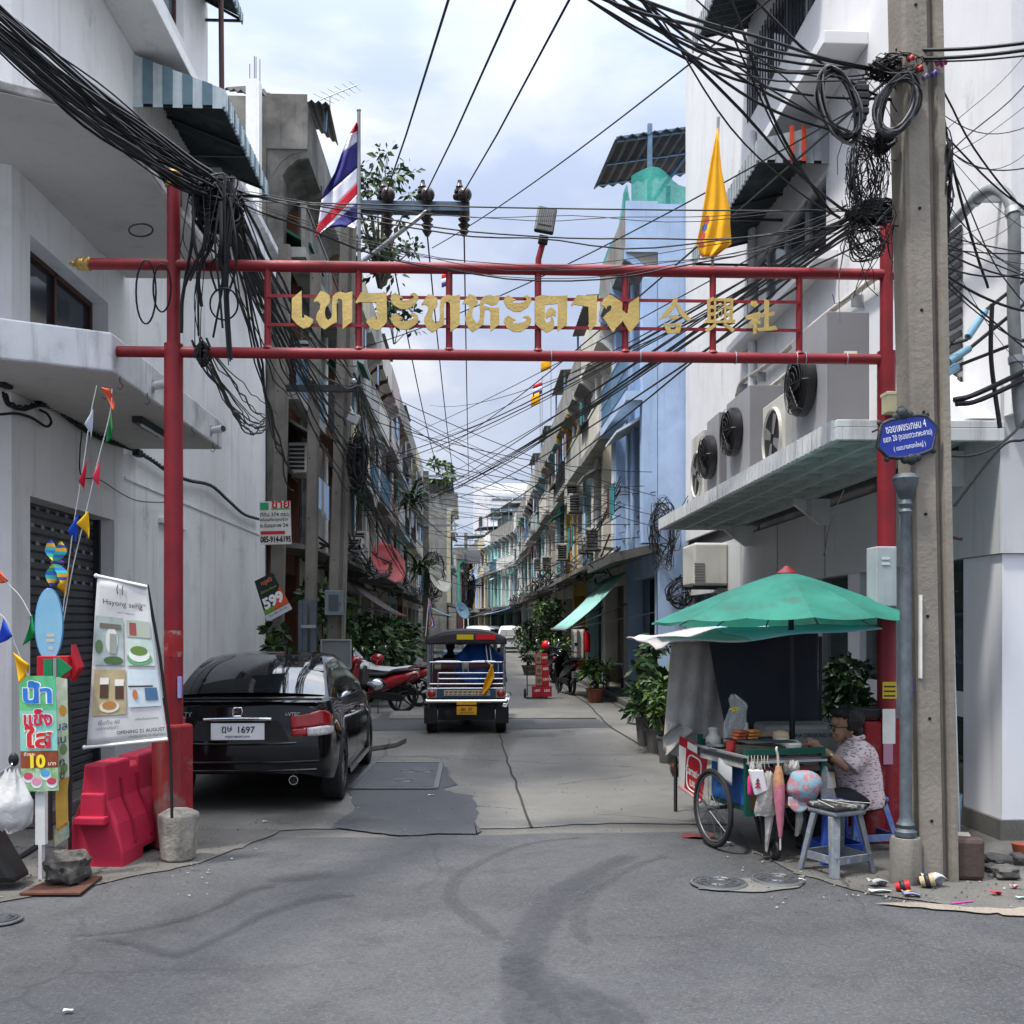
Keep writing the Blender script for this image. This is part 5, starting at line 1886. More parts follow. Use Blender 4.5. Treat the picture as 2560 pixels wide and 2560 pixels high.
def sedan(root,org,paint,glass,L=4.3,wh=(0.80,3.35),hw=0.845,roof=1.40,deck=1.02,arch_r=0.35,suv=False):
 """car body heading +Y from org (middle of the rear bumper on the ground)"""
 o=V(org)
 zb=[(0,0.34),(0.06,0.31),(0.5,0.26),(1.2,0.22),(3.0,0.22),(3.9,0.25),(L,0.3)]
 if suv:
  top=[(0,1.0),(0.05,1.02),(0.2,1.03),(2.9,0.98),(3.3,0.95),(3.8,0.9),(4.2,0.78),(L,0.6)]
 else:
  top=[(0,deck-0.05),(0.06,deck-0.01),(0.14,deck+0.004),(0.6,deck+0.005),(0.9,1.0),(2.0,0.965),(3.0,0.945),(3.4,0.93),(3.9,0.84),(4.2,0.7),(L,0.55)]
 hwt=[(0,hw*0.86),(0.04,hw*0.92),(0.12,hw*0.965),(0.4,hw*0.99),(1.0,hw),(3.2,hw),(3.8,hw*0.97),(4.15,hw*0.86),(L,hw*0.7)]
 bulge=[(0,0.0),(0.1,0.0),(L,0)]
 ys=sorted(set([0,0.03,0.08,0.15,0.25]+[round(0.35+0.045*k,3)for k in range(22)]+[1.5,1.9,2.3,2.7]+[round(2.85+0.05*k,3)for k in range(20)]+[3.95,4.1,4.2,4.26,L]))
 secs=[]
 for y in ys:
  w,zt,z0=interp(hwt,y),interp(top,y),interp(zb,y)
  za=z0
  for wy in wh:
   d=abs(y-wy)
   if d<arch_r:
    za=max(za,0.30+math.sqrt(arch_r**2-d*d)*1.0)
  def P(x,z):
   return o+V((x,y,z))
  yb=0.0
  half=[(w*0.80,z0+0.02),(w*0.97,za),(w*1.0,max(za+0.03,z0+0.14)),(w*1.0,max(za+0.04,0.52)),(w*0.985,max(za+0.05,0.70)),(w*0.955,(zt+0.72)/2+0.02),(w*0.92,zt-0.025),(w*0.86,zt),(w*0.45,zt+0.012)]
  ring=[P(-x,z)for x,z in half]+[P(x,z)for x,z in reversed(half)]
  secs.append(ring)
 mb=MB()
 loft(mb,secs)
 body=mb.build('body',paint,root,smooth=38)
 if suv:
  cab=[(0.0,0.02,0.74),(0.1,0.0,0.72)]
  st=[(0.03,0.98,0.80,0),(0.22,1.42,0.70,1),(0.4,1.60,0.63,1),(0.9,1.65,0.61,1),(1.9,1.66,0.61,1),(2.5,1.6,0.6,1),(3.2,1.0,0.73,0)]
 else:
  st=[(0.52,deck-0.01,0.735,0),(0.66,1.10,0.70,0),(0.92,1.24,0.65,0),(1.14,1.335,0.60,0),(1.28,roof-0.028,0.575,0),(1.5,roof-0.006,0.565,0),(1.95,roof,0.56,0),(2.4,roof-0.02,0.55,0),(2.62,roof-0.07,0.555,0),(3.0,1.15,0.63,0),(3.38,0.93,0.72,0)]
 secs=[]
 for(y,zr,wr,_)in st:
  wb=0.78*hw/0.845
  zl=0.93
  k=max(0,min(1,(zr-zl)/(roof-zl)))
  wm=wr+(wb-wr)*0.12
  half=[(wb if k>0.3 else wr+0.03,zl),(wb*(1-0.5*0.18*k)if k>0.3 else wr+0.02,zl+(zr-zl)*0.5),(wr+0.045*k,zr-0.07*k),(wr,zr-0.02*k),(wr*0.86,zr+0.0),(wr*0.4,zr+0.02*k)]
  secs.append([o+V((-x,y,z))for x,z in half]+[o+V((x,y,z))for x,z in reversed(half)])
 mb=MB()
 loft(mb,secs)
 mb.build('cabin',paint,root,smooth=50)
 return body,st
cx=PY(596,1800,9.3).x
CO=V((cx,9.3,0))
CAR=thing('parked_car','black saloon car parked behind the left red gate plinth','car',CO)
body,st=sedan(CAR,CO,CARB,CARG)
def cp(x,y,z):
 return CO+V((x,y,z))
mb=MB()
def rearw(u,v):
 a=(0.50,deck_z+0.012,0.70)
 b=(1.235,1.368,0.565)
 t=v
 y=a[0]+(b[0]-a[0])*t
 z=a[1]+(b[1]-a[1])*t+0.052*math.sin(math.pi*t)*0.9
 w=a[2]+(b[2]-a[2])*t
 x=(u*2-1)*w
 return cp(x,y-0.02+0.05*abs(u*2-1)**3,z+0.03-0.028*abs(u*2-1)**2.5)
deck_z=1.02
mb.sheet(rearw,20,12)
mb.build('rear_window',CARG,CAR,smooth=180)
for s in(1,-1):
 for(poly,nm)in(([(0.98,0.965,0.1),(1.02,1.05,0.3),(1.22,1.225,0.75),(1.32,1.285,0.9),(1.92,1.31,0.95),(1.95,0.955,0.05)],'door_window'),([(2.0,0.953,0.05),(1.98,1.31,0.95),(2.32,1.29,0.95),(2.62,1.2,0.75),(2.98,0.945,0.05)],'door_window')):
  mb=MB()
  P=[cp(s*(0.792-0.172*q),y,z)for y,z,q in poly]
  mb.poly(P if s>0 else P[::-1])
  w=mb.build(nm,CARG,CAR,solid=0.006)
  e=MB()
  e.tube([P[0],P[-1]],0.008,6)
  e.build('window_trim',PLASB,w)
for s in(1,-1):
 mb=MB()
 TLP=[(0.47,-0.004,0.0),(0.56,-0.008,0.0),(0.65,-0.008,0.0),(0.712,0.004,0.0),(0.765,0.045,0.0),(0.797,0.12,0.0),(0.812,0.22,0.0)]
 def tl(u,v):
  q=along(TLP,u)
  zl=0.70+0.012*u
  zu=0.875+0.055*min(1,u/0.55)-0.055*max(0,(u-0.7)/0.3)
  k=(zl+(zu-zl)*v-0.70)/0.2
  return cp(s*(q.x+0.012-0.022*k),q.y-0.006+0.01*k,zl+(zu-zl)*v)
 mb.sheet(lambda u,v:tl(u,0.38+0.62*v),22,6)
 tlamp=mb.build('tail_lamp',TLRED,CAR,smooth=60,solid=0.02)
 mb=MB()
 mb.sheet(lambda u,v:tl(0.26+0.74*u,0.37*v),16,3)
 mb.build('reverse_lamp',TLCLR,tlamp,smooth=60,solid=0.02)
 mb=MB()
 mb.sheet(lambda u,v:tl(0.25*u,0.37*v),6,3)
 mb.build('lower_lamp',TLRED,tlamp,smooth=60,solid=0.02)
 for y in(1.45,2.3):
  mb=MB()
  mb.tube([cp(s*0.845,y-0.09,0.80),cp(s*0.872,y-0.05,0.805),cp(s*0.872,y+0.05,0.805),cp(s*0.845,y+0.09,0.80)],0.014,8)
  mb.build('door_handle',CHROME,CAR,smooth=60)
 for(y,za,zb2)in((1.96,0.3,0.95),(2.98,0.34,0.94)):
  mb=MB()
  mb.bx(cx+s*0.8462,cx+s*0.8445,9.3+y,9.3+y+0.008,za,0.72)
  mb.build('door_gap',PLASB,CAR)
 mb=MB()
 mb.ell(cp(s*0.96,2.86,1.0),(0.12,0.07,0.075),14,10)
 mb.bar(cp(s*0.8,2.9,0.95),cp(s*0.9,2.88,0.97),0.05,0.03)
 mir=mb.build('wing_mirror',CARB,CAR,smooth=60)
 mb=MB()
 mb.ell(cp(s*0.96,2.805,1.0),(0.1,0.02,0.06),14,8)
 mb.build('mirror_glass',pm('mirror_glass',(0.5,0.52,0.55),rough=0.03,metal=1.0),mir,smooth=60)
 for y in(0.80,3.35):
  wheel(CAR,cp(s*0.755,y,0.30),0.30,0.19,s,spokes=7)
 mb=MB()
 mb.prism([(1.15,0.2),(3.0,0.2),(3.02,0.26),(1.13,0.26)],cp(s*0.80,0,0),Y_,Z_,0.07*(1 if s>0 else-1))
 mb.build('side_skirt',CARB,CAR)
mb=MB()
mb.sheet(lambda u,v:cp((u*2-1)*0.74,-0.028+0.03*abs(u*2-1)**3+0.07*v,deck_z+0.012-0.004*v+0.012*(1-abs(u*2-1)**4)*(1-v)),16,3)
mb.build('boot_lip',CARB,CAR,smooth=60,solid=0.02)
mb=MB()
mb.tube([cp(-0.30,-0.03,0.855),cp(0.0,-0.038,0.862),cp(0.30,-0.03,0.855)],0.018,8)
mb.build('chrome_strip',CHROME,CAR,smooth=60)
mb=MB()
for(z,w)in((0.64,0.52),(0.475,0.72),(0.40,0.70)):
 mb=MB()
 mb.tube([cp(-w,-0.002,z),cp(-w*0.5,-0.014,z-0.012),cp(w*0.5,-0.014,z-0.012),cp(w,-0.002,z)],0.012,6)
 mb.build('bumper_line',CARB,CAR,smooth=60)
mb=MB()
mb.prism([(-0.46,0.66),(0.46,0.66),(0.36,0.84),(-0.36,0.84)],cp(0,-0.004,0),X_,Z_,0.012)
mb.build('plate_recess',PLASB,CAR)
mb=MB()
mb.box(cp(0,-0.026,0.745),(0.475,0.018,0.15))
plt=mb.build('number_plate',PLATE,CAR,bevel=0.004)
mb=MB()
mb.text('ฎษ',cp(-0.095,-0.0365,0.763),X_,Z_,h=0.062,bold=0.015)
mb.text('1697',cp(0.08,-0.0365,0.763),X_,Z_,h=0.062,bold=0.02)
mb.text('กรุงเทพมหานคร',cp(0,-0.0365,0.696),X_,Z_,w=0.22,bold=0.01)
mb.build('lettering',PLTXT,plt)
mb=MB()
for(a,b)in(((-0.03,0.9),(-0.027,0.95)),((0.03,0.9),(0.027,0.95)),((-0.024,0.922),(0.024,0.922))):
 mb.bar(cp(a[0],-0.045,a[1]),cp(b[0],-0.045,b[1]),0.013,0.012)
ring=[(-0.035,0.885),(0.035,0.885),(0.045,0.925),(0.035,0.96),(-0.035,0.96),(-0.045,0.925)]
mb.tube([cp(x,-0.04,z)for x,z in ring],0.006,6,closed=True)
mb.build('badge',CHROME,CAR,smooth=40)
mb=MB()
mb.text('CITY',cp(-0.47,-0.024,0.90),X_,Z_,w=0.13,bold=0.01)
mb.text('i-VTEC',cp(0.49,-0.024,0.90),X_,Z_,w=0.13,bold=0.01)
mb.build('lettering',CHROME,CAR)
mb=MB()
mb.lathe([(0.036,-0.03),(0.042,-0.03),(0.042,0.1),(0.036,0.1),(0.036,-0.03)],cp(0.5,-0.02,0.31),18,Matrix.Rotation(-math.pi/2,3,'X'),cap=False)
ex_=mb.build('exhaust',CHROME,CAR,smooth=40)
mb=MB()
mb.lathe([(0.001,-0.02),(0.037,-0.02)],cp(0.5,-0.02,0.31),18,Matrix.Rotation(-math.pi/2,3,'X'),cap=False)
mb.build('exhaust_mouth',HOLE,ex_)
mb=MB()
mb.tube([cp(0.22,1.22,1.39),cp(0.22,1.17,1.47),cp(0.2,1.12,1.6)],[0.012,0.006,0.004],6)
mb.box(cp(0.22,1.24,1.392),(0.05,0.1,0.025))
mb.build('antenna',PLASB,CAR)
SUV=thing('parked_car','white estate car seen from behind far down the lane','car',(0,0,0))
body,_=sedan(SUV,(0,0,0),CARW,CARG,suv=True,roof=1.65,hw=0.88)
mb=MB()
mb.sheet(lambda u,v:V(((u*2-1)*(0.72-0.1*v),0.02+0.2*v-0.02,1.05+0.38*v)),8,4)
mb.build('rear_window',CARG,SUV)
for s in(1,-1):
 mb=MB()
 mb.sheet(lambda u,v:V((s*(0.62+0.22*u),-0.02+0.06*u*u,0.82+0.26*v)),6,4)
 mb.build('tail_lamp',TLRED,SUV,solid=0.02)
 wheel(SUV,V((s*0.77,0.8,0.31)),0.31,0.2,s)
 wheel(SUV,V((s*0.77,3.35,0.31)),0.31,0.2,s)
mb=MB()
mb.bx(-0.25,0.25,-0.03,-0.01,0.78,0.92)
mb.build('number_plate',pm('plate_dark','#4d4f52',rough=0.5),SUV)
SUV.location=(PY(1277,1621,63).x,63,0)
SUV.rotation_euler=(0,0,R(-2))
c2=copy_tree(SUV,(PY(1240,1612,72).x,72,0),R(24),'smaller white car half hidden behind the left side of the white estate car')
c3=copy_tree(SUV,(PZ(1195,1640).x+0.15,58,0),R(1),'white car ahead of the three wheeler, mostly hidden by its roof')
c3.location.x=PY(1195,1600,58).x
TY=16.1
TX=PY(1166,1800,TY).x
TO=V((TX,TY,0))
TUK=thing('tuk_tuk','open three wheeled taxi with a black canopy seen from behind in the lane','three wheeler',TO)
TB=pm('tuk_blue','#1f4460','#1a3850',rough=0.35,coat=0.4)
CANV=pm('canopy_black',(0.02,0.018,0.022),(0.03,0.026,0.03),scale=8,rough=0.6)
REFY=pm('reflector_yellow','#c9b21a',rough=0.4)
REFR=pm('reflector_red','#c5161f',rough=0.4)
SEATM=pm('seat_maroon','#5d3a41','#4d2f36',rough=0.7)
STEELC=pm('steel_pipe',(0.42,0.43,0.45),rough=0.25,metal=0.9)
def tp_(x,y,z):
 return TO+V((x,y,z))
def canopy(u,v):
 x=(u*2-1)*0.63
 y=-0.05+2.0*v
 z=1.60-0.14*abs(u*2-1)**2.6+0.03*math.sin(v*math.pi)
 return tp_(x,y,z)
mb=MB()
mb.sheet(canopy,20,8)
mb.build('canopy',CANV,TUK,smooth=60,solid=0.03)
mb=MB()
mb.sheet(lambda u,v:tp_((u*2-1)*0.635,-0.06-0.008*v,1.6-0.14*abs(u*2-1)**2.6+v*(1.40-(1.6-0.14*abs(u*2-1)**2.6))),20,4)
val=mb.build('rear_valance',CANV,TUK,smooth=60,solid=0.02)
for(a,b,m)in((-0.15,0.11,REFY),(0.145,0.455,REFR)):
 mb=MB()
 mb.bx(TX+a,TX+b,TY-0.09,TY-0.075,1.475,1.555)
 mb.build('reflector',m,val)
for s in(-1,1):
 for y in(0.0,0.95,1.85):
  mb=MB()
  mb.tube([tp_(s*0.6,y,0.55),tp_(s*0.6,y,1.48)],0.018,8)
  mb.build('post',STEELC,TUK,smooth=50)
 mb=MB()
 mb.tube([tp_(s*0.6,0,1.38),tp_(s*0.6,1.9,1.38)],0.014,6)
 for k in range(12 if s>0 else 5):
  mb.tube([tp_(s*0.6,0.04,0.85+k*0.045),tp_(s*0.6,0.9,0.85+k*0.045)],0.006,5)
 mb.build('side_rail',STEELC,TUK,smooth=50)
mb=MB()
mb.prism([(-0.62,0.58),(0.62,0.58),(0.66,0.3),(-0.66,0.3)],tp_(0,0.9,0),X_,Z_,-0.85)
mb.bx(TX-0.6,TX+0.6,TY+0.9,TY+2.4,0.3,0.36)
mb.build('tub',TB,TUK,bevel=0.02)
mb=MB()
mb.prism([(0.0,0.3),(0.0,0.85),(-0.12,1.25),(-0.3,1.25),(-0.5,0.8),(-0.45,0.3)],tp_(-0.45,2.6,0),Y_,Z_,0.9)
mb.build('front_cowl',TB,TUK,bevel=0.03)
mb=MB()
mb.box(tp_(0,0.8,0.72),(1.1,0.5,0.16))
mb.box(tp_(0,0.5,0.92),(1.1,0.12,0.5),M=Matrix.Rotation(R(-8),3,'X'))
mb.build('passenger_seat',SEATM,TUK,bevel=0.03)
mb=MB()
mb.bx(TX-0.55,TX+0.55,TY-0.07,TY-0.045,0.565,0.70)
mb.build('rear_panel',TB,TUK)
mb=MB()
mb.bx(TX-0.35,TX+0.37,TY-0.085,TY-0.072,0.60,0.685)
bd=mb.build('name_board',pm('board_cream','#b5a68c',rough=0.6),TUK)
mb=MB()
rnd=random.Random(5)
x=TX-0.33
while x<TX+0.33:
 w=rnd.uniform(0.02,0.06)
 mb.bx(x,x+w,TY-0.088,TY-0.0855,0.645,0.665)
 mb.bx(x,x+w*0.8,TY-0.088,TY-0.0855,0.612,0.624)
 x+=w+0.02
mb.build('painted_letters',pm('letters_dark','#3a2f36',rough=0.6),bd)
for(z,a,b)in((0.71,-0.6,0.6),(0.78,-0.58,0.58),(0.86,-0.44,0.58),(0.95,-0.44,0.58),(1.12,-0.58,0.56)):
 mb=MB()
 mb.tube([tp_(a,-0.05,z),tp_(b,-0.05,z)],0.014,8)
 mb.build('rear_rail',STEELC,TUK,smooth=50)
for(x,z0,z1)in((-0.44,0.71,0.95),(0.58,0.7,1.14),(-0.58,0.7,1.14)):
 mb=MB()
 mb.tube([tp_(x,-0.05,z0),tp_(x,-0.05,z1)],0.014,8)
 mb.build('rear_rail',STEELC,TUK,smooth=50)
for(a,b)in((-0.53,-0.05),(0.03,0.5)):
 mb=MB()
 mb.tube(catmull([tp_(a,-0.02,0.97),tp_(a,-0.02,1.08),tp_(a+0.06,-0.02,1.13),tp_(b-0.06,-0.02,1.13),tp_(b,-0.02,1.08),tp_(b,-0.02,0.97)],4),0.012,8)
 mb.build('seat_hoop',CHROME,TUK,smooth=50)
for(a,b,m)in((-0.5,-0.4,pm('roll_cream','#9f9683')),(-0.395,-0.13,SEATM),(-0.12,-0.09,pm('roll_blue','#34406f')),(-0.07,0.02,pm('roll_cream2','#a39a86')),(0.05,0.44,SEATM)):
 mb=MB()
 mb.tube([tp_(a,0.03,1.055),tp_(b,0.03,1.055)],0.055,12)
 mb.build('rolled_mat',m,TUK,smooth=50)
for s in(-1,1):
 mb=MB()
 mb.bx(TX+s*0.46,TX+s*0.62,TY-0.085,TY-0.05,0.56,0.70)
 lm=mb.build('tail_lamp',pm('lamp_bezel','#8d7f6c',rough=0.4),TUK,bevel=0.01)
 mb=MB()
 mb.ell(tp_(s*0.54,-0.088,0.63),(0.065,0.025,0.055),14,8)
 mb.build('lens',TLRED,lm,smooth=60)
 mb=MB()
 mb.sheet(lambda u,v:tp_(s*(0.46+0.2*min(1,u*1.4)),-0.12+0.02*v,0.42-0.25*v),4,4)
 mb.build('mudflap',RUBBER,TUK,solid=0.015)
 mb=MB()
 mb.sheet(lambda u,v:tp_(s*(0.6+0.07*math.sin(v*3.14)),-0.1+0.75*v,0.42+0.2*math.sin(v*3.14))+V((s*0.09*(u-0.5),0,-0.02*(u-0.5))),4,10)
 mb.build('mudguard',CHROME if s>0 else CARB,TUK,smooth=60,solid=0.012)
 wheel(TUK,tp_(s*0.55,0.28,0.25),0.25,0.16,s,rim=pm('rim_white','#c9c9c6',rough=0.5))
wheel(TUK,tp_(0,2.5,0.25),0.25,0.13,1)
mb=MB()
mb.tube([tp_(-0.62,-0.13,0.515),tp_(0.62,-0.13,0.515)],0.03,10)
for s in(-1,1):
 mb.ell(tp_(s*0.62,-0.12,0.515),(0.035,0.035,0.04),8,6)
mb.build('bumper',CHROME,TUK,smooth=50)
for(zc,w,h,tx,ty2)in((0.49,0.32,0.05,'',''),(0.375,0.32,0.13,'สก  27','กรุงเทพมหานคร')):
 mb=MB()
 mb.bx(TX-0.16+0.01,TX-0.16+w,TY-0.175,TY-0.165,zc-h/2,zc+h/2)
 pl2=mb.build('number_plate',pm('plate_yellow','#d29a17','#c28d14',rough=0.5),TUK)
 if tx:
  mb=MB()
  mb.text(tx,tp_(0.005,-0.1765,zc+0.02),X_,Z_,h=0.05,bold=0.03)
  mb.text(ty2,tp_(0.005,-0.1765,zc-0.04),X_,Z_,w=0.22,bold=0.02)
  mb.build('lettering',PLTXT,pl2)
mb=MB()
mb.box(tp_(0,0.4,0.3),(0.9,0.6,0.2))
mb.lathe([(0.05,0),(0.06,0.0),(0.06,0.12),(0.05,0.12)],tp_(-0.28,-0.1,0.33),14,Matrix.Rotation(-math.pi/2,3,'X'))
mb.build('engine',PLASB,TUK)
mb=MB()
mb.tube([tp_(-0.35,2.0,1.0),tp_(0.0,2.05,1.05),tp_(0.35,2.0,1.0)],0.014,8)
mb.tube([tp_(0,2.05,1.05),tp_(0,2.4,0.7)],0.02,8)
mb.build('handlebar',DARKM,TUK)
mb=MB()
mb.sheet(lambda u,v:tp_((u*2-1)*0.55,2.35-0.12*v,0.95+0.5*v),4,3)
mb.build('windscreen',pm('windscreen',(0.2,0.23,0.25),rough=0.05,alpha=0.3),TUK)
DRV=thing('person','driver in dark clothes, coloured as one shaded silhouette, seen from behind at the left of the three wheeler','person',tp_(-0.28,1.35,0.6))
mb=MB()
o_=tp_(-0.28,1.35,0)
mb.ell(o_+V((0,0,1.36)),(0.08,0.095,0.115),14,10)
mb.tube([o_+V((0,0,1.28)),o_+V((0,-0.01,1.2))],[0.055,0.065],10)
mb.tube([o_+V((0,0,1.2)),o_+V((0,-0.02,1.1)),o_+V((0,0,0.9)),o_+V((0,0.02,0.7))],[0.1,0.17,0.165,0.17],14)
for s in(-1,1):
 mb.tube([o_+V((s*0.17,0,1.13)),o_+V((s*0.24,0.1,0.93)),o_+V((s*0.2,0.42,1.0)),o_+V((s*0.2,0.56,1.03))],[0.065,0.052,0.04,0.035],10)
 mb.tube([o_+V((s*0.1,0.05,0.7)),o_+V((s*0.14,0.45,0.72)),o_+V((s*0.12,0.55,0.4))],[0.09,0.075,0.05],10)
b2=mb.build('body',pm('driver_silhouette',(0.02,0.019,0.02),rough=0.9),DRV,smooth=180)  # near-black head, arms and clothes: interior shade put into the colour
md=b2.modifiers.new('remesh','REMESH')
md.mode='VOXEL'
md.voxel_size=0.012
md.use_smooth_shade=True
mb=MB()
mb.box(tp_(-0.05,1.3,0.62),(0.8,0.4,0.12))
mb.box(tp_(-0.28,1.14,0.85),(0.42,0.05,0.4))
mb.build('driver_seat',PLASB,TUK,bevel=0.02)
t=thing('tarpaulin_bundle','bright blue tarpaulin bundle on the seat of the three wheeler','bundle',tp_(0.25,0.75,0.8))
mb=MB()
def bund(u,v):
 a=u*math.tau
 r=1+0.12*math.sin(5*a+v*9)+0.08*math.sin(9*a)
 z=0.8+0.68*v
 k=math.sin(min(1,(1-v)*1.6+0.02)*math.pi/2)
 return tp_(0.2+0.4*r*k*math.cos(a),0.6+0.3*r*k*math.sin(a),z-0.05*math.sin(a*3))
mb.sheet(bund,28,12)
mb.build('tarpaulin',pm('tarp_blue','#2463b8','#17468c',scale=6,rough=0.4,bump=0.3,bscale=18),t,smooth=60)
mb=MB()
mb.bar(tp_(0.3,0.42,0.85),tp_(0.3,0.44,1.35),0.05,0.02)
mb.build('strap',SEATM,t)
for i,x in enumerate((0.36,0.42)):
 mb=MB()
 mb.tube([tp_(x,0.25,0.95),tp_(x-0.05,0.3,1.38)],0.012,8)
 tag(mb.build('metal_tube',CHROME,smooth=50),'shiny metal tube leaning on the blue bundle, the %s of the two'%('left' if i==0 else 'right'),'tube','metal tubes in the three wheeler')
t=thing('cloth','yellow cloth tied to the rear rail of the three wheeler','cloth',tp_(0.42,-0.1,0.8))
mb=MB()
lf=[(1228,1662,0),(1212,1700,0),(1203,1738,0)]
rt=[(1232,1662,0),(1236,1690,0),(1224,1718,0),(1208,1737,0)]
mb.sheet(lambda u,v:PY(*along(lf,v).lerp(along(rt,v),u).xy,TY-0.12-0.03*math.sin(u*5+v*4)),10,12)
mb.build('cloth',FY,t,smooth=180,solid=0.004)
mb=MB()
mb.tube([PY(1212,1652,TY-0.1),PY(1232,1664,TY-0.1)],0.012,8)
mb.build('stick',STEELC,t)
t=thing('flag','small Thai flag hanging limp on a short staff at the left of the three wheeler','flag',PY(1072,1560,TY))
mb=MB()
mb.tube([PY(1064,1590,TY),PY(1072,1496,TY)],0.008,6)
mb.build('staff',PVC,t)
mb=MB()
for k,(m,a,b)in enumerate(((0,0.0,0.15),(1,0.15,0.4),(2,0.4,0.75),(1,0.75,0.9),(0,0.9,1.0))):
 mb.mi(m).sheet(lambda u,v:PY(*along([(1071,1498,0),(1074,1535,0),(1078,1560,0),(1066,1572,0)],v).lerp(along([(1076,1502,0),(1084,1550,0),(1094,1572,0),(1090,1562,0)],v),a+(b-a)*u).xy,TY-0.02*math.sin(v*9+u*2)),3,10)
mb.build('cloth',[FR,FW,FB],t,smooth=180,solid=0.004)
REDM=pm('scooter_red',(0.36,0.012,0.02),(0.30,0.01,0.017),scale=3,rough=0.15,coat=0.9)
BLKM=pm('scooter_black',(0.012,0.012,0.014),rough=0.2,coat=0.8)
SEATB=pm('seat_black',(0.013,0.012,0.014),rough=0.55)
def scooter(name,label,paint,group=None,plate='',step=True):
 """motor scooter heading +X, rear wheel at x=0"""
 t=thing(name,label,'motorcycle',(0,0,0),group)
 M=Matrix.Rotation(math.pi/2,3,'X')
 for x in(0.0,1.24):
  mb=MB()
  mb.tube([V((x+0.245*math.cos(a/28*math.tau),0,0.28+0.245*math.sin(a/28*math.tau)))for a in range(28)],0.04,8,closed=True)
  w=mb.build('wheel',TYRE,t,smooth=60)
  mb=MB()
  mb.lathe([(0.05,-0.05),(0.05,0.05)],(x,0,0.28),12,M)
  for k in range(5):
   a=k/5*math.tau
   mb.bar(V((x,0,0.28)),V((x+0.22*math.cos(a),0,0.28+0.22*math.sin(a))),0.02,0.03)
  mb.build('rim',DARKM,w)
 def shell(u,v):
  x=-0.32+0.95*v
  h=interp([(0,0.02),(0.15,0.09),(0.5,0.14),(1,0.13)],v)
  zc=interp([(0,0.78),(0.3,0.68),(0.7,0.56),(1,0.45)],v)
  w=interp([(0,0.03),(0.2,0.12),(0.6,0.17),(1,0.15)],v)
  a=u*math.tau
  return V((x,w*math.cos(a),zc+h*math.sin(a)))
 mb=MB()
 mb.sheet(shell,20,14)
 mb.build('tail_fairing',paint,t,smooth=60)
 mb=MB()
 def seat(u,v):
  x=-0.22+0.86*v
  z=interp([(0,0.84),(0.15,0.86),(0.45,0.83),(0.62,0.76),(1,0.75)],v)
  w=interp([(0,0.06),(0.2,0.14),(0.7,0.14),(1,0.08)],v)
  a=u*math.tau
  return V((x,w*math.cos(a),z-0.03+0.05*math.sin(a)))
 mb.sheet(seat,16,12)
 mb.build('saddle',SEATB,t,smooth=60)
 mb=MB()
 mb.bar((0.55,0,0.34),(1.0,0,0.34),0.26,0.1)
 mb.bar((0.0,0.09,0.3),(0.55,0.09,0.36),0.07,0.16)
 mb.tube([V((0.1,-0.12,0.36)),V((-0.35,-0.13,0.42))],[0.04,0.05],10)
 mb.build('engine',PLASB,t,bevel=0.02)
 mb=MB()
 def leg(u,v):
  z=0.36+0.62*v
  x=0.98-0.12*v+0.1*(1-(u*2-1)**2)*0.8
  w=interp([(0,0.14),(0.5,0.2),(0.85,0.17),(1,0.1)],v)
  return V((x,(u*2-1)*w,z))
 mb.sheet(leg,10,10)
 mb.build('leg_shield',paint,t,smooth=60,solid=0.03)
 mb=MB()
 mb.ell((0.93,0,1.0),(0.14,0.15,0.1),14,10)
 hd=mb.build('head_cowl',paint,t,smooth=60)
 mb=MB()
 mb.ell((1.04,0,0.99),(0.05,0.09,0.06),12,8)
 mb.build('head_lamp',TLCLR,hd,smooth=60)
 mb=MB()
 mb.tube(catmull([V((0.78,-0.34,1.02)),V((0.88,-0.15,1.04)),V((0.9,0,1.03)),V((0.88,0.15,1.04)),V((0.78,0.34,1.02))],4),0.014,8)
 hb=mb.build('handlebar',DARKM,t)
 for s in(-1,1):
  mb=MB()
  mb.tube([V((0.83,s*0.24,1.04)),V((0.86,s*0.32,1.18))],0.006,5)
  mb.ell((0.86,s*0.34,1.22),(0.015,0.06,0.045),10,8)
  mb.build('mirror',CHROME,hb,smooth=60)
  mb=MB()
  mb.tube([V((1.24,s*0.07,0.28)),V((0.95,s*0.07,0.85))],0.02,8)
  mb.build('fork',DARKM,t)
 mb=MB()
 mb.sheet(lambda u,v:V((1.24+0.31*math.cos(0.2+v*1.9),(u*2-1)*0.08,0.28+0.31*math.sin(0.2+v*1.9))),6,12)
 mb.build('front_mudguard',paint,t,smooth=60,solid=0.015)
 mb=MB()
 mb.sheet(lambda u,v:V((0+0.32*math.cos(1.6+v*1.4),(u*2-1)*0.07,0.28+0.32*math.sin(1.6+v*1.4))),6,10)
 mb.build('rear_mudguard',PLASB,t,smooth=60,solid=0.015)
 mb=MB()
 mb.ell((-0.31,0,0.74),(0.03,0.09,0.05),10,8)
 mb.build('tail_lamp',TLRED,t,smooth=60)
 mb=MB()
 mb.box((-0.37,0,0.52),(0.012,0.2,0.17),M=Matrix.Rotation(R(-18),3,'Y'))
 p=mb.build('number_plate',PLATE,t)
 mb=MB()
 Mx=Matrix.Rotation(R(-18),3,'Y')
 for(tx,dz,h)in((plate or '1กข',0.035,0.05),('402' if not plate else '8062',-0.035,0.05)):
  mb.text(tx,V((-0.37,0,0.52))+Mx@V((-0.008,0,dz)),-Y_,Mx@Z_,h=h,bold=0.02)
 mb.build('lettering',PLTXT,p)
 mb=MB()
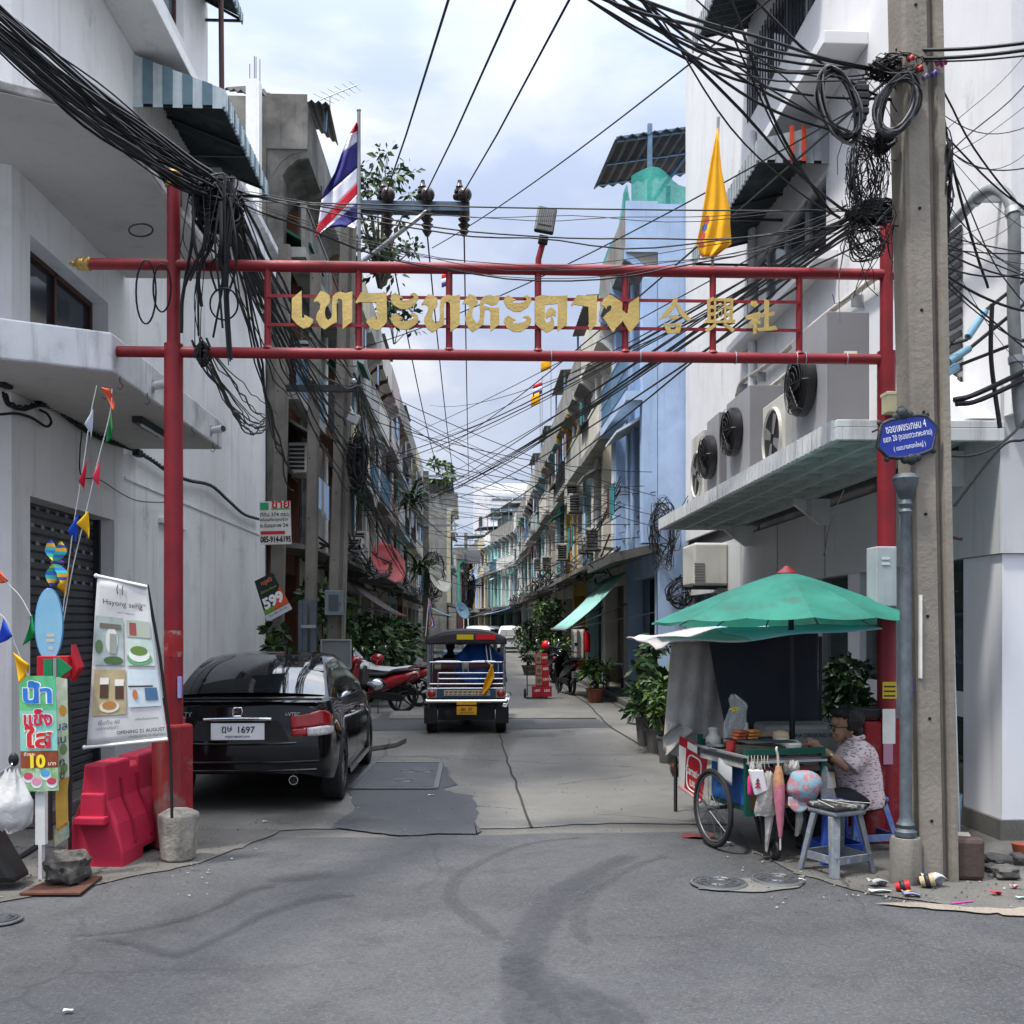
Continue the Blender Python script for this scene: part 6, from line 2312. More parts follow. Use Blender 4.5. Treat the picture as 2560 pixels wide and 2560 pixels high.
 mb.tube([V((-0.15,-0.13,0.85)),V((-0.3,-0.12,0.9)),V((-0.34,0,0.9)),V((-0.3,0.12,0.9)),V((-0.15,0.13,0.85))],0.013,6)
 mb.build('grab_rail',paint,t,smooth=60)
 mb=MB()
 mb.tube([V((0.45,0.1,0.25)),V((0.42,0.25,0.01))],0.012,6)
 mb.build('side_stand',DARKM,t)
 return t
m1=scooter('scooter','glossy red scooter parked sideways just behind the black car',REDM,None,'กกธ')
m2=copy_tree(m1,label='red scooter under a black and silver cover behind the glossy red scooter')
m3=scooter('scooter','black scooter parked beside the hand truck of beer boxes',BLKM,None,'')
m4=copy_tree(m3,label='black scooter with a red cowl beyond the nearer black scooter')
w1=PZ(1005,1782)
m1.location=w1
m1.rotation_euler=(0,0,R(172))
w2=PZ(1040,1768)
m2.location=w2+V((0.05,0.25,0))
m2.rotation_euler=(0,0,R(164))
w3=PZ(1430,1738)
m3.location=w3
m3.rotation_euler=(0,0,R(100))
m4.location=PZ(1384,1708)
m4.rotation_euler=(0,0,R(96))
mb=MB()
mb.ell(V(m4.location)+V((-0.15,0.9,1.08)),(0.14,0.12,0.16),12,8)
tag(mb.build('cloth',REFR,smooth=60),'red cloth bag on the handlebar of the farther black scooter','bag')
COVB=pm('cover_black',(0.02,0.019,0.02),(0.03,0.028,0.03),scale=5,rough=0.55,bump=0.3,bscale=9)
COVS=pm('cover_silver',(0.42,0.43,0.45),(0.5,0.51,0.53),scale=5,rough=0.45)
t=thing('scooter_cover','black cover with a silver top draped over the farther red scooter','cover',w2)
top=[(884,1615,0),(893,1628,0),(915,1652,0),(945,1664,0),(990,1668,0),(1020,1664,0),(1048,1664,0)]
mid=[(884,1650,0),(896,1672,0),(917,1672,0),(948,1676,0),(990,1680,0),(1020,1676,0),(1050,1670,0)]
bot=[(886,1690,0),(898,1712,0),(915,1716,0),(945,1712,0),(985,1712,0),(1020,1702,0),(1050,1690,0)]
ycov=w2.y+0.2
mb=MB()
mb.mi(1).sheet(lambda u,v:PY(*along(top,u).lerp(along(mid,u),v).xy,ycov+0.2-0.3*v),24,4)
mb.mi(0).sheet(lambda u,v:PY(*along(mid,u).lerp(along(bot,u),v).xy,ycov-0.1-0.14*v+0.04*math.sin(u*18)),24,8)
mb.mi(0).sheet(lambda u,v:PY(*along(top,u).lerp(along(bot,u),v).xy,ycov+0.45),24,4)
mb.build('cover',[COVB,COVS],t,smooth=60,solid=0.006)
t=thing('mesh_screen','framed grey mesh screen standing beside the left poles','screen',PY(840,1690,15.2))
a,b=PY(802,1672,15.2),PY(879,1598,15.2)
mb=MB()
mb.bx(a.x,b.x,15.2,15.21,a.z,b.z)
mb.build('mesh',pm('mesh_grey',(0.2,0.21,0.215),(0.14,0.145,0.15),scale=60,rough=0.7,alpha=0.8),t)
mb=MB()
for(x0,x1,z0,z1)in((a.x,a.x+0.02,a.z,b.z),(b.x-0.02,b.x,a.z,b.z),(a.x+0.02,b.x-0.02,a.z,a.z+0.02),(a.x+0.02,b.x-0.02,b.z-0.02,b.z)):
 mb.bx(x0,x1,15.18,15.2,z0,z1)
mb.bx(a.x+0.03,a.x+0.06,15.21,15.24,0,a.z+0.1)
mb.bx(b.x-0.06,b.x-0.03,15.21,15.24,0,a.z+0.1)
mb.build('frame',GALV,t)
BXR=pm('beer_red','#a3202c','#8e1a25',scale=5,rough=0.6)
BXT=pm('box_tan','#8c7862','#7d6a55',scale=5,rough=0.7)
hx=PZ(1348,1745)
t=thing('hand_truck','black two wheeled hand truck carrying red beer boxes','hand truck',hx)
mb=MB()
for dx in(-0.28,0.1):
 mb.tube([hx+V((dx,-0.02,0.05)),hx+V((dx,0.12,1.0))],0.014,6)
for z in(0.3,0.6,1.0):
 mb.tube([hx+V((-0.28,0.015+z*0.1,z)),hx+V((0.1,0.015+z*0.1,z))],0.012,6)
mb.build('frame',DARKM,t)
mb=MB()
mb.bx(hx.x-0.32,hx.x+0.14,hx.y-0.3,hx.y-0.02,0.02,0.035)
mb.build('toe_plate',DARKM,t)
for dx in(-0.33,0.17):
 wheel(t,hx+V((dx,0.06,0.11)),0.11,0.05,1)
labs=['left red beer box at the foot of the stack','right red beer box at the foot of the stack','red and tan beer box third from the top of the stack','red and tan beer box second from the top of the stack','topmost red and tan beer box on the hand truck']
spec_=[(1331,1356,1745,1716,0),(1356,1380,1745,1716,0),(1340,1373,1715,1690,1),(1339,1373,1690,1662,1),(1338,1370,1661,1635,1)]
for lab,(x0,x1,yb,yt,k)in zip(labs,spec_):
 yy=hx.y-0.3
 a,b=PY(x0,yb,yy),PY(x1,yt,yy)
 t=thing('beer_box',lab,'box',((a.x+b.x)/2,yy+0.13,a.z),'red beer boxes stacked on the hand truck')
 mb=MB()
 mb.bx(a.x+0.003,b.x-0.003,yy,yy+0.26,a.z+0.03 if k==0 else a.z+0.004,b.z)
 bx_=mb.build('carton',BXR,t)
 if k:
  mb=MB()
  mb.bx(a.x+0.01,(a.x*0.55+b.x*0.45),yy-0.003,yy-0.0005,a.z+0.02,b.z-0.01)
  mb.build('printed_panel',BXT,bx_)
  mb=MB()
  mb.lathe([(0.001,0),(0.05,0),(0.05,0.002)],(a.x*0.75+b.x*0.25,yy-0.003,(a.z+b.z)/2),14,Matrix.Rotation(R(90),3,'X'))
  mb.build('printed_disc',pm('disc_grey','#5c4d44',rough=0.7),bx_)
 mb=MB()
 mb.text('LEO',((a.x*0.25+b.x*0.75)if k else(a.x+b.x)/2,yy-0.004,(a.z+b.z)/2+0.04),X_,Z_,h=0.055,bold=0.03)
 mb.build('lettering',STK,bx_)
# ======== food cart corner
def Z6(x,y,Y):
 return PY(1690+x/3.389,1700+y/3.389,Y)
GREENP=pm('cart_green','#0f4a3c','#0c3c31',rough=0.45,spots=0.3)
WOODW=pm('board_white','#a9aaa4','#8d8e88',scale=8,rough=0.7,spots=0.5)
STEELB=pm('cart_steel','#7d7f80','#636566',scale=8,rough=0.4,metal=0.7)
WOODB=pm('ply_tan','#8e6f4c','#7a5f41',scale=4,rough=0.8,streak=0.4)
BLUEP=pm('panel_blue','#1f5fa8','#1a5190',scale=5,rough=0.5,spots=0.2)
REDB=pm('banner_red','#a81f2d','#971a27',scale=4,rough=0.55)
CLEAR=pm('clear_plastic',(0.75,0.76,0.76),rough=0.2,alpha=0.2,spec=0.7,bump=0.5,bscale=25)
CLOUDY=pm('cloudy_plastic',(0.42,0.41,0.38),(0.32,0.31,0.29),scale=10,rough=0.4,alpha=0.75,bump=0.5,bscale=25)
CHAR=pm('charred',(0.02,0.018,0.017),(0.05,0.045,0.04),scale=30,rough=0.9,bump=0.5,bscale=80)
SKIN=pm('skin',(0.30,0.17,0.115),(0.26,0.145,0.10),scale=8,rough=0.55,bump=0.05)
CA=R(14.5)
E1=V((math.cos(CA),math.sin(CA),0))
E2=V((-math.sin(CA),math.cos(CA),0))
CC=V((1.97,7.3,0))
def cq(a,b,z):
 return CC+E1*a+E2*b+Z_*z
CM=Matrix((E1,E2,Z_)).transposed()
CART=thing('food_cart','green framed pushcart with bicycle wheels and a charcoal grill on top','food cart',cq(0.3,0.4,0))
def cbox(mb,a0,a1,b0,b1,z0,z1):
 return mb.box(cq((a0+a1)/2,(b0+b1)/2,(z0+z1)/2),(a1-a0,b1-b0,z1-z0),M=CM)
W_,D_=0.66,0.76
mb=MB()
cbox(mb,0,W_,0,D_,0.70,0.73)
mb.build('table_top',STEELB,CART)
for(a0,a1,b0,b1,z0,z1)in((0,0.035,0,0.035,0.32,0.80),(W_-0.035,W_,0,0.035,0.55,0.80),(0.036,W_-0.036,0.0,0.03,0.755,0.80),(0.1,0.135,0.036,D_-0.036,0.32,0.355),(0.036,0.3,0.0,0.03,0.32,0.36),(0,0.035,D_-0.035,D_,0.68,0.84),(W_-0.035,W_,D_-0.035,D_,0.32,0.8),(0.036,W_-0.036,D_-0.03,D_,0.755,0.8)):
 mb=MB()
 cbox(mb,a0,a1,b0,b1,z0,z1)
 mb.build('frame_bar',GREENP,CART)
mb=MB()
cbox(mb,0.006,0.02,0.04,D_-0.04,0.66,0.755)
mb.build('side_board',WOODW,CART)
mb=MB()
cbox(mb,0.04,W_-0.04,0.012,0.025,0.63,0.67)
cbox(mb,0.04,W_-0.04,0.012,0.025,0.69,0.745)
mb.build('front_board',pm('board_maroon','#4a2e2b','#59403c',scale=9,rough=0.7),CART)
mb=MB()
cbox(mb,-0.02,0.0,-0.02,D_,0.745,0.76)
cbox(mb,0.0,W_,-0.022,-0.002,0.70,0.715)
mb.build('edge_strip',ALU,CART)
mb=MB()
cbox(mb,0.1,0.11,0.05,D_-0.05,0.36,0.66)
mb.build('side_panel',BLUEP,CART)
mb=MB()
cbox(mb,0.04,0.3,0.031,0.04,0.36,0.62)
mb.build('lower_panel',WOODB,CART)
mb=MB()
cbox(mb,0.136,W_-0.04,0.05,D_-0.05,0.36,0.38)
mb.build('lower_shelf',WOODB,CART)
for a in(0.16,0.5):
 mb=MB()
 mb.bar(cq(a,0.06,0.36),cq(a+0.02,0.03,0.02),0.03)
 mb.build('prop_leg',DARKM,CART)
mb=MB()
mb.bar(cq(0.2,0.25,0.36),cq(0.32,0.3,0.05),0.025)
mb.build('prop_leg',DARKM,CART)
def bike_wheel(parent,c,r,ax,name='wheel'):
 """spoked bicycle wheel, ax: axle direction"""
 ax=V(ax).normalized()
 u=ax.cross(Z_).normalized()
 P=lambda a,q:V(c)+(u*math.cos(a)+Z_*math.sin(a))*q
 mb=MB()
 mb.tube([P(k/36*math.tau,r-0.018)for k in range(36)],0.02,8,closed=True)
 w=mb.build(name,TYRE,parent,smooth=60)
 mb=MB()
 mb.tube([P(k/36*math.tau,r-0.045)for k in range(36)],0.009,6,closed=True)
 mb.build('rim',STEELB,w,smooth=60)
 mb=MB()
 for k in range(20):
  a=k/20*math.tau
  s=ax*(0.035 if k%2 else-0.035)
  mb.tube([P(a+0.35*(1 if k%4<2 else-1),0.02)+s,P(a,r-0.048)],0.0022,4,cap=False)
 mb.build('spokes',STEELB,w)
 mb=MB()
 mb.tube([V(c)-ax*0.05,V(c)+ax*0.05],0.018,8)
 mb.build('hub',STEELB,w,smooth=50)
 return w
wc=cq(0.0,0.5,0)
bike_wheel(CART,V((wc.x,wc.y,0.30)),0.30,E1)
bike_wheel(CART,V((wc.x,wc.y,0.30))+E1*0.80+E2*0.05,0.30,E1)
mb=MB()
mb.bar(V((wc.x,wc.y,0.30)),V((wc.x,wc.y,0.30))+E1*0.8+E2*0.05,0.025)
mb.build('axle',DARKM,CART)
mb=MB()
cst=cq(0.22,-0.02,0.075)
mb.tube([cst+V((0.06*math.cos(k/16*math.tau)*E2.x,0.06*math.cos(k/16*math.tau)*E2.y,0.06*math.sin(k/16*math.tau)))for k in range(16)],0.018,6,closed=True)
mb.bar(cst,cst+V((0.02,0.06,0.28)),0.025)
mb.build('caster',RUBBER,CART,smooth=60)
STRG=pm('string_pale','#b5b2a8',rough=0.8)
def simple(name,label,cat,mb,mat,group=None,**k):
 o=mb.build(name,mat,**k)
 return tag(o,label,cat,group)
t=thing('charcoal_grill','flat wire charcoal grill tray on the food cart','grill',cq(0.3,0.2,0.73))
mb=MB()
cbox(mb,0.06,0.42,0.06,0.38,0.735,0.81)
mb.build('tray',CHAR,t,bevel=0.01)
mb=MB()
for k in range(18):
 mb.tube([cq(0.07+k*0.02,0.06,0.84),cq(0.07+k*0.02,0.4,0.84)],0.0025,4)
 mb.tube([cq(0.05,0.06+k*0.0195,0.842),cq(0.44,0.06+k*0.0195,0.842)],0.0025,4)
mb.tube([cq(0.05,0.05,0.84),cq(0.44,0.05,0.84),cq(0.44,0.41,0.84),cq(0.05,0.41,0.84)],0.005,5,closed=True)
mb.build('wire_mesh',DARKM,t)
TOAST=pm('toast','#b57d3e','#8a5526',scale=15,rough=0.85,bump=0.3)
TOAST2=pm('toast_red','#9a4f33','#7a3b26',scale=15,rough=0.85,bump=0.3)
tb=['left pile, bottom slice','left pile, middle slice','left pile, top slice','right pile, bottom slice','right pile, middle slice','right pile, top slice']
for i in range(6):
 a,k=(0.10,i)if i<3 else(0.20,i-3)
 mb=MB()
 mb.box(cq(a+0.004*k,0.28-0.003*k,0.856+k*0.024),(0.085,0.085,0.02),M=CM@Matrix.Rotation(0.1*(k-1),3,'Z'))
 tag(mb.build('toast',TOAST if i>2 else TOAST2,bevel=0.006),'toasted bread on the grill, '+tb[i],'bread','toasted bread piles')
def jar(name,label,cat,c,prof,mat,lid=None,group=None):
 t=thing(name,label,cat,c,group)
 mb=MB()
 mb.lathe(prof,c,18)
 mb.build('body',mat,t,smooth=40)
 if lid:
  mb=MB()
  mb.lathe(lid[0],c,18)
  mb.build('lid',lid[1],t,smooth=40)
 return t
POTW=pm('pot_white','#b8b6ad','#a29f95',scale=8,rough=0.5,spots=0.3)
jar('pot','white enamel pot at the front edge of the food cart','pot',cq(0.43,0.1,0.732),[(0.06,0),(0.075,0.03),(0.078,0.09),(0.07,0.1),(0.066,0.09),(0.06,0.02)],POTW)
jar('jar','lidded cream jar on the food cart behind the white pot','jar',cq(0.42,0.22,0.732),[(0.05,0),(0.06,0.03),(0.06,0.13)],POTW,([(0.062,0.13),(0.055,0.165),(0.02,0.175)],pm('jar_lid','#a89478',rough=0.6)))
jar('jug','squat plastic jug at the far left corner of the food cart','jug',cq(0.12,0.72,0.732),[(0.055,0),(0.065,0.04),(0.06,0.08),(0.035,0.11),(0.035,0.14)],POTW,([(0.04,0.14),(0.036,0.16),(0.01,0.165)],WOODW))
jar('bowl','shallow tin tray on the left side of the food cart','tray',cq(0.08,0.46,0.745),[(0.1,0),(0.125,0.015),(0.12,0.018),(0.095,0.005)],STEELB)
jar('bowl','stacked tin tray behind the shallow one on the food cart','tray',cq(0.12,0.6,0.745),[(0.09,0),(0.115,0.02),(0.11,0.04),(0.08,0.02)],STEELB)
mb=MB()
mb.bar(cq(0.3,0.3,0.87),cq(0.47,0.3,0.90),0.02,0.012)
mb.box(cq(0.27,0.3,0.865),(0.07,0.05,0.008),M=CM)
simple('spatula','wooden handled spatula lying on the wire grill','spatula',mb,WOODB)
def bag(name,label,cat,quad,Y,bulge,mat,top=0.3,n=14,group=None,rip=0.0):
 """hanging bag outlined by z6 columns: list of (y, x_left, x_right)"""
 t=None
 mb=MB()
 rows=quad
 def f(u,v):
  fy=v*(len(rows)-1)
  i=min(int(fy),len(rows)-2)
  q=fy-i
  y=rows[i][0]*(1-q)+rows[i+1][0]*q
  a=rows[i][1]*(1-q)+rows[i+1][1]*q
  b=rows[i][2]*(1-q)+rows[i+1][2]*q
  ang=u*math.tau
  cxm,hw=(a+b)/2,(b-a)/2
  p=Z6(cxm+hw*math.cos(ang),y,Y)
  r_=bulge*(0.25+0.75*math.sin(min(1,v*1.2)*math.pi*0.9+0.15))
  return p+V((0,math.sin(ang)*r_+rip*math.sin(ang*7+v*8),rip*math.sin(ang*5)))
 mb.sheet(f,24,n)
 o=mb.build(name,mat,smooth=70)
 return tag(o,label,cat,group)
YF=7.27
bag('bag','clear plastic bag with yellow band standing on the left of the cart','bag',[(128,478,500),(175,445,560),(215,460,610),(290,440,590),(380,405,600),(520,395,605)],7.75,0.05,CLEAR,rip=0.014)
mb=MB()
mb.tube([Z6(455,250,7.72),Z6(490,240,7.69),Z6(530,235,7.71),Z6(520,255,7.7),Z6(470,265,7.7)],0.006,6)
simple('rubber_bands','yellow rubber bands round the neck of the clear plastic bag','rubber band',mb,pm('band_yellow','#c6b51c',rough=0.5))
bag('bag','bright pink bag hanging at the corner of the cart','bag',[(800,600,640),(840,595,650),(970,592,660),(980,600,655)],YF+0.05,0.03,pm('bag_pink','#d3427f','#b93470',rough=0.5))
t=thing('tissue_pack','white tissue pack with a small red printed motif hung on the cart','pack',Z6(690,960,YF))
mb=MB()
P4=[Z6(605,755,YF),Z6(730,755,YF),Z6(765,935,YF),Z6(660,975,YF)]
mb._add(P4+[p-Y_*0.04 for p in P4],[(4,5,6,7),(3,2,1,0),(0,1,5,4),(1,2,6,5),(2,3,7,6),(3,0,4,7)])
mb.build('pack',pm('tissue_white','#cbc9cb','#bdbbbd',rough=0.6),t,bevel=0.01)
for(y,w,c)in((845,16,'#3a3336'),(872,22,'#7c2a33'),(900,26,'#a22633')):
 mb=MB()
 mb.prism([(-w/1119,-0.012),(w/1119,-0.012),(0,0.014)],Z6(693,y,YF-0.046),X_,Z_,0.002)
 mb.build('printed_motif',pm('motif_'+c,c,rough=0.6),t)
bag('apron','grimy grey cloth bag hanging on the cart front','bag',[(770,775,800),(800,745,830),(960,690,835),(1120,660,840),(1150,670,835)],YF,0.035,CLOUDY,rip=0.004)
t=thing('folded_umbrella','folded pink and yellow umbrella in a clear sleeve hanging on the cart','umbrella',Z6(880,1430,YF-0.05))
mb=MB()
mb.tube([Z6(870,730,YF-0.05),Z6(868,800,YF-0.05),Z6(872,900,YF-0.05)],[0.02,0.035,0.042],12)
mb.build('sleeve',pm('umb_yellow','#b78c5c','#8d5a55',scale=20,rough=0.6),t,smooth=60)
mb=MB()
mb.tube([Z6(872,880,YF-0.05),Z6(876,1000,YF-0.05),Z6(882,1200,YF-0.05),Z6(884,1330,YF-0.05)],[0.042,0.04,0.026,0.012],12)
mb.build('canopy',pm('umb_pink','#b8707f','#a05f70',scale=20,rough=0.6),t,smooth=60)
mb=MB()
mb.tube([Z6(884,1330,YF-0.05),Z6(884,1440,YF-0.05)],0.007,8)
mb.build('ferrule',POTW,t)
mb=MB()
mb.tube(catmull([Z6(868,740,YF-0.05),Z6(862,640,YF-0.05),Z6(850,590,YF-0.05),Z6(855,570,YF-0.04)],4),0.009,8)
mb.build('handle',POTW,t,smooth=60)
FLORAL=pm('floral','#6e93a0','#a06a72',scale=18,rough=0.85,spots=0.7,spotscale=26,dirt='#b9a9a0',lo=0.45,hi=0.55)
t=thing('sun_cap','floral fabric sun cap hanging on the cart front','cap',Z6(1060,1100,YF))
mb=MB()
mb.sheet(lambda u,v:Z6(1080,900,YF-0.02)+V(((0.128+0.012*math.sin(u*math.tau*4))*math.cos(u*math.tau)*math.sin(v*1.6),-0.10*math.cos(v*1.6),(0.125+0.01*math.sin(u*math.tau*3))*math.sin(u*math.tau)*math.sin(v*1.6))),26,10)
mb.build('crown',FLORAL,t,smooth=70)
mb=MB()
mb.sheet(lambda u,v:Z6(950+190*u,990+140*v*math.sin(0.5+u*2.2),YF-0.06-0.03*v),14,6)
mb.build('brim',FLORAL,t,smooth=70,solid=0.006)
bag('bag','clear plastic bag hanging at the right end of the cart front','bag',[(730,1262,1275),(800,1232,1300),(950,1228,1345),(1090,1230,1390),(1100,1240,1370)],YF+0.12,0.06,CLEAR,rip=0.004)
bag('bottle','crumpled clear bottle hanging below the floral cap','bottle',[(1120,1020,1070),(1180,1015,1078),(1260,1010,1060),(1320,1005,1035)],YF,0.03,CLOUDY,rip=0.003)
bag('rag','grey rag hanging under the middle of the cart','rag',[(1150,750,830),(1300,755,800),(1450,755,775)],YF+0.02,0.025,CLOUDY,rip=0.004)
bag('bag','grey plastic bundle tied above the floral cap','bag',[(680,975,1040),(740,945,1045),(800,940,1040)],YF+0.02,0.04,CLOUDY,rip=0.006)
t=thing('paper_sheet','plain white paper sheet tied to the left side of the cart','paper',Z6(410,880,7.6))
mb=MB()
mb.sheet(lambda u,v:Z6(355+120*u,620+40*u+(200+35*u)*v,7.72-0.18*u-0.02*math.sin(v*3)),6,8)
mb.build('paper',pm('paper_grey','#b9bcbd','#a9acad',scale=8,rough=0.8),t,smooth=60,solid=0.002)
WARE=[('bottle','brown sauce bottle','#3d2418',0.26,0.6,0.17,0.024),('bottle','clear water bottle','#8f9a9c',0.36,0.62,0.2,0.03),('cup','pink plastic cup','#b5687a',0.5,0.42,0.08,0.035),('tin','tall silver tin','#8b8d8f',0.56,0.5,0.13,0.045),('bottle','yellow margarine tub','#c2a63a',0.2,0.5,0.07,0.05),('cup','white plastic cup','#b9bbb9',0.58,0.3,0.09,0.034),('tin','red lidded tin','#8c2a2a',0.05,0.3,0.1,0.04),('bowl','green plastic bowl','#3e6b52',0.55,0.15,0.05,0.06)]
for nm,lab,col,a,b,h,r in WARE:
 jar(nm,lab+' among the wares on top of the food cart',nm,cq(a,b,0.732),[(r*0.8,0),(r,h*0.1),(r,h*0.65),(r*(0.4 if nm=='bottle' else 1.05),h*0.8),(r*(0.38 if nm=='bottle' else 1.08),h)],pm('ware_'+col,col,rough=0.35))
for i,(x,lab,col)in enumerate(((640,'left','#a9a7a0'),(700,'middle','#8d8d86'),(925,'right','#6c6a66'))):
 bag('bag','small tied plastic bag hanging along the cart front rail, the %s one'%lab,'bag',[(690,x,x+12),(735,x-16,x+30),(790,x-22,x+36),(800,x-14,x+28)],YF-0.01,0.025,pm('smallbag'+col,col,rough=0.35,alpha=0.85,bump=0.4,bscale=30),group='small bags on the cart rail',rip=0.003)
for i in range(7):
 x=610+i*28
 mb=MB()
 mb.tube([Z6(x,640,YF),Z6(x+8*math.sin(i*2),690,YF-0.02),Z6(x+14*math.cos(i),740+10*(i%3),YF-0.01)],0.0022,4)
 tag(mb.build('string',STRG,smooth=60),'thin pale string dangling from the cart front rail','string','strings on the cart rail')
UMB=thing('parasol','large faded green parasol shading the food cart','parasol',(2.42,8.0,0.73))
UC=V((2.47,7.95,0))
UG=pm('parasol_green',(0.045,0.27,0.20),(0.03,0.19,0.145),scale=2.6,rough=0.65,dirt=(0.07,0.11,0.09),spots=0.55,spotscale=3.4,bump=0.25,bscale=14)
_n=UG.node_tree
_b=_n.nodes['Principled BSDF']
_tr=_n.nodes.new('ShaderNodeBsdfTranslucent')
_ms=_n.nodes.new('ShaderNodeMixShader')
_ms.inputs[0].default_value=0.35
_src=_b.inputs['Base Color'].links[0].from_socket
_n.links.new(_src,_tr.inputs['Color'])
_n.links.new(_b.outputs[0],_ms.inputs[1])
_n.links.new(_tr.outputs[0],_ms.inputs[2])
_n.links.new(_ms.outputs[0],_n.nodes['Material Output'].inputs[0])
mb=MB()
NS=14
def ucan(u,v):
 a=u*math.tau-0.35
 k=u*NS
 f=k-int(k)
 sag=0.018*math.sin(f*math.pi)*v*v
 R_=1.02*math.cos(math.pi/NS)/math.cos((f-0.5)*2*math.pi/NS)
 if math.cos(a)<-0.9:
  R_+=0.05
 r=v*R_
 z=2.12-0.395*v**1.18-sag
 return UC+V((r*math.cos(a),r*math.sin(a),z-0.03*math.sin(a)*v))
mb.sheet(ucan,NS*6,14)
can_=mb.build('canopy',UG,UMB,smooth=8)
mb=MB()
mb.lathe([(0.075,2.095),(0.08,2.11),(0.05,2.135),(0.03,2.15),(0.015,2.165)],UC,16)
mb.build('cap',REDP,can_,smooth=40)
mb=MB()
mb.tube([UC+V((0.06,0.05,0.73)),UC+V((0.03,0,2.1))],0.022,10)
mb.build('pole',pm('pole_dark','#1b1d22',rough=0.5),UMB)
for k in range(NS):
 mb=MB()
 a0=ucan(k/NS,0.05)-Z_*0.012
 a1=ucan(k/NS,0.55)-Z_*0.012
 a2=ucan(k/NS,0.985)-Z_*0.012
 mb.tube([a0,a1,a2],0.006,5)
 mb.build('rib',WOODB,UMB)
TARP=pm('tarp_white','#b4aeae','#9d9898',scale=5,rough=0.75,bump=0.4,bscale=8,spots=0.3)
TARPB=pm('tarp_sky','#7fa9c0','#a9bcc6',scale=5,rough=0.7,bump=0.3,bscale=8)
GREYC=pm('cloth_grey',(0.42,0.405,0.38),(0.33,0.32,0.30),scale=6,rough=0.95,bump=0.7,bscale=11,streak=0.4)
NAVY=pm('cloth_navy',(0.02,0.023,0.033),(0.028,0.031,0.042),scale=4,rough=0.95)
STALL=thing('stall_shelter','makeshift stall shelter of white tarpaulin with grey and navy cloth sides behind the cart','shelter',(2.4,9.0,0))
def troof(u,v):
 x=1.40+1.75*u
 y=7.75+1.5*v
 z=1.545+0.13*u+0.03*math.sin(u*12+v*3)*(1-u)+0.012*math.sin(v*9)+0.06*v
 if u<0.06:
  z-=0.03
 return(x,y,z)
mb=MB()
mb.mi(0).sheet(lambda u,v:troof(u*0.42,v),14,10)
mb.mi(1).sheet(lambda u,v:troof(0.42+u*0.58,v),18,10)
mb.build('tarpaulin_roof',[TARP,TARPB],STALL,smooth=60,solid=0.012)
mb=MB()
def gcl(u,v):
 x=1.72+0.55*u
 y=8.78+0.15*u+0.016*math.sin(u*9+v*2.0)*v+0.01*math.sin(u*23+v*3)
 return(x-0.07*v*(1-u),y,1.56-0.94*v-0.08*math.sin(u*4)*v)
mb.sheet(gcl,24,16)
mb.build('grey_cloth',GREYC,STALL,smooth=70,solid=0.004)
mb=MB()
mb.sheet(lambda u,v:V(gcl(0.02+0.35*u,0.72))+V((0.02*math.sin(v*9+u*5)-0.03*v,-0.03-0.035*math.sin(v*7+u*6),-0.3*v+0.16*u*v)),18,14)
mb.build('gathered_hem',GREYC,STALL,smooth=70,solid=0.004)
mb=MB()
def ncl(u,v):
 x0=2.02+0.17*v
 x=x0+(3.05-x0)*u
 return(x,8.72+0.2*u+0.03*math.sin(u*7+v*4)*v,1.62-0.88*v+0.03*u)
mb.sheet(ncl,26,14)
mb.build('navy_cloth',NAVY,STALL,smooth=70,solid=0.004)
for(x,y)in((3.08,8.95),(3.08,9.3),(1.86,9.3)):
 mb=MB()
 mb.tube([(x,y,0),(x,y,1.6)],0.018,6)
 mb.build('pole',DARKM,STALL)
t=thing('banner','red and white advertising banner hanging at the left end of the stall','banner',Z6(130,1000,8.4))
Q=[Z6(30,470,8.65),Z6(278,610,8.3),Z6(215,1030,8.3),Z6(25,892,8.65)]
def qd(u,v,off=0.0):
 p=Q[0].lerp(Q[1],u).lerp(Q[3].lerp(Q[2],u),v)
 n=(Q[1]-Q[0]).cross(Q[3]-Q[0]).normalized()
 if n.y>0:
  n=-n
 return p+n*off
mb=MB()
mb.sheet(lambda u,v:qd(u,v),8,8)
bn=mb.build('sheet',REDB,t,solid=0.004)
mb=MB()
mb.sheet(lambda u,v:qd(0.0+0.26*u,0.18+0.8*v,0.004),4,4)
mb.build('white_field',STK,bn)
mb=MB()
mb.sheet(lambda u,v:qd(0.3+0.35*u,0.02+0.14*v,0.004),4,4)
mb.build('white_field',STK,bn)
mb=MB()
rr=[]
for k in range(28):
 a=k/28*math.tau
 cx_=math.copysign(abs(math.cos(a))**0.55,math.cos(a))
 cy_=math.copysign(abs(math.sin(a))**0.55,math.sin(a))
 rr.append(qd(0.60+0.26*cx_,0.58+0.34*cy_,0.006))
mb.tube(rr,0.007,5,closed=True)
ub=(Q[1]-Q[0]).normalized()
vb=(Q[0]-Q[3]).normalized()
mb.text('Carnation',qd(0.60,0.55,0.007),ub,vb,w=0.21,h=0.075,bold=0.02)
mb.text('นม',qd(0.62,0.78,0.007),ub,vb,h=0.05,bold=0.02)
mb.build('lettering',STK,bn)
mb=MB()
mb.tube([qd(0.0,1.0,0.004),qd(1,1.0,0.004)],0.014,6)
mb.build('hem_rod',pm('rod_pink','#b98a8f',rough=0.5),t)
t=thing('ice_chest','grey covered ice chest with lettering behind the grill','cool box',(2.75,8.5,0.6))
a,b=Z6(760,530,8.4),Z6(1400,365,8.4)
mb=MB()
mb.bx(a.x,b.x,8.4,8.85,a.z-0.25,b.z-0.02)
mb.build('chest',pm('chest_grey',(0.27,0.27,0.255),(0.22,0.22,0.21),scale=4,rough=0.6,bump=0.3,bscale=12),t,bevel=0.03)
mb=MB()
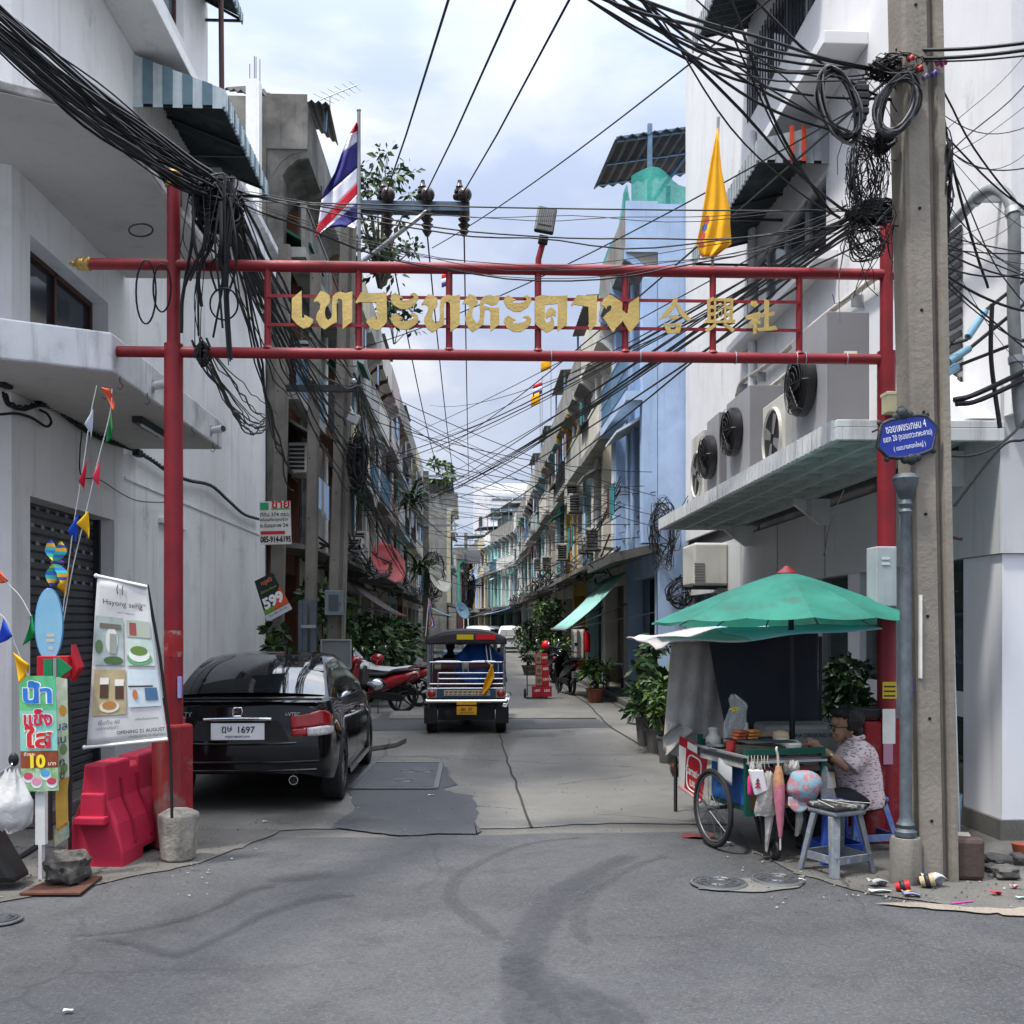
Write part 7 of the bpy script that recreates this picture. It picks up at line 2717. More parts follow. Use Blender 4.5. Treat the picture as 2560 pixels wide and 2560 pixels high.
mb.text('SINGHA DRINKING WATER',((a.x*0.35+b.x*0.65),8.397,b.z-0.1),X_,Z_,w=0.5,h=0.035,bold=0.02)
mb.build('lettering',pm('ink_blue','#343b4d',rough=0.6),t)
mb=MB()
mb.bx(a.x+0.1,b.x-0.1,8.45,8.8,0,a.z-0.25)
mb.build('stand',DARKM,t)
def stool(name,label,c,rz,mat,h=0.43,w=0.27,wb=0.36,group='plastic stools at the food cart',wrap=None):
 t=thing(name,label,'stool',c,group)
 M=Matrix.Rotation(rz,3,'Z')
 c=V(c)
 mb=MB()
 mb.box(c+Z_*(h-0.02),(w,w,0.04),M=M)
 mb.build('seat',mat,t,bevel=0.015)
 cs=[]
 for sx,sy in((-1,-1),(1,-1),(1,1),(-1,1)):
  a=c+M@V((sx*(w/2-0.03),sy*(w/2-0.03),h-0.04))
  b=c+M@V((sx*(wb/2-0.01),sy*(wb/2-0.01),0.0))
  mb=MB()
  wt,wbm=0.032,0.026
  def L(p,k):
   return[p+M@V((sx*k,-sy*k*0.2,0)),p+M@V((-sx*k,0,0))+M@V((0,sy*0.012,0)),p+M@V((0,-sy*k*1.6,0)),p+M@V((sx*k*0.9,-sy*k*1.6,0))]
  v0,v1=L(a,wt),L(b,wbm)
  mb._add(v0+v1,[(0,1,2,3),(7,6,5,4),(0,4,5,1),(1,5,6,2),(2,6,7,3),(3,7,4,0)])
  mb.build('leg',mat,t,bevel=0.006)
  cs.append(a.lerp(b,0.72))
 for i in range(4):
  mb=MB()
  mb.bar(cs[i],cs[(i+1)%4],0.015,0.05)
  mb.build('stretcher',mat,t)
 return t
GREYST=pm('stool_grey',(0.17,0.18,0.188),(0.10,0.125,0.165),scale=9,rough=0.6,spots=0.5,spotscale=14,dirt=(0.34,0.34,0.31),streak=0.4)
BLUEST2=pm('stool_blue','#24408f','#1c3478',scale=6,rough=0.5)
BLUEST3=pm('stool_blue_worn','#3d5693','#6f7f9f',scale=7,rough=0.5)
S1=stool('plastic_stool','worn grey plastic stool with a taped black pad standing in front of the cart',V((2.52,6.99,0)),R(24),GREYST,0.44,0.28,0.37)
mb=MB()
Mr=Matrix.Rotation(R(24),3,'Z')
mb.box(V((2.52,6.99,0.455)),(0.29,0.29,0.035),M=Mr)
pad=mb.build('pad',pm('pad_black',(0.02,0.02,0.02),(0.03,0.03,0.028),scale=9,rough=0.5,spots=0.9,spotscale=14,dirt=(0.4,0.4,0.4)),S1,bevel=0.012)
for k,a in enumerate((-0.1,0.02,0.11)):
 mb=MB()
 mb.box(V((2.52,6.99,0.474))+Mr@V((a,0.0,0)),(0.004,0.3,0.003),M=Mr@Matrix.Rotation(0.5*k-0.4,3,'Z'))
 mb.build('string',STK,pad)
stool('plastic_stool','deep blue plastic stool half hidden behind the grey stool',V((2.64,7.36,0)),R(10),BLUEST2,0.42,0.26,0.36)
S3=stool('plastic_stool','blue plastic stool the seated woman sits on',V((3.0,7.74,0)),R(12),BLUEST3,0.40,0.27,0.40)
WOM=thing('person','woman in a pale patterned shirt and glasses sitting at the cart facing left','person',V((2.95,7.75,0)))
YW=7.74
def z6(x,y,dy=0.0):
 return Z6(x,y,YW+dy)
def blend(o,vox,it=8):
 r_=o.modifiers.new('remesh','REMESH')
 r_.mode='VOXEL'
 r_.voxel_size=vox
 r_.use_smooth_shade=True
 s_=o.modifiers.new('smooth','SMOOTH')
 s_.iterations=it
 s_.factor=0.5
mb=MB()
hc=z6(1432,392)
mb.ell(hc+V((0.012,0,0.012)),(0.088,0.072,0.105),20,14)
mb.ell(hc+V((-0.045,0,-0.045)),(0.05,0.055,0.075),16,12)
mb.ell(hc+V((-0.055,0,-0.10)),(0.03,0.035,0.025),12,8)
mb.ell(hc+V((-0.098,0,-0.035)),(0.018,0.013,0.02),10,8)
mb.ell(hc+V((-0.085,0,-0.078)),(0.016,0.026,0.011),10,8)
mb.ell(hc+V((-0.075,0,0.035)),(0.03,0.05,0.04),12,8)
mb.ell(hc+V((-0.07,-0.035,-0.045)),(0.025,0.02,0.025),10,8)
mb.ell(hc+V((0.02,-0.074,-0.03)),(0.018,0.012,0.03),10,8)
mb.ell(hc+V((0.02,0.074,-0.03)),(0.018,0.012,0.03),10,8)
mb.tube([hc+V((0.03,0,-0.05)),z6(1500,500),z6(1540,560)],[0.055,0.055,0.075],14)
mb.tube([z6(1545,540),z6(1540,640),z6(1555,800),z6(1590,930),z6(1600,1030)],[0.09,0.135,0.14,0.145,0.14],18)
for s,arm in((-1,[(1575,600,-0.165),(1520,680,-0.2),(1445,735,-0.2),(1340,660,-0.16),(1240,590,-0.1),(1205,565,-0.08)]),(1,[(1545,590,0.17),(1470,690,0.2),(1400,730,0.19),(1300,660,0.1),(1200,600,0.02),(1175,580,0.0)])):
 mb.tube([z6(*p)for p in arm],[0.06,0.052,0.043,0.038,0.026,0.024],14)
 h=z6(*arm[-1])
 d=(z6(*arm[-1])-z6(*arm[-2])).normalized()
 mb.ell(h+d*0.035,(0.042,0.022,0.034),12,8)
 for k in range(4):
  off=V((0,-0.012+0.008*k,0.020-0.013*k))
  b0_=h+d*0.055+off
  l=(0.032,0.036,0.034,0.028)[k]
  mb.tube([b0_,b0_+d*l+V((0,0,-0.004)),b0_+d*(l+0.016)+V((0,0,-0.024)),b0_+d*(l+0.012)+V((0,0,-0.04))],[0.0095,0.009,0.0085,0.0075],8)
 mb.tube([h+d*0.02+V((0,s*0.01,-0.02)),h+d*0.05+V((0,s*0.012,-0.042)),h+d*0.078+V((0,s*0.006,-0.048))],[0.012,0.0105,0.008],8)
for s in(-0.1,0.1):
 mb.tube([z6(1620,1010,s),z6(1420,1010,s*1.2),z6(1230,990,s*1.2)],[0.095,0.08,0.062],14)
 mb.tube([z6(1230,990,s*1.2),z6(1210,1180,s*1.2),z6(1195,1440,s*1.1),z6(1130,1495,s*1.1)],[0.06,0.055,0.036,0.03],12)
body_=mb.build('body',SKIN,WOM,smooth=180)
blend(body_,0.0055,4)
SHIRT=bpy.data.materials.new('shirt_pattern')
SHIRT.use_nodes=True
nt=SHIRT.node_tree
b_=nt.nodes['Principled BSDF']
b_.inputs['Roughness'].default_value=0.9
b_.inputs['Specular IOR Level'].default_value=0.15
g_=nt.nodes.new('ShaderNodeTexCoord')
m_=nt.nodes.new('ShaderNodeMapping')
m_.inputs['Scale'].default_value=(22,22,60)
m_.inputs['Rotation'].default_value=(0.2,0.5,0.3)
n_=nt.nodes.new('ShaderNodeTexNoise')
n_.inputs['Scale'].default_value=1.4
n_.inputs['Detail'].default_value=3
r_=nt.nodes.new('ShaderNodeValToRGB')
r_.color_ramp.elements[0].position=0.36
r_.color_ramp.elements[0].color=(0.13,0.10,0.12,1)
r_.color_ramp.elements[1].position=0.50
r_.color_ramp.elements[1].color=(0.58,0.49,0.49,1)
q_=r_.color_ramp.elements.new(0.42)
q_.color=(0.42,0.32,0.33,1)
nt.links.new(g_.outputs['Object'],m_.inputs[0])
nt.links.new(m_.outputs[0],n_.inputs['Vector'])
nt.links.new(n_.outputs['Fac'],r_.inputs[0])
nt.links.new(r_.outputs[0],b_.inputs['Base Color'])
mb=MB()
rings=[(1580,1065,0.165,0.20),(1575,1000,0.17,0.205),(1555,900,0.17,0.20),(1535,780,0.178,0.195),(1530,680,0.17,0.19),(1540,600,0.14,0.185),(1545,545,0.105,0.16),(1530,500,0.075,0.085)]
secs=[]
for(x,y,rx,ry)in rings:
 c=z6(x,y)
 secs.append([c+V((rx*(1+0.03*math.sin(a*5/24*math.tau+y*0.02))*math.cos(a/24*math.tau),ry*math.sin(a/24*math.tau),0.02*math.cos(a/24*math.tau)*(1 if y>950 else-1)))for a in range(24)])
k=24
mb._add([p for s in secs for p in s],[(i*k+j,i*k+(j+1)%k,(i+1)*k+(j+1)%k,(i+1)*k+j)for i in range(len(secs)-1)for j in range(k)]+[tuple(range(k-1,-1,-1)),tuple((len(secs)-1)*k+j for j in range(k))])
for arm,rr_ in(([(1575,575,-0.13),(1545,650,-0.185),(1490,715,-0.2),(1470,735,-0.2)],[0.075,0.088,0.085,0.08]),([(1545,575,0.13),(1500,650,0.18),(1450,700,0.19)],[0.075,0.085,0.08])):
 mb.tube([z6(*p)for p in arm],rr_,16)
shirt=mb.build('shirt',SHIRT,WOM,smooth=180)
blend(shirt,0.008,3)
mb=MB()
mb.tube([z6(1478,500,-0.055),z6(1462,545,-0.05),z6(1480,560,-0.06)],[0.02,0.024,0.01],8)
mb.tube([z6(1490,490,-0.07),z6(1540,500,-0.085),z6(1590,480,-0.05)],[0.022,0.02,0.018],8)
mb.build('collar',SHIRT,shirt,smooth=180)
TROU=pm('trousers_black',(0.014,0.014,0.017),(0.02,0.02,0.024),scale=9,rough=0.9)
mb=MB()
mb.ell(z6(1590,1020),(0.17,0.185,0.085),18,10)
for s in(-0.1,0.1):
 mb.tube([z6(1600,1020,s),z6(1420,1012,s*1.2),z6(1228,992,s*1.2),z6(1212,1180,s*1.2),z6(1195,1420,s*1.1)],[0.105,0.092,0.076,0.066,0.055],14)
tr=mb.build('trousers',TROU,WOM,smooth=180)
blend(tr,0.009,3)
for s in(-0.11,0.11):
 mb=MB()
 mb.ell(V((z6(1140,1500,s).x,YW+s,0.04)),(0.12,0.045,0.04),14,8)
 mb.build('shoe',RUBBER,WOM,smooth=180)
HAIR=pm('hair_black',(0.008,0.007,0.007),(0.016,0.014,0.014),scale=40,rough=0.6,bump=0.6,bscale=60,stretch=(1,1,0.3))
mb=MB()
def hair(u,v):
 a=u*math.tau
 b=v*math.pi
 n=noise.noise(V((math.cos(a)*3,math.sin(a)*3,v*6)))*0.018+noise.noise(V((math.cos(a)*9,math.sin(a)*9,v*16)))*0.008
 d=V((math.cos(a)*math.sin(b),math.sin(a)*math.sin(b),math.cos(b)))
 r=V((0.122,0.105,0.108))
 p=V((d.x*(r.x+n),d.y*(r.y+n),d.z*(r.z+n)))
 if d.x<-0.35 and d.z<0.35:
  p=p*0.62
 return hc+V((0.024,0,0.05))+p
mb.sheet(hair,44,26)
mb.ell(hc+V((0.08,0,-0.03)),(0.055,0.085,0.075),14,10)
mb.ell(hc+V((-0.06,0.0,0.105)),(0.05,0.075,0.035),14,8)
mb.build('hair',HAIR,WOM,smooth=180)
mb=MB()
for s in(-0.034,0.034):
 c=hc+V((-0.108,s,-0.012))
 mb.tube([c+V((0.01*abs(math.sin(k/14*math.tau)),0.027*math.cos(k/14*math.tau),0.021*math.sin(k/14*math.tau)))for k in range(14)],0.0035,5,closed=True)
 mb.tube([c+V((0.005,s*0.8,0.01)),hc+V((-0.02,s*2.25,0.0)),hc+V((0.02,s*2.25,-0.01))],0.0035,5)
mb.tube([hc+V((-0.108,-0.01,-0.01)),hc+V((-0.108,0.01,-0.01))],0.003,5)
mb.build('glasses',RUBBER,WOM,smooth=60)
mb=MB()
wp,wd3=z6(1320,645,-0.15),(z6(1240,590,-0.1)-z6(1340,660,-0.16)).normalized()
mb.tube([wp-wd3*0.01,wp+wd3*0.01],0.038,16)
mb.build('wristwatch',pm('watch_metal','#8d8672',rough=0.3,metal=0.9),WOM,smooth=40)
mb=MB()
mb.tube(catmull([z6(1050,560,-0.02),z6(1090,545,-0.02),z6(1110,570,-0.03),z6(1070,590,-0.03)],4),0.018,8)
simple('food_parcel','small pinkish food parcel held in the seated woman\'s fingers','food',mb,pm('meat','#7c4a45','#9a7a70',scale=20,rough=0.6),smooth=60)
RUST_=pm('rusty_brown',(0.075,0.05,0.042),(0.045,0.034,0.03),scale=5,rough=0.7,bump=0.3,bscale=20,spots=0.4,streak=0.4)
bc=PZ(2412,2200)
t=thing('iron_box','rusty brown iron block with a white patch on its top beside the big pole','block',bc)
mb=MB()
mb.box(bc+V((0,0.12,0.14)),(0.30,0.28,0.28),rz=R(-12))
mb.build('block',RUST_,t,bevel=0.03)
mb=MB()
mb.box(bc+V((0.0,0.12,0.283)),(0.17,0.13,0.008),rz=R(-20))
mb.build('white_patch',pm('stone_white','#a39a8c',rough=0.8),t,bevel=0.003)
rnd=random.Random(11)
STONE=pm('rubble_grey',(0.10,0.095,0.09),(0.055,0.052,0.05),scale=8,rough=0.95,bump=0.5,bscale=20)
def rock(name,label,c,r,mat=STONE,seed=0,group=None,cat='stone'):
 mb=MB()
 rs=random.Random(seed)
 off=V((rs.random()*9,rs.random()*9,rs.random()*9))
 def f(u,v):
  a,b=u*math.tau,v*math.pi
  d=V((math.cos(a)*math.sin(b),math.sin(a)*math.sin(b),math.cos(b)))
  d=V([math.copysign(abs(x)**0.62,x)for x in d])
  n=1+0.3*noise.noise(d*1.7+off)+0.14*noise.noise(d*4+off)
  return V(c)+V((d.x*r[0]*n,d.y*r[1]*n,max(-r[2],d.z*r[2]*n)+r[2]*0.92))
 mb.sheet(f,20,14)
 o=mb.build(name,mat,smooth=40)
 return tag(o,label,cat,group)
for i,(px,py,r,lab)in enumerate(((2496,2160,(0.09,0.10,0.035),'flat grey paving slab propped on rubble beside the iron block'),(2515,2196,(0.08,0.07,0.045),'large grey rubble lump at the right edge of the photo'),(2545,2160,(0.06,0.06,0.04),'grey rubble lump behind the large one at the right edge'),(2480,2180,(0.05,0.05,0.03),'small rubble lump between the iron block and the slab'))):
 rock('rubble',lab,PZ(px,py),r,STONE,i,'rubble at the right corner')
jar('flower_pot','small orange clay pot cut off by the right edge of the photo','pot',PZ(2556,2150),[(0.05,0),(0.07,0.1),(0.075,0.12),(0.06,0.12)],pm('clay','#a0543c',rough=0.8))
LIT=[('paper_cup','crushed red and black paper cup among the litter',2238,2228,'cup','#a8252e',0.034),('paper_cup','open cream coloured paper bowl among the litter',2300,2218,'cup','#a8967a',0.045),]
for(nm,lab,px,py,cat,col,r)in LIT:
 c=PZ(px,py)
 t=thing(nm,lab,cat,c,'litter by the sign post')
 M=Matrix.Rotation(R(75),3,'Y')@Matrix.Rotation(R(20),3,'X')
 mb=MB()
 mb.lathe([(r*0.7,0),(r*0.75,0.005),(r,0.09),(r*0.96,0.09),(r*0.7,0.01)],c+Z_*r*0.8,16,M)
 mb.build('cup',pm('cup_'+col,col,rough=0.5),t,smooth=40)
 if r>0.055:
  continue
 mb=MB()
 mb.lathe([(r*0.86,0.03),(r*0.93,0.06)],c+Z_*r*0.8,16,M,cap=False)
 mb.build('printed_band',pm('cup_band','#2b2a2c',rough=0.5),t,smooth=40,solid=0.002)
def scrap(label,px,py,w,h,col,rz,curl=0.02,name='litter_scrap',cat='litter'):
 c=PZ(px,py)
 Mz=Matrix.Rotation(rz,3,'Z')
 mb=MB()
 mb.sheet(lambda u,v:c+Mz@V(((u-0.5)*w,(v-0.5)*h,0.006+curl*(math.sin(u*3.1+v*2)*0.5+0.5)+0.3*curl*math.sin(v*7))),8,8)
 o=mb.build(name,pm('scrap_'+col,col,rough=0.6),smooth=60,solid=0.002)
 return tag(o,label,cat,'litter by the sign post')
scrap('crumpled white plastic bag beside the open paper bowl',2335,2215,0.13,0.12,'#b9bcc0',0.3,0.07)
scrap('crumpled clear wrapper left of the crushed cup',2195,2216,0.12,0.08,'#8f9290',0.2,0.04)
scrap('white paper strip in front of the crushed cup',2200,2232,0.14,0.04,'#c3c4c4',0.1,0.015)
scrap('brown food scrap between the two cups',2268,2236,0.06,0.05,'#a88a5c',0.5,0.02)
scrap('blue and white printed wrapper under the open bowl',2280,2242,0.1,0.05,'#7d7fa0',-0.3,0.02)
scrap('red sweet wrapper lying alone right of the litter',2490,2238,0.07,0.04,'#b02c3c',0.1,0.02)
scrap('pink sweet wrapper at the far right of the litter',2536,2222,0.05,0.04,'#c08a94',0.4,0.02)
scrap('pale blue scrap at the right edge of the photo',2553,2248,0.06,0.03,'#9db3bd',0.0,0.01)
scrap('white scrap in front of the grey stool',2005,2202,0.045,0.02,'#c6c6c4',-0.6,0.008)
scrap('white scrap beside the bicycle wheel',1825,2110,0.04,0.03,'#c6c6c4',0.2,0.01)
scrap('white scrap on the road behind the black car',664,2056,0.05,0.03,'#c9c9c6',0.2,0.008)
scrap('white scrap on the dark road patch',1078,1990,0.06,0.03,'#c9c9c6',0.1,0.008)
scrap('white scrap lying low on the open road',170,2530,0.04,0.025,'#c9c9c6',0.2,0.006)
mb=MB()
mb.tube([PZ(2378,2262)+Z_*0.008,PZ(2432,2256)+Z_*0.008],0.005,6)
simple('drinking_straw','magenta drinking straw on the broken concrete','straw',mb,pm('straw_pink','#b3388c',rough=0.4))
mb=MB()
c=PZ(1745,2090)
mb.sheet(lambda u,v:c+V((0.13*math.cos(u*math.tau)*v,0.1*math.sin(u*math.tau)*v,0.006+0.008*math.sin(u*20)*v)),24,4)
simple('red_cloth','flat dark red rag on the ground by the bicycle wheel','rag',mb,pm('rag_red','#6b2f33','#57282b',rough=0.7),smooth=60)
mb=MB()
mb.sheet(lambda u,v:PY(2268+14*u,1694+38*v,6.7-0.02*math.sin(u*3)),6,8)
simple('face_mask','blue and pink face mask hung on the sign post','mask',mb,[pm('mask_blue','#5d7fa8','#a05a9a',scale=20,rough=0.8)],smooth=60,solid=0.004)
t=thing('radio','small black box on top of the red plinth behind the woman','box',V((pr-0.1,GY,0.97)))
mb=MB()
mb.bx(pr-0.22,pr+0.04,GY-0.04,GY+0.1,0.972,1.05)
mb.build('case',PLASB,t,bevel=0.01)
mb=MB()
mb.bx(pr-0.06,pr+0.02,GY-0.046,GY-0.04,1.0,1.04)
mb.build('dial',STEELB,t)
jar('bucket','clear blue plastic bucket in the gap behind the big pole','bucket',V((3.95,8.35,0)),[(0.09,0),(0.11,0.3),(0.105,0.3),(0.085,0.01)],pm('bucket_blue','#86a9bb',rough=0.3,alpha=0.7))
rock('concrete_lump','rounded concrete lump at the left end of the stall',PZ(1669,1868),(0.14,0.12,0.13),pm('lump_grey',(0.13,0.125,0.118),(0.09,0.087,0.08),scale=6,rough=0.9,bump=0.4),21)
t=jar('clay_jar','brown glazed clay jar beside the red banner','jar',PZ(1692,1940),[(0.05,0),(0.075,0.05),(0.08,0.11),(0.05,0.15),(0.06,0.17)],pm('glaze','#4b2c20',rough=0.25))
# ======== left corner: barrier, banner, signs, bunting
def ZL(x,y,Y):
 return PY(x/2.1476,1300+y/2.1476,Y)
def quadsheet(q,n=8,wob=0.0):
 def f(u,v,off=0.0):
  p=q[0].lerp(q[1],u).lerp(q[3].lerp(q[2],u),v)
  nn_=(q[1]-q[0]).cross(q[3]-q[0]).normalized()
  if nn_.y>0:
   nn_=-nn_
  return p+nn_*(off+wob*math.sin(u*5+v*7))
 return f
BAR=pm('barrier_red',(0.42,0.02,0.055),(0.35,0.016,0.045),scale=3,rough=0.5,bump=0.05,spots=0.2,spotscale=4)
bo=V((-2.66,7.32,0))
t=thing('road_barrier','red plastic road barrier standing between the banner and the left sign','barrier',bo)
prof=[(-0.21,0.0),(-0.21,0.1),(-0.17,0.3),(-0.1,0.46),(-0.075,0.72),(0.075,0.72),(0.1,0.46),(0.17,0.3),(0.21,0.1),(0.21,0)]
D=V((0.1,1,0)).normalized()
Xd=V((D.y,-D.x,0))
mb=MB()
L_=1.08
def brow(s,notch,foot):
 return[bo+Xd*x*(0.94 if False else 1)+D*s+Z_*((min(z,0.66)if notch else z)if z>0.02 else(0.07 if foot else 0))for x,z in prof]
secs=[brow(s,nz_,ft)for s,nz_,ft in((0,0,0),(0.02,0,0),(0.33,0,0),(0.34,0,1),(0.40,0,1),(0.41,1,1),(0.55,1,1),(0.56,0,1),(0.66,0,1),(0.67,0,0),(1.06,0,0),(L_,0,0))]
loft(mb,secs)
mb.build('shell',BAR,t,bevel=0.018)
mb=MB()
mb.prism([(-0.09,0.33),(0.09,0.33),(0.085,0.52),(-0.085,0.52)],bo-D*0.03,Xd,Z_,-0.05)
mb.prism([(-0.11,0.30),(0.11,0.30),(0.11,0.36),(-0.11,0.36)],bo-D*0.075,Xd,Z_,-0.09)
mb.build('end_lug',BAR,t,bevel=0.012)
BAR_SHADE=pm('barrier_groove_shade',(0.26,0.012,0.035),rough=0.5)  # darker barrier red, paints the shade inside the moulded grooves
for s in(0.22,0.5,0.78):
 mb=MB()
 for(a,b)in((0.02,1),):
  P=[bo+D*s+Xd*(x+0.006)+Z_*z for x,z in((0.085,0.6),(0.1,0.46),(0.17,0.3),(0.2,0.14))]
  for p,q in zip(P[:-1],P[1:]):
   mb.bar(p,q,0.03,0.02,up=Xd)
 mb.build('groove_shade',BAR_SHADE,t)  # raised bars, their darker colour stands in for groove shade
BOLC=pm('bollard_concrete',(0.34,0.31,0.265),(0.2,0.185,0.16),scale=7,rough=0.95,bump=0.5,bscale=30,spots=0.6,spotscale=9,dirt=(0.08,0.075,0.07),streak=0.5)
b1=PZ(432,2160)
mb=MB()
mb.lathe([(0.115,0),(0.125,0.02),(0.15,0.30),(0.148,0.335),(0.09,0.365),(0.02,0.37)],b1+Y_*0.14,8,Matrix.Rotation(R(22),3,'Z'))
tag(mb.build('bollard',BOLC,bevel=0.012),'stained eight sided concrete block holding the banner rod','concrete block')
mb=MB()
mb.prism([PZ(x,y).xy for x,y in((48,2240),(200,2240),(256,2196),(150,2192))],(0,0,0.006),X_,Y_,0.012)
tag(mb.build('steel_plate',pm('plate_rust','#5a3a2c','#46302a',scale=5,rough=0.8)),'flat rusty plate lying under the dark round rock','plate')
r1=rock('rock','dark cracked concrete lump with a hole on the rusty plate',PZ(150,2222)+V((0,0.12,0.015)),(0.13,0.13,0.105),pm('rock_dark',(0.115,0.108,0.098),(0.035,0.033,0.03),scale=14,rough=0.95,bump=1.0,bscale=18),5)
mb=MB()
hp_=PY(157,2175,6.53)
mb.lathe([(0.001,0.0),(0.016,0.0)],hp_+V((0,-0.015,0)),10,Matrix.Rotation(R(90),3,'X'),cap=False)
mb.build('hole',HOLE,r1)
BY=7.3
t=thing('banner_stand','white cafe banner with food photos leaning beside the red gate post','banner',PY(430,2030,BY))
q=[PY(244,1440,BY),PY(368,1467,BY),PY(419,1848,BY-0.02),PY(217,1868,BY-0.02)]
B=quadsheet(q,wob=0.006)
BW=pm('banner_white','#c9c8c9','#b9b8b9',scale=3,rough=0.6)
mb=MB()
mb.sheet(lambda u,v:B(u,v),14,18)
bn=mb.build('sheet',BW,t,smooth=60,solid=0.003)
def patch(parent,u0,u1,v0,v1,col,name='photo',off=0.008,Bf=None,n=3):
 Bf=Bf or B
 mb=MB()
 mb.sheet(lambda u,v:Bf(u0+(u1-u0)*u,v0+(v1-v0)*v,off),n+2,n+2)
 m=col if not isinstance(col,str)else pm('print_'+col,col,rough=0.6)
 return mb.build(name,m,parent)
def disc(parent,u,v,ru,rv,col,off=0.011,Bf=None,name='printed_shape'):
 Bf=Bf or B
 mb=MB()
 mb.poly([Bf(u+ru*math.cos(k/18*math.tau),v+rv*math.sin(k/18*math.tau),off)for k in range(18)][::-1])
 return mb.build(name,pm('print_'+col,col,rough=0.6),parent)
def btext(parent,body,u,v,w,col,Bf=None,du=None,h=None,bold=0.01,off=0.0095):
 Bf=Bf or B
 ex=(Bf(min(u+0.1,1),v)-Bf(u-0.1,v)).normalized()
 ey=(Bf(u,v-0.02)-Bf(u,v+0.02)).normalized()
 mb=MB()
 mb.text(body,Bf(u,v,off),ex,ey,w=w,h=h,bold=bold)
 return mb.build('lettering',pm('print_'+col,col,rough=0.6),parent)
p1_=patch(bn,0.02,0.49,0.23,0.52,pm('photo_pale','#aeb9bb','#8f9c94',scale=7,rough=0.5))
disc(p1_,0.3,0.37,0.1,0.08,'#d0cfc8')
patch(p1_,0.1,0.46,0.27,0.3,'#6b665c','printed_shape',0.012)
patch(p1_,0.27,0.38,0.33,0.45,'#8f948c','printed_shape',0.013)
disc(p1_,0.33,0.49,0.15,0.025,'#47613c',0.012)
disc(p1_,0.1,0.41,0.06,0.04,'#5b7350',0.012)
p2_=patch(bn,0.54,0.97,0.23,0.52,pm('photo_pale2','#a9bcb4','#c1c9c6',scale=7,rough=0.5))
patch(p2_,0.55,0.96,0.235,0.34,'#9fa79a','printed_shape',0.012)
patch(p2_,0.6,0.72,0.25,0.33,'#8c4a48','printed_shape',0.013)
disc(p2_,0.74,0.47,0.2,0.045,'#5d9a6c',0.012)
disc(p2_,0.74,0.45,0.17,0.045,'#d3d6d2',0.013)
disc(p2_,0.74,0.425,0.14,0.03,'#5f7a3a',0.014)
p3_=patch(bn,0.04,0.51,0.545,0.82,pm('photo_tan','#b0a383','#988a68',scale=7,rough=0.5))
for(u,v)in((0.2,0.67),(0.42,0.68)):
 patch(p3_,u-0.06,u+0.06,v-0.055,v+0.045,'#4a352a','printed_shape',0.012)
 patch(p3_,u-0.065,u+0.065,v-0.075,v-0.035,'#d4d0cb','printed_shape',0.013)
disc(p3_,0.28,0.77,0.14,0.035,'#c9c3b3',0.012)
disc(p3_,0.28,0.76,0.1,0.025,'#a26f3c',0.014)
p4_=patch(bn,0.54,0.98,0.545,0.78,pm('photo_ice','#b3c2cb','#c6cfd3',scale=7,rough=0.5))
patch(p4_,0.78,0.95,0.66,0.74,'#46688a','printed_shape',0.012)
patch(p4_,0.55,0.9,0.645,0.655,'#2f3336','printed_shape',0.013)
disc(p4_,0.64,0.7,0.035,0.03,'#b56d45',0.014)
btext(bn,'Hayong seng',0.5,0.145,0.27,'#3b3a38',bold=0.0)
btext(bn,'ปาเต็งเซง',0.83,0.125,0.08,'#5b5a58')
btext(bn,'cafe & restaurant',0.55,0.195,0.12,'#6b6a68')
btext(bn,'เริ่มต้น 60',0.28,0.86,0.15,'#6b6a70')
btext(bn,'บรรยากาศริมน้ำ',0.25,0.895,0.15,'#6b6a70')
btext(bn,'เครื่องดื่มและอาหาร',0.77,0.855,0.16,'#6b6a70')
btext(bn,'OPENING 21 AUGUST',0.68,0.93,0.33,'#4b4a4c',bold=0.02)
btext(bn,'เปิดให้บริการ 21 สิงหาคม',0.75,0.962,0.25,'#77767a')
mb=MB()
for s,o_ in((0.4,0),(0.5,0.01)):
 mb.tube([B(s+0.02,0.025,0.01),B(s,0.05,0.01),B(s+0.01,0.085,0.01)],0.003,4)
mb.build('printed_logo',pm('print_brown','#4a2f2c',rough=0.6),bn)
mb=MB()
mb.tube([PY(430,2045,BY),PY(426,1850,BY+0.01),PY(400,1640,BY+0.02),PY(368,1462,BY+0.02)],0.011,8)
mb.build('rod',PLASB,t,smooth=50)
for a,b in((q[0],q[1]),(q[3],q[2])):
 mb=MB()
 mb.tube([a+(a-b)*0.03,b],0.012,8)
 mb.ell(a+(a-b)*0.03,0.016,8,6)
 mb.build('cross_rod',PVC,t,smooth=50)
SY=6.95
t=thing('shop_sign','tall colourful shaved ice sign with blue and red Thai lettering on a white leg','sign',PY(100,2110,SY))
q2=[PY(48,1690,SY),PY(139,1690,SY),PY(147,1976,SY),PY(54,1979,SY)]
S=quadsheet(q2)
mb=MB()
mb.mi(0).sheet(lambda u,v:S(u,v*0.3),3,3)
mb.mi(1).sheet(lambda u,v:S(u,0.3+v*0.35),3,3)
mb.mi(2).sheet(lambda u,v:S(u,0.65+v*0.15),3,3)
mb.mi(3).sheet(lambda u,v:S(u,0.8+v*0.2),3,3)
sg=mb.build('board',[pm('sign_green','#4fae96','#6fbf6a',scale=5,rough=0.4),pm('sign_sky','#7bbf8b','#8cc6d6',scale=5,rough=0.4),pm('sign_wood','#7b3a2a','#92512f',scale=12,rough=0.4),pm('sign_leaf','#5f9b4b','#b9cdb6',scale=8,rough=0.4)],t,solid=0.008)
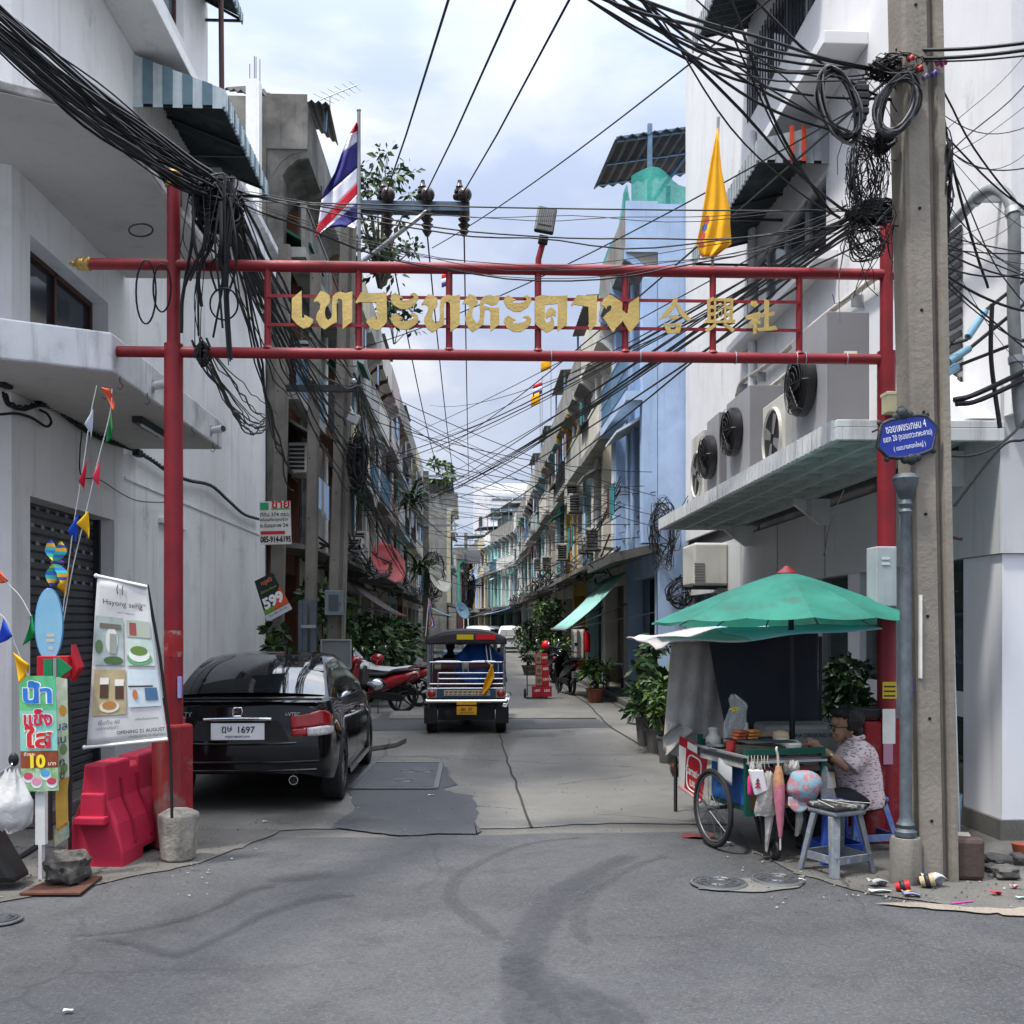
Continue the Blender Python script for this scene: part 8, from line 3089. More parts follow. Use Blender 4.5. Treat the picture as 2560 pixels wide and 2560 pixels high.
for(tx,v,w,h,c,oc)in(('น้ำ',0.14,0.2,0.16,'#2f77c8','#e4e9ee'),('แข็ง',0.36,0.2,0.12,'#c02a4a','#efe6e2'),('ใส',0.53,0.19,0.16,'#c22a36','#efe3d0')):
 btext(sg,tx,0.5,v,w,oc,S,h=h,bold=0.075,off=0.006)
 btext(sg,tx,0.5,v,w*0.94,c,S,h=h*0.94,bold=0.03,off=0.009)
btext(sg,'ถ้วยละ',0.25,0.675,0.075,'#e8e2d4',S,off=0.007)
btext(sg,'10',0.47,0.74,0.1,'#e9d531',S,bold=0.05,off=0.009)
btext(sg,'บาท',0.85,0.765,0.05,'#e8e2d4',S,off=0.007)
for(u,v,c)in((0.2,0.88,'#c64a68'),(0.66,0.86,'#4f9ccb'),(0.42,0.93,'#d58ba4'),(0.83,0.93,'#b9425c')):
 disc(sg,u,v,0.15,0.045,'#dfe2e6',0.006,S)
 disc(sg,u,v-0.015,0.13,0.03,c,0.008,S)
mb=MB()
a,b=PY(88,1980,SY+0.02),PY(112,2112,SY+0.02)
mb.bx(a.x,b.x,a.y,a.y+0.05,b.z,a.z)
mb.bx(a.x+0.02,b.x-0.02,a.y,a.y+0.05,0,b.z)
mb.build('leg',PVC,t)
t=thing('shop_sign','second narrower food sign with torn paper behind the shaved ice sign','sign',PY(156,2110,7.05))
q3=[PY(138,1692,7.05),PY(168,1698,7.05),PY(176,2090,7.05),PY(146,2112,7.05)]
S3_=quadsheet(q3)
mb=MB()
mb.mi(0).sheet(lambda u,v:S3_(u,v*0.62),3,4)
mb.mi(1).sheet(lambda u,v:S3_(u-(0.15 if v>.1 else 0),0.62+v*0.3),3,4)
mb.mi(2).sheet(lambda u,v:S3_(u*1.2-0.3,0.9+v*0.1),3,4)
s3=mb.build('board',[pm('sign_cream','#c9c9c2','#a2b08e',scale=12,rough=0.5),pm('sign_gold','#c29a48','#a9813a',scale=5,rough=0.5),pm('sign_torn','#b9b08e','#5b7a80',scale=9,rough=0.6)],t,solid=0.006)
for(tx,v,c)in(('มล',0.3,'#39507e'),('เบ',0.38,'#39507e'),('ก',0.52,'#4a4a4c'),('ข',0.6,'#3a4a3c')):
 btext(s3,tx,0.45,v,None,c,S3_,h=0.045,off=0.005)
for v in(0.2,0.44,0.56):
 disc(s3,0.6,v,0.3,0.035,'#b7873a' if v<0.3 else '#6f8a5a',0.004,S3_)
mb=MB()
mb.tube([PY(170,1690,7.07),PY(176,1900,7.07),PY(175,2130,7.07)],0.012,6)
mb.build('pole',PLASB,t)
t=thing('oval_sign','pale blue oval sign with faded lettering in front of the shutter','sign',PY(123,1650,7.2))
c=PY(123,1563,7.2)
mb=MB()
Mx=Matrix.Rotation(R(90),3,'X')
mb.prism([(0.085*math.cos(k/30*math.tau),0.25*math.sin(k/30*math.tau))for k in range(30)],c,V((0.97,0.25,0)),Z_,0.02)
ov=mb.build('board',pm('oval_blue','#7fb2cf','#8fc0d6',scale=4,rough=0.35),t,smooth=40)
mb=MB()
mb.tube([c+V((0.97,0.25,0))*0.086*math.cos(k/30*math.tau)+Z_*0.251*math.sin(k/30*math.tau)for k in range(30)],0.008,6,closed=True)
mb.build('rim',pm('oval_rim','#3f7fae',rough=0.4),t,smooth=60)
mb=MB()
uo=V((0.97,0.25,0))
mb.text('คาราโอเกะ',c+V((0,-0.012,0.1)),uo,Z_,w=0.1,bold=0.02)
mb.text('รับแก้',c+V((0.01,-0.012,0.0)),uo,Z_,w=0.075,bold=0.02)
mb.build('lettering',pm('oval_text','#5c94b8',rough=0.5),ov)
for z in(-0.07,-0.105,-0.16):
 mb=MB()
 mb.box(c+V((0.015,-0.015,z)),(0.05 if z>-.15 else 0.03,0.006,0.022),rz=R(14))
 mb.build('sticker',pm('stick_cream','#c3bfae',rough=0.6),ov)
t=thing('delivery_box','red sign box with a green arrow under the oval sign','box',PY(138,1700,7.15))
a,b=PY(91,1700,7.15),PY(170,1640,7.15)
mb=MB()
mb.bx(a.x,b.x,7.15,7.3,a.z,b.z)
mb.prism([(b.x,a.z-0.02),(b.x+0.06,(a.z+b.z)/2),(b.x,b.z+0.08)],(0,7.3,0),X_,Z_,0.1)
bx_=mb.build('case',pm('red_box','#b01f2e','#971a26',scale=4,rough=0.4),t,bevel=0.006)
mb=MB()
mb.bx(a.x+0.05,a.x+0.11,7.142,7.149,a.z+0.01,b.z-0.02)
mb.prism([(b.x-0.07,a.z),(b.x+0.03,(a.z+b.z)/2),(b.x-0.07,b.z)],(0,7.149,0),X_,Z_,0.006)
mb.build('green_arrow',pm('arrow_green','#1d7a4e',rough=0.4),bx_)
mb=MB()
mb.bx(a.x+0.115,b.x-0.075,7.141,7.149,a.z+0.015,b.z-0.015)
mb.build('notice',pm('notice_grey','#7e8a88',rough=0.5),bx_)
mb=MB()
mb.bar(PY(120,1700,7.25),PY(125,2100,7.25),0.03)
mb.build('stand',DARKM,t)
t=thing('windmill','rainbow petalled garden windmill above the oval sign','windmill',PY(144,1460,7.2))
wcn=PY(144,1407,7.2)
cols_=[pm('petal_'+c,c,rough=0.4)for c in('#d7c52e','#3fa37d','#2f72c0','#3fb0a8','#d9a52e','#3a4fa8')]
for k,(dx,dz,l,w)in enumerate(((-0.035,0.085,0.11,0.034),(0.035,0.075,0.1,0.034),(-0.03,-0.09,0.115,0.036),(0.045,-0.08,0.1,0.034))):
 mb=MB()
 for j in range(6):
  a0,a1=j/6,(j+1)/6
  sg_=1 if dz>0 else-1
  def pet(u,v,a0=a0,a1=a1):
   s=a0+(a1-a0)*v
   ww=w*math.sin(min(1,s*0.9+0.12)*math.pi)**0.8
   return wcn+V((dx*min(1,s*2.2)+(u-0.5)*2*ww,-0.03+0.03*(u-0.5),sg_*(0.01+s*l*1.35)))
  mb.mi(j).sheet(pet,4,3)
 mb.build('petal',cols_[k%2:]+cols_[:k%2],t,smooth=60)
mb=MB()
mb.ell(wcn,(0.05,0.03,0.02),10,8)
mb.build('hub',pm('hub_purple','#4a2f78',rough=0.4),t,smooth=60)
mb=MB()
mb.tube([PY(118,1420,7.25),PY(120,1490,7.25),PY(130,1560,7.25)],0.008,6)
mb.tube([wcn+Y_*0.02,PY(118,1420,7.25)],0.006,6)
mb.build('stick',PLASB,t)
STRW=pm('string_white','#b9bbbd',rough=0.8)
BYY=7.62
strs=[((242,964),(226,1040),(209,1160),(186,1300),(168,1440),(154,1558)),((280,972),(275,1035),(243,1160),(213,1290),(182,1420),(158,1558)),((-10,1425),(20,1460),(50,1490),(78,1540)),((-10,1530),(15,1550),(34,1600),(70,1690))]
for i,s_ in enumerate(strs):
 mb=MB()
 mb.tube(catmull([PY(x,y,BYY if i<2 else 6.9)for x,y in s_],4),0.004,5)
 tag(mb.build('bunting_string',STRW,smooth=60),('left bunting string rising to the slab hook','right bunting string rising to the slab hook','bunting string at the left edge above the green pennant','lowest bunting string at the left edge')[i],'string','bunting strings')
pen=[('orange','#d8583a',[(252,967),(279,975),(286,1030)],0,'topmost orange'),('white','#c3c7d6',[(233,1022),(214,1062),(229,1100)],0,'white'),('green','#12803f',[(278,1030),(285,1075),(265,1110)],0,'upper green'),('red','#c22440',[(217,1150),(200,1205),(210,1232)],0,'dark red'),('pink','#dd3f5f',[(250,1152),(234,1195),(247,1229)],0,'pink'),('blue','#1e4fc0',[(196,1284),(172,1330),(190,1360)],0,'upper blue'),('yellow','#e0b01c',[(220,1277),(194,1310),(225,1348)],0,'upper yellow'),('gold','#dba21a',[(172,1418),(146,1468),(166,1495)],0,'yellow one behind the windmill'),('orange2','#e0603c',[(-8,1420),(26,1452),(-6,1460)],1,'orange one at the left edge'),('blue2','#1f45b8',[(8,1546),(36,1590),(-10,1612)],1,'lower blue'),('green2','#0f7a40',[(80,1536),(92,1580),(59,1614)],1,'lower green'),('yellow2','#e2aa14',[(32,1630),(79,1662),(50,1710)],1,'lowest yellow')]
for nm,col,tri,low,lab in pen:
 yy=(BYY if not low else 6.9)-0.015
 A,Bp,Cp=[PY(x,y,yy)for x,y in tri]
 mb=MB()
 mb.sheet(lambda u,v:A.lerp(Bp,v).lerp(A.lerp(Cp,v),u)-Y_*0.03*math.sin(u*5+v*2)*v,8,8)
 tag(mb.build('pennant',pm('pen_'+nm,col,rough=0.7),smooth=60,solid=0.002),'small triangular pennant on the bunting strings, the %s'%lab,'pennant','pennants on the bunting strings')
t=thing('scooter','handlebar of a parked scooter cut off by the left edge of the photo','motorcycle',PY(10,1990,6.7))
mb=MB()
mb.tube([PY(-60,1965,6.65),PY(5,1930,6.65),PY(32,1915,6.65)],0.016,10)
mb.tube([PY(28,1920,6.65),PY(32,1905,6.68)],0.008,6)
mb.build('handlebar',STEELC,t,smooth=50)
mb=MB()
mb.ell(PY(34,1899,6.68),(0.034,0.02,0.045),12,8)
mb.build('mirror',PLASB,t,smooth=60)
mb=MB()
mb.prism([(-2.9,0.05),(-3.6,0.05),(-3.6,0.9),(-3.25,0.8),(-3.1,0.4)],(0,6.9,0),X_,Z_,0.25)
mb.build('body',PLASB,t,bevel=0.04)
mb=MB()
def wbag(u,v):
 a=u*math.tau
 r=interp([(0,0.03),(0.2,0.06),(0.55,0.13),(0.9,0.11),(1,0.05)],v)
 return PY(28,1925+148*v,6.6)+V((r*math.cos(a)*(1.1+0.1*math.sin(a*5+v*6)),r*0.7*math.sin(a),0.015*math.sin(a*7+v*9)))
mb.sheet(wbag,28,16)
tag(mb.build('plastic_bag',pm('bag_white',(0.5,0.5,0.5),(0.42,0.42,0.42),scale=6,rough=0.4,bump=0.4,bscale=14,alpha=0.9),smooth=60),'white plastic carrier bag hanging from the handlebar at the left edge','bag')
mb=MB()
mb.tube(catmull([PZ(-20,2170),PZ(40,2150),PZ(90,2120),PZ(112,2095)],5),0.03,8)
tag(mb.build('rope',CAB,smooth=60),'thick dark rope on the ground behind the round rock','rope')
ps=[PY(648,1254,YP-0.3),PY(726,1252,YP-0.3),PY(729,1360,YP-0.3),PY(650,1362,YP-0.3)]
t=thing('sale_sign','white land for sale notice with red and black lettering on the left pole','sign',ps[3])
Sx=quadsheet(ps)
mb=MB()
mb.sheet(lambda u,v:Sx(u,v),2,2)
s1=mb.build('board',STK,t,solid=0.006)
patch(s1,0.03,0.3,0.03,0.2,'#2f9a6a','printed_field',0.005,Sx)
patch(s1,0.38,0.97,0.16,0.205,'#5fae7e','printed_field',0.005,Sx)
patch(s1,0.03,0.8,0.69,0.77,'#b8233e','printed_field',0.005,Sx)
btext(s1,'ขาย',0.68,0.085,0.27,'#c02038',Sx,bold=0.03,off=0.006)
btext(s1,'ที่ดิน 374 ตรว.',0.5,0.3,0.44,'#2a2a2e',Sx,off=0.006)
btext(s1,'พร้อมสิ่งปลูกสร้าง',0.46,0.43,0.42,'#2a2a2e',Sx,off=0.006)
btext(s1,'ซ.อิสรภาพ 24',0.46,0.56,0.42,'#2a2a2e',Sx,off=0.006)
btext(s1,'085-914-6195',0.5,0.88,0.46,'#1c1d22',Sx,h=0.1,bold=0.04,off=0.006)
ps2=[PY(636,1453,YP-0.3),PY(681,1431,YP-0.3),PY(731,1522,YP-0.3),PY(668,1556,YP-0.3)]
t=thing('price_sign','dark green price board with 599 tilted on the left pole','sign',ps2[3])
Sy=quadsheet(ps2)
mb=MB()
mb.sheet(lambda u,v:Sy(u,v),2,2)
s2=mb.build('board',pm('board_dark','#1b2a28',rough=0.4),t,solid=0.006)
patch(s2,0,1,0.84,1,'#bfc2c6','printed_field',0.005,Sy)
mb=MB()
mb.poly([Sy(1,0.35,0.005),Sy(1,0.83,0.005),Sy(0.35,0.83,0.005)][::-1])
mb.build('printed_field',pm('print_orange','#c9552e',rough=0.5),s2)
mb=MB()
mb.poly([Sy(0.0,0.83,0.004),Sy(0.35,0.83,0.004),Sy(0.6,0.7,0.004),Sy(0,0.72,0.004)])
mb.build('printed_field',pm('print_lime','#5f8f2e',rough=0.5),s2)
btext(s2,'599',0.5,0.6,0.33,'#e6e6e6',Sy,bold=0.05,off=0.007)
btext(s2,'ทรูฟ3',0.55,0.14,0.18,'#c9684a',Sy,bold=0.03,off=0.006)
btext(s2,'เน็ตบ้าน เร็วแรง',0.5,0.32,0.26,'#9aa83a',Sy,off=0.006)
btext(s2,'โทร. 090-1971190',0.5,0.9,0.3,'#333a66',Sy,off=0.006)
t=thing('steel_posts','bundle of grey steel gate posts strapped together round the middle pole','gate',PY(775,1700,YP-0.3))
for(x0,x1)in((746,756),(757,768),(776,790)):
 a,b=PY(x0,1650,YP-0.3),PY(x1,1500,YP-0.3)
 mb=MB()
 mb.bx(a.x,b.x,a.y,a.y+0.08,0,b.z)
 mb.build('post',pm('steel_grey','#4c565f','#59636b',scale=6,rough=0.5,streak=0.4),t)
a,b=PY(752,1570,YP-0.36),PY(790,1562,YP-0.36)
mb=MB()
mb.bx(a.x,b.x,a.y,a.y+0.02,a.z,b.z)
mb.build('band',GALV,t)
# ======== overhead cables
rc=random.Random(21)
CAB_HI=pm('cable_highlight',(0.13,0.13,0.135),rough=0.6)  # grey that paints highlights on the black coils
def wire(a,Ya,b,Yb,sag,r,label,group,n=14,jit=0.0,mat=None,e0=0,e1=0):
 """cable between two photo points at given depths"""
 p,q=PY(*a,Ya),PY(*b,Yb)
 pts=sagline(p,q,sag,n)
 if jit:
  s=rc.random()*9
  pts=[x+noise.noise_vector(x*1.3+V((s,s,0)))*jit*(1 if 0<i<n else 0)for i,x in enumerate(pts)]
 if e0:
  pts=[pts[0]+(pts[0]-pts[1]).normalized()*e0]+pts
 if e1:
  pts=pts+[pts[-1]+(pts[-1]-pts[-2]).normalized()*e1]
 mb=MB()
 mb.tube(pts,r,5)
 o=mb.build('cable',mat or CAB,smooth=60)
 return tag(o,label,'cable',group)
gl='cables of the upper left bundle'
ll='black cable in the thick bundle sweeping from the upper left to the gate'
for i in range(34):
 y0=rc.uniform(-30,75)
 f=(y0+30)/105
 wire((-60,y0),rc.uniform(5.6,6.3),(495+rc.uniform(-25,55),430+f*55+rc.uniform(-14,14)),7.75+rc.uniform(-0.12,0.12),rc.uniform(-0.02,0.07)+f*0.05,rc.choice((0.006,0.008,0.011,0.016,0.02)),ll,gl,jit=0.05,e0=9)
gd='cables hanging at the left gate post'
for i in range(26):
 x=rc.uniform(470,590)
 x2=x+rc.uniform(-50,25)
 y2=rc.uniform(640,930)
 mb=MB()
 Yh=rc.uniform(7.6,7.85)
 mb.tube(catmull([PY(x,450+rc.uniform(-20,60),Yh),PY((x+x2)/2+rc.uniform(-22,22),600,Yh-0.05),PY(x2+rc.uniform(-10,10),(600+y2)/2,Yh),PY(x2+rc.uniform(-25,25),y2,Yh+0.05)],5),rc.choice((0.004,0.006,0.009,0.014)),5)
 tag(mb.build('cable',CAB,smooth=60),'black cable hanging in the strands below the left gate post knot','cable',gd)
for(cx_,cy_,w,h)in((352,575,30,16),(405,720,22,60),(365,730,25,80),(560,760,35,40)):
 mb=MB()
 mb.tube([PY(cx_+w*math.cos(k/22*math.tau),cy_+h*math.sin(k/22*math.tau),7.7+0.1*math.sin(k/22*math.tau))for k in range(22)],0.007,6,closed=True)
 tag(mb.build('cable_loop',CAB,smooth=60),'loose black cable loop by the left gate post, %s'%{352:'flat one above the top beam',405:'close to the post',365:'farthest left between the beams',560:'right of the post'}[cx_],'cable','cable loops at the left gate post')
gp_='cables from the left gate post to the left poles'
for i in range(30):
 x0=rc.uniform(500,600)
 wire((x0,rc.uniform(470,540)),7.8,(rc.choice((735,860,885,900))+rc.uniform(-12,12),rc.uniform(900,1240)),YP-0.3,rc.uniform(0.0,0.5),rc.choice((0.006,0.009,0.012)),'black cable slanting down from the left gate post to the left utility poles',gp_,jit=0.06)
for i in range(12):
 wire((500+rc.uniform(-20,20),860+rc.uniform(-20,20)),7.85,(665+rc.uniform(-8,30),1030+rc.uniform(0,45)),15.5,rc.uniform(0.05,0.4),rc.choice((0.006,0.009)),'black cable running from the lower gate beam along the left white wall','cables along the left wall to the poles',jit=0.05)
def tangle(label,px,py,Y,rx,ry,rz,n,r=0.005,seed=0,mat=None,droop=0.0):
 rs=random.Random(seed)
 c=PY(px,py,Y)
 mb=MB()
 for i in range(n):
  pts=[]
  a=rs.random()*7
  for k in range(6):
   a+=rs.uniform(0.6,1.8)
   q=rs.random()**0.5
   pts.append(c+V((rx*q*math.cos(a),ry*rs.uniform(-1,1),rz*q*math.sin(a)-droop*rs.random())))
  mb.tube(catmull(pts,4),r*rs.choice((0.7,1,1.5)),4)
 o=mb.build('cable_tangle',mat or CAB,smooth=60)
 o['kind']='stuff'
 return tag(o,label,'cable tangle')
tangle('knot of black cables on top of the left gate post',545,478,7.8,0.2,0.12,0.13,60,0.007,1,droop=0.25)
tangle('cables bunched at the bottom of the strands on the lower gate beam',508,885,7.85,0.05,0.06,0.1,16,0.007,2)
tangle('upper knot of cables at the head of the big right pole',2235,175,6.75,0.2,0.1,0.08,40,0.004,3)
tangle('bushy coil of cables left of the big right pole',2205,355,6.8,0.08,0.08,0.07,30,0.006,4)
tangle('loose veil of cables hanging left of the big right pole',2165,440,6.85,0.15,0.1,0.32,44,0.0028,5)
tangle('big nest of cables beside the right gate post',2185,530,7.3,0.2,0.12,0.075,70,0.006,6)
tangle('stray strands drooping below the nest at the right gate post',2165,600,7.3,0.16,0.1,0.16,26,0.0032,7)
tangle('cables running down the right side of the big pole',2362,470,6.75,0.04,0.08,0.4,22,0.005,8)
tangle('dark cable bundle hanging from the left poles',893,1140,YP-0.4,0.16,0.1,0.42,60,0.014,9,droop=0.2)
tangle('messy cable cluster on the distant pole',1085,1440,47.5,0.6,0.3,1.2,22,0.014,10)
tangle('cable and meter cluster at the farthest pole',1165,1470,91,0.9,0.4,2.2,18,0.024,11)
tangle('wires bunched at the near corner of the blue shophouse',1660,1330,19.7,0.3,0.3,0.8,20,0.007,12)
tangle('wires hanging below the blue shophouse balcony',1700,1480,19.6,0.3,0.2,0.35,16,0.008,13)
for s,lab in((1,'right'),(-1,'left')):
 rs=random.Random(30+s)
 mb=MB()
 for i in range(120):
  y=rs.uniform(20,70)
  x=s*rs.uniform(2.5,3.4)
  z=rs.uniform(2.95,3.7)
  mb.tube([V((x+rs.uniform(-.2,.2),y+k*rs.uniform(0.5,1.4),z+rs.uniform(-.22,.22)-0.1*math.sin(k)))for k in range(5)],rs.choice((0.012,0.02,0.03)),4)
 o=mb.build('cable_tangle',CAB,smooth=60)
 o['kind']='stuff'
 tag(o,'mass of dark cables lying along the shop canopies of the %s row'%lab,'cable tangle')
for(cx_,cy_,rx,ry,lab,tw)in((2098,262,54,92,'left coil of black cable hung before the big right pole',0.25),(2243,262,54,76,'right coil of black cable hung on the big right pole',-0.3)):
 t=thing('cable_coil',lab,'cable coil',PY(cx_,cy_+ry,6.6),'cable coils on the big right pole')
 for i in range(20):
  a0,ky,kx=rc.uniform(0,6),rc.uniform(0.78,1.08),rc.uniform(0.55,1.08)
  mb=MB()
  mb.tube([PY(cx_+rx*kx*math.cos(k/30*math.tau)+tw*ry*ky*math.sin(k/30*math.tau),cy_+ry*ky*math.sin(k/30*math.tau)+rc.uniform(-2,2),6.6+0.04*math.sin(k/30*math.tau+a0))for k in range(30)],0.0075,5,closed=True)
  mb.build('turn',CAB_HI if i%4==0 else CAB,t,smooth=60)  # grey turns are painted highlights, the cable itself is black
p=PY(2152,225,6.6)
mb=MB()
for z in(0.0,-0.05,-0.1,-0.15):
 mb.box(p+V((0,0,z)),(0.085,0.08,0.04))
mb.box(p+V((0,0,-0.08)),(0.06,0.06,0.26))
tag(mb.build('splice_box',PLASB,bevel=0.006),'ribbed black splice box hanging between the two cable coils','box')
for i,(x,y,c)in enumerate(((2270,150,'#a23a34'),(2292,175,'#a23a34'),(2340,160,'#a04a6e'),(2352,162,'#a04a6e'),(2328,188,'#4f4487'),(2306,196,'#6b5a78'))):
 mb=MB()
 mb.lathe([(0.012,0),(0.02,0.005),(0.014,0.02),(0.02,0.035),(0.012,0.045)],PY(x,y,6.65),10,Matrix.Rotation(R(60),3,'Y'))
 tag(mb.build('insulator_knob',pm('knob'+c,c,rough=0.3),smooth=40),'small coloured insulator knob at the head of the big pole','insulator','insulator knobs on the big pole')
for i,(p,(x,y),tx)in enumerate(zip(INSP,((1121,0),(1288,0),(1423,0)),(1105,1137,1172))):
 e=PY(x,y,7.5)
 a=p+V((0.0,-0.12,0.1))
 d=(e-a)
 mb=MB()
 mb.tube([a,a+d*0.5-Z_*0.04,e,a+d*1.9+Z_*0.2],0.011,6)
 nm=('left','middle','right')[i]
 tag(mb.build('power_line',CAB,smooth=60),'%s high voltage line coming overhead to the insulators'%nm,'power line','high voltage lines overhead')
 mb=MB()
 mb.tube(sagline(p+V((0.02,-0.03,-0.5)),PY(tx,1200,47.8),0.5,14),0.013,5)
 tag(mb.build('power_line',CAB,smooth=60),'%s high voltage line running from the crossarm down the lane'%nm,'power line','high voltage lines down the lane')
for i in range(9):
 wire((560+rc.uniform(-20,20),480+rc.uniform(-25,25)),7.85,(2150+rc.uniform(-40,30),535+rc.uniform(-25,40)),7.35,rc.uniform(0.1,0.55),rc.choice((0.003,0.0045,0.006)),'black cable strung above the gate beam from left knot to right nest','cables strung above the gate',20,0.05)
wire((540,500),7.9,(2160,528),7.4,0.02,0.006,'straight thin wire crossing above the gate',None,20)
for i,(x0,y0)in enumerate(((1440,-20),(1500,-20),(1512,-20),(1540,-20),(1560,-30),(1590,-20),(1600,-20),(1445,-20),(1470,-20),(1485,-20),(1530,-20),(1575,-20),(1720,-20),(1780,-20),(1820,-20),(1870,-20),(1550,-20))):
 tgt=((2230,180),(2120,170),(2240,170),(2240,360),(2200,380),(2140,540),(2100,545),(2230,250))[i%8]
 wire((x0,y0),5.2+(i%4)*0.5,tgt,6.9,rc.uniform(0.02,0.25),rc.choice((0.0045,0.006,0.010)),'black cable slanting from the top of the photo to the big right pole','cables from overhead to the big right pole',jit=0.03,e0=9)
for i,(y0,y1)in enumerate(((128,115),(150,132),(155,148))):
 wire((2240,y0-5),6.8,(2640,y1-20),6.2,0.03,0.012 if i<2 else 0.006,'black cable leaving the big pole towards the right edge','cables from the pole head to the right',e1=9)
for i,(a,b)in enumerate((((2300,250),(2640,540)),((2290,560),(2640,640)),((2250,545),(2640,700)),((2260,600),(2640,620)),((2260,560),(2620,900)),((2230,570),(2600,780)),((2360,230),(2620,560)),((2350,1130),(2600,990)),((2260,620),(2640,660)),((2360,300),(2470,720)))):
 wire(a,6.9,b,7.2,rc.uniform(0.02,0.2),rc.choice((0.005,0.007,0.01)),'black cable spreading right from the big pole over the white wall','cables spreading right from the big pole',jit=0.03,e1=0 if b[0]<2500 else 5)
for a,Ya,b,Yb,sg_ in(((2140,560),7.4,(905,1290),30,.5),((2130,540),7.4,(1000,1250),40,.5),((2100,560),7.4,(1060,1240),47,.5),((2150,550),7.4,(880,1180),24,.3),((2120,575),7.4,(1090,1330),47,.6),((1990,720),7.6,(1100,1250),47,.4),((2110,545),7.4,(920,1150),20,.3),((2260,200),6.9,(900,870),16,.2),((1960,-30),6.0,(1080,620),15,.1),((2230,190),6.9,(1090,1130),47,.3),((890,950),15.8,(1640,1240),19.7,.15),((890,975),15.8,(1640,1290),19.7,.2),((890,1000),15.8,(1650,1320),19.7,.2),((895,1040),15.8,(1630,1180),19.7,.2),((895,1100),15.8,(1610,1215),20,.25),((1066,1215),48,(1640,1230),19.8,.3),((1066,1260),48,(1650,1310),19.8,.3),((1066,1330),48,(1640,1340),19.8,.3),((1066,1380),48,(1480,1400),30,.3),((900,1110),15.8,(1150,1345),91,.6),((900,1180),15.8,(1140,1400),91,.8),((900,1215),15.8,(1060,1460),48,.5),((905,1250),15.8,(1068,1480),48,.5),((1068,1440),48,(1420,1470),35,.3),((1160,1420),91,(1400,1440),38,.4),((1160,1380),91,(1330,1420),60,.4),((1640,1260),19.8,(1310,1440),70,.4),((1640,1300),19.8,(1300,1470),70,.4),((900,1060),15.8,(1010,1240),40,.2),((903,1180),15.8,(1060,1500),48,.4),((1720,1240),15,(1650,1310),19.7,.1),((1720,1250),15,(1640,1420),19.7,.2)):
 wire(a,Ya,b,Yb,sg_,0.0045+0.00013*max(Ya,Yb),'black wire crossing high over the lane between the two rows','wires crossing over the lane',16)
BSL=pm('sleeve_blue','#7fa9bd','#6f98ac',scale=9,rough=0.4)
for i,(a,b,c,d)in enumerate((((2320,900),(2365,908),(2425,870),(2560,760)),((2330,945),(2362,938),(2392,915),(2560,850)),((2380,860),(2415,850),(2465,775),(2560,700)))):
 t=thing('sleeved_cable',('lower left','lowest','upper')[i]+' twisted cable in a pale blue sleeve on the right wall','cable',PY(*b,7.3),'blue sleeved cables')
 mb=MB()
 mb.tube([PY(*a,7.25),PY(*b,7.3),PY(*c,7.4),PY(*d,7.5),PY(*d,7.5)+(PY(*d,7.5)-PY(*c,7.4))*2],0.014,6)
 mb.build('core',CAB,t,smooth=60)
 mb=MB()
 mb.tube([PY(b[0]+(c[0]-b[0])*f,b[1]+(c[1]-b[1])*f,7.3+0.1*f)for f in(0.1,0.95)],0.028,10)
 mb.build('sleeve',BSL,t,smooth=60)
for(a,b,c,r)in(((2385,1000),(2440,985),(2600,910),0.022),((2390,1010),(2450,1000),(2600,930),0.02),((2480,760),(2478,900),(2500,1070),0.016),((2180,1080),(2260,1035),(2385,850),0.008),((2560,1100),(2500,1120),(2385,1265),0.01),((2110,1225),(2075,1310),(2060,1390),0.004)):
 cable('cable',[PY(*a,7.3),PY(*b,7.3),PY(*c,7.3)],r,'black cable looping over the right white wall near the big pole','cables on the right wall')
for i in range(26):
 a=(rc.uniform(2080,2240),rc.choice((180,250,360,500,540,580))+rc.uniform(-20,20))
 b=(rc.uniform(2080,2240),a[1]+rc.uniform(80,260))
 wire(a,rc.uniform(6.7,7.3),b,rc.uniform(6.75,7.3),rc.uniform(-0.1,0.15),rc.choice((0.0022,0.003)),'hair thin black wire hanging loose beside the big right pole','thin wires beside the big right pole',8,0.1)
for i in range(16):
 wire((2240+rc.uniform(-20,60),rc.uniform(160,640)),6.8,(2600,rc.uniform(80,1000)),7.3,rc.uniform(0.0,0.3),rc.choice((0.0025,0.0035,0.005)),'thin black wire crossing the white wall right of the big pole','thin wires over the right white wall',12,0.06,e1=4)
for i in range(28):
 Yb=rc.choice((26,34,47,60))
 wire((890+rc.uniform(-10,15),rc.uniform(930,1260)),15.8,(1180-3.1*2560/Yb*0.98,rc.uniform(1180,1420)),Yb,rc.uniform(0.1,0.5),0.01,'black wire running along the fronts of the left shophouse row','wires along the left row',12,0.05)
for i in range(14):
 Yb=rc.choice((30,40,55))
 wire((1180+2.9*2560/20,rc.uniform(1180,1400)),20,(1180+2.9*2560/Yb,rc.uniform(1300,1450)),Yb,rc.uniform(0.1,0.4),0.011,'black wire running along the fronts of the right shophouse row','wires along the right row',12,0.05)
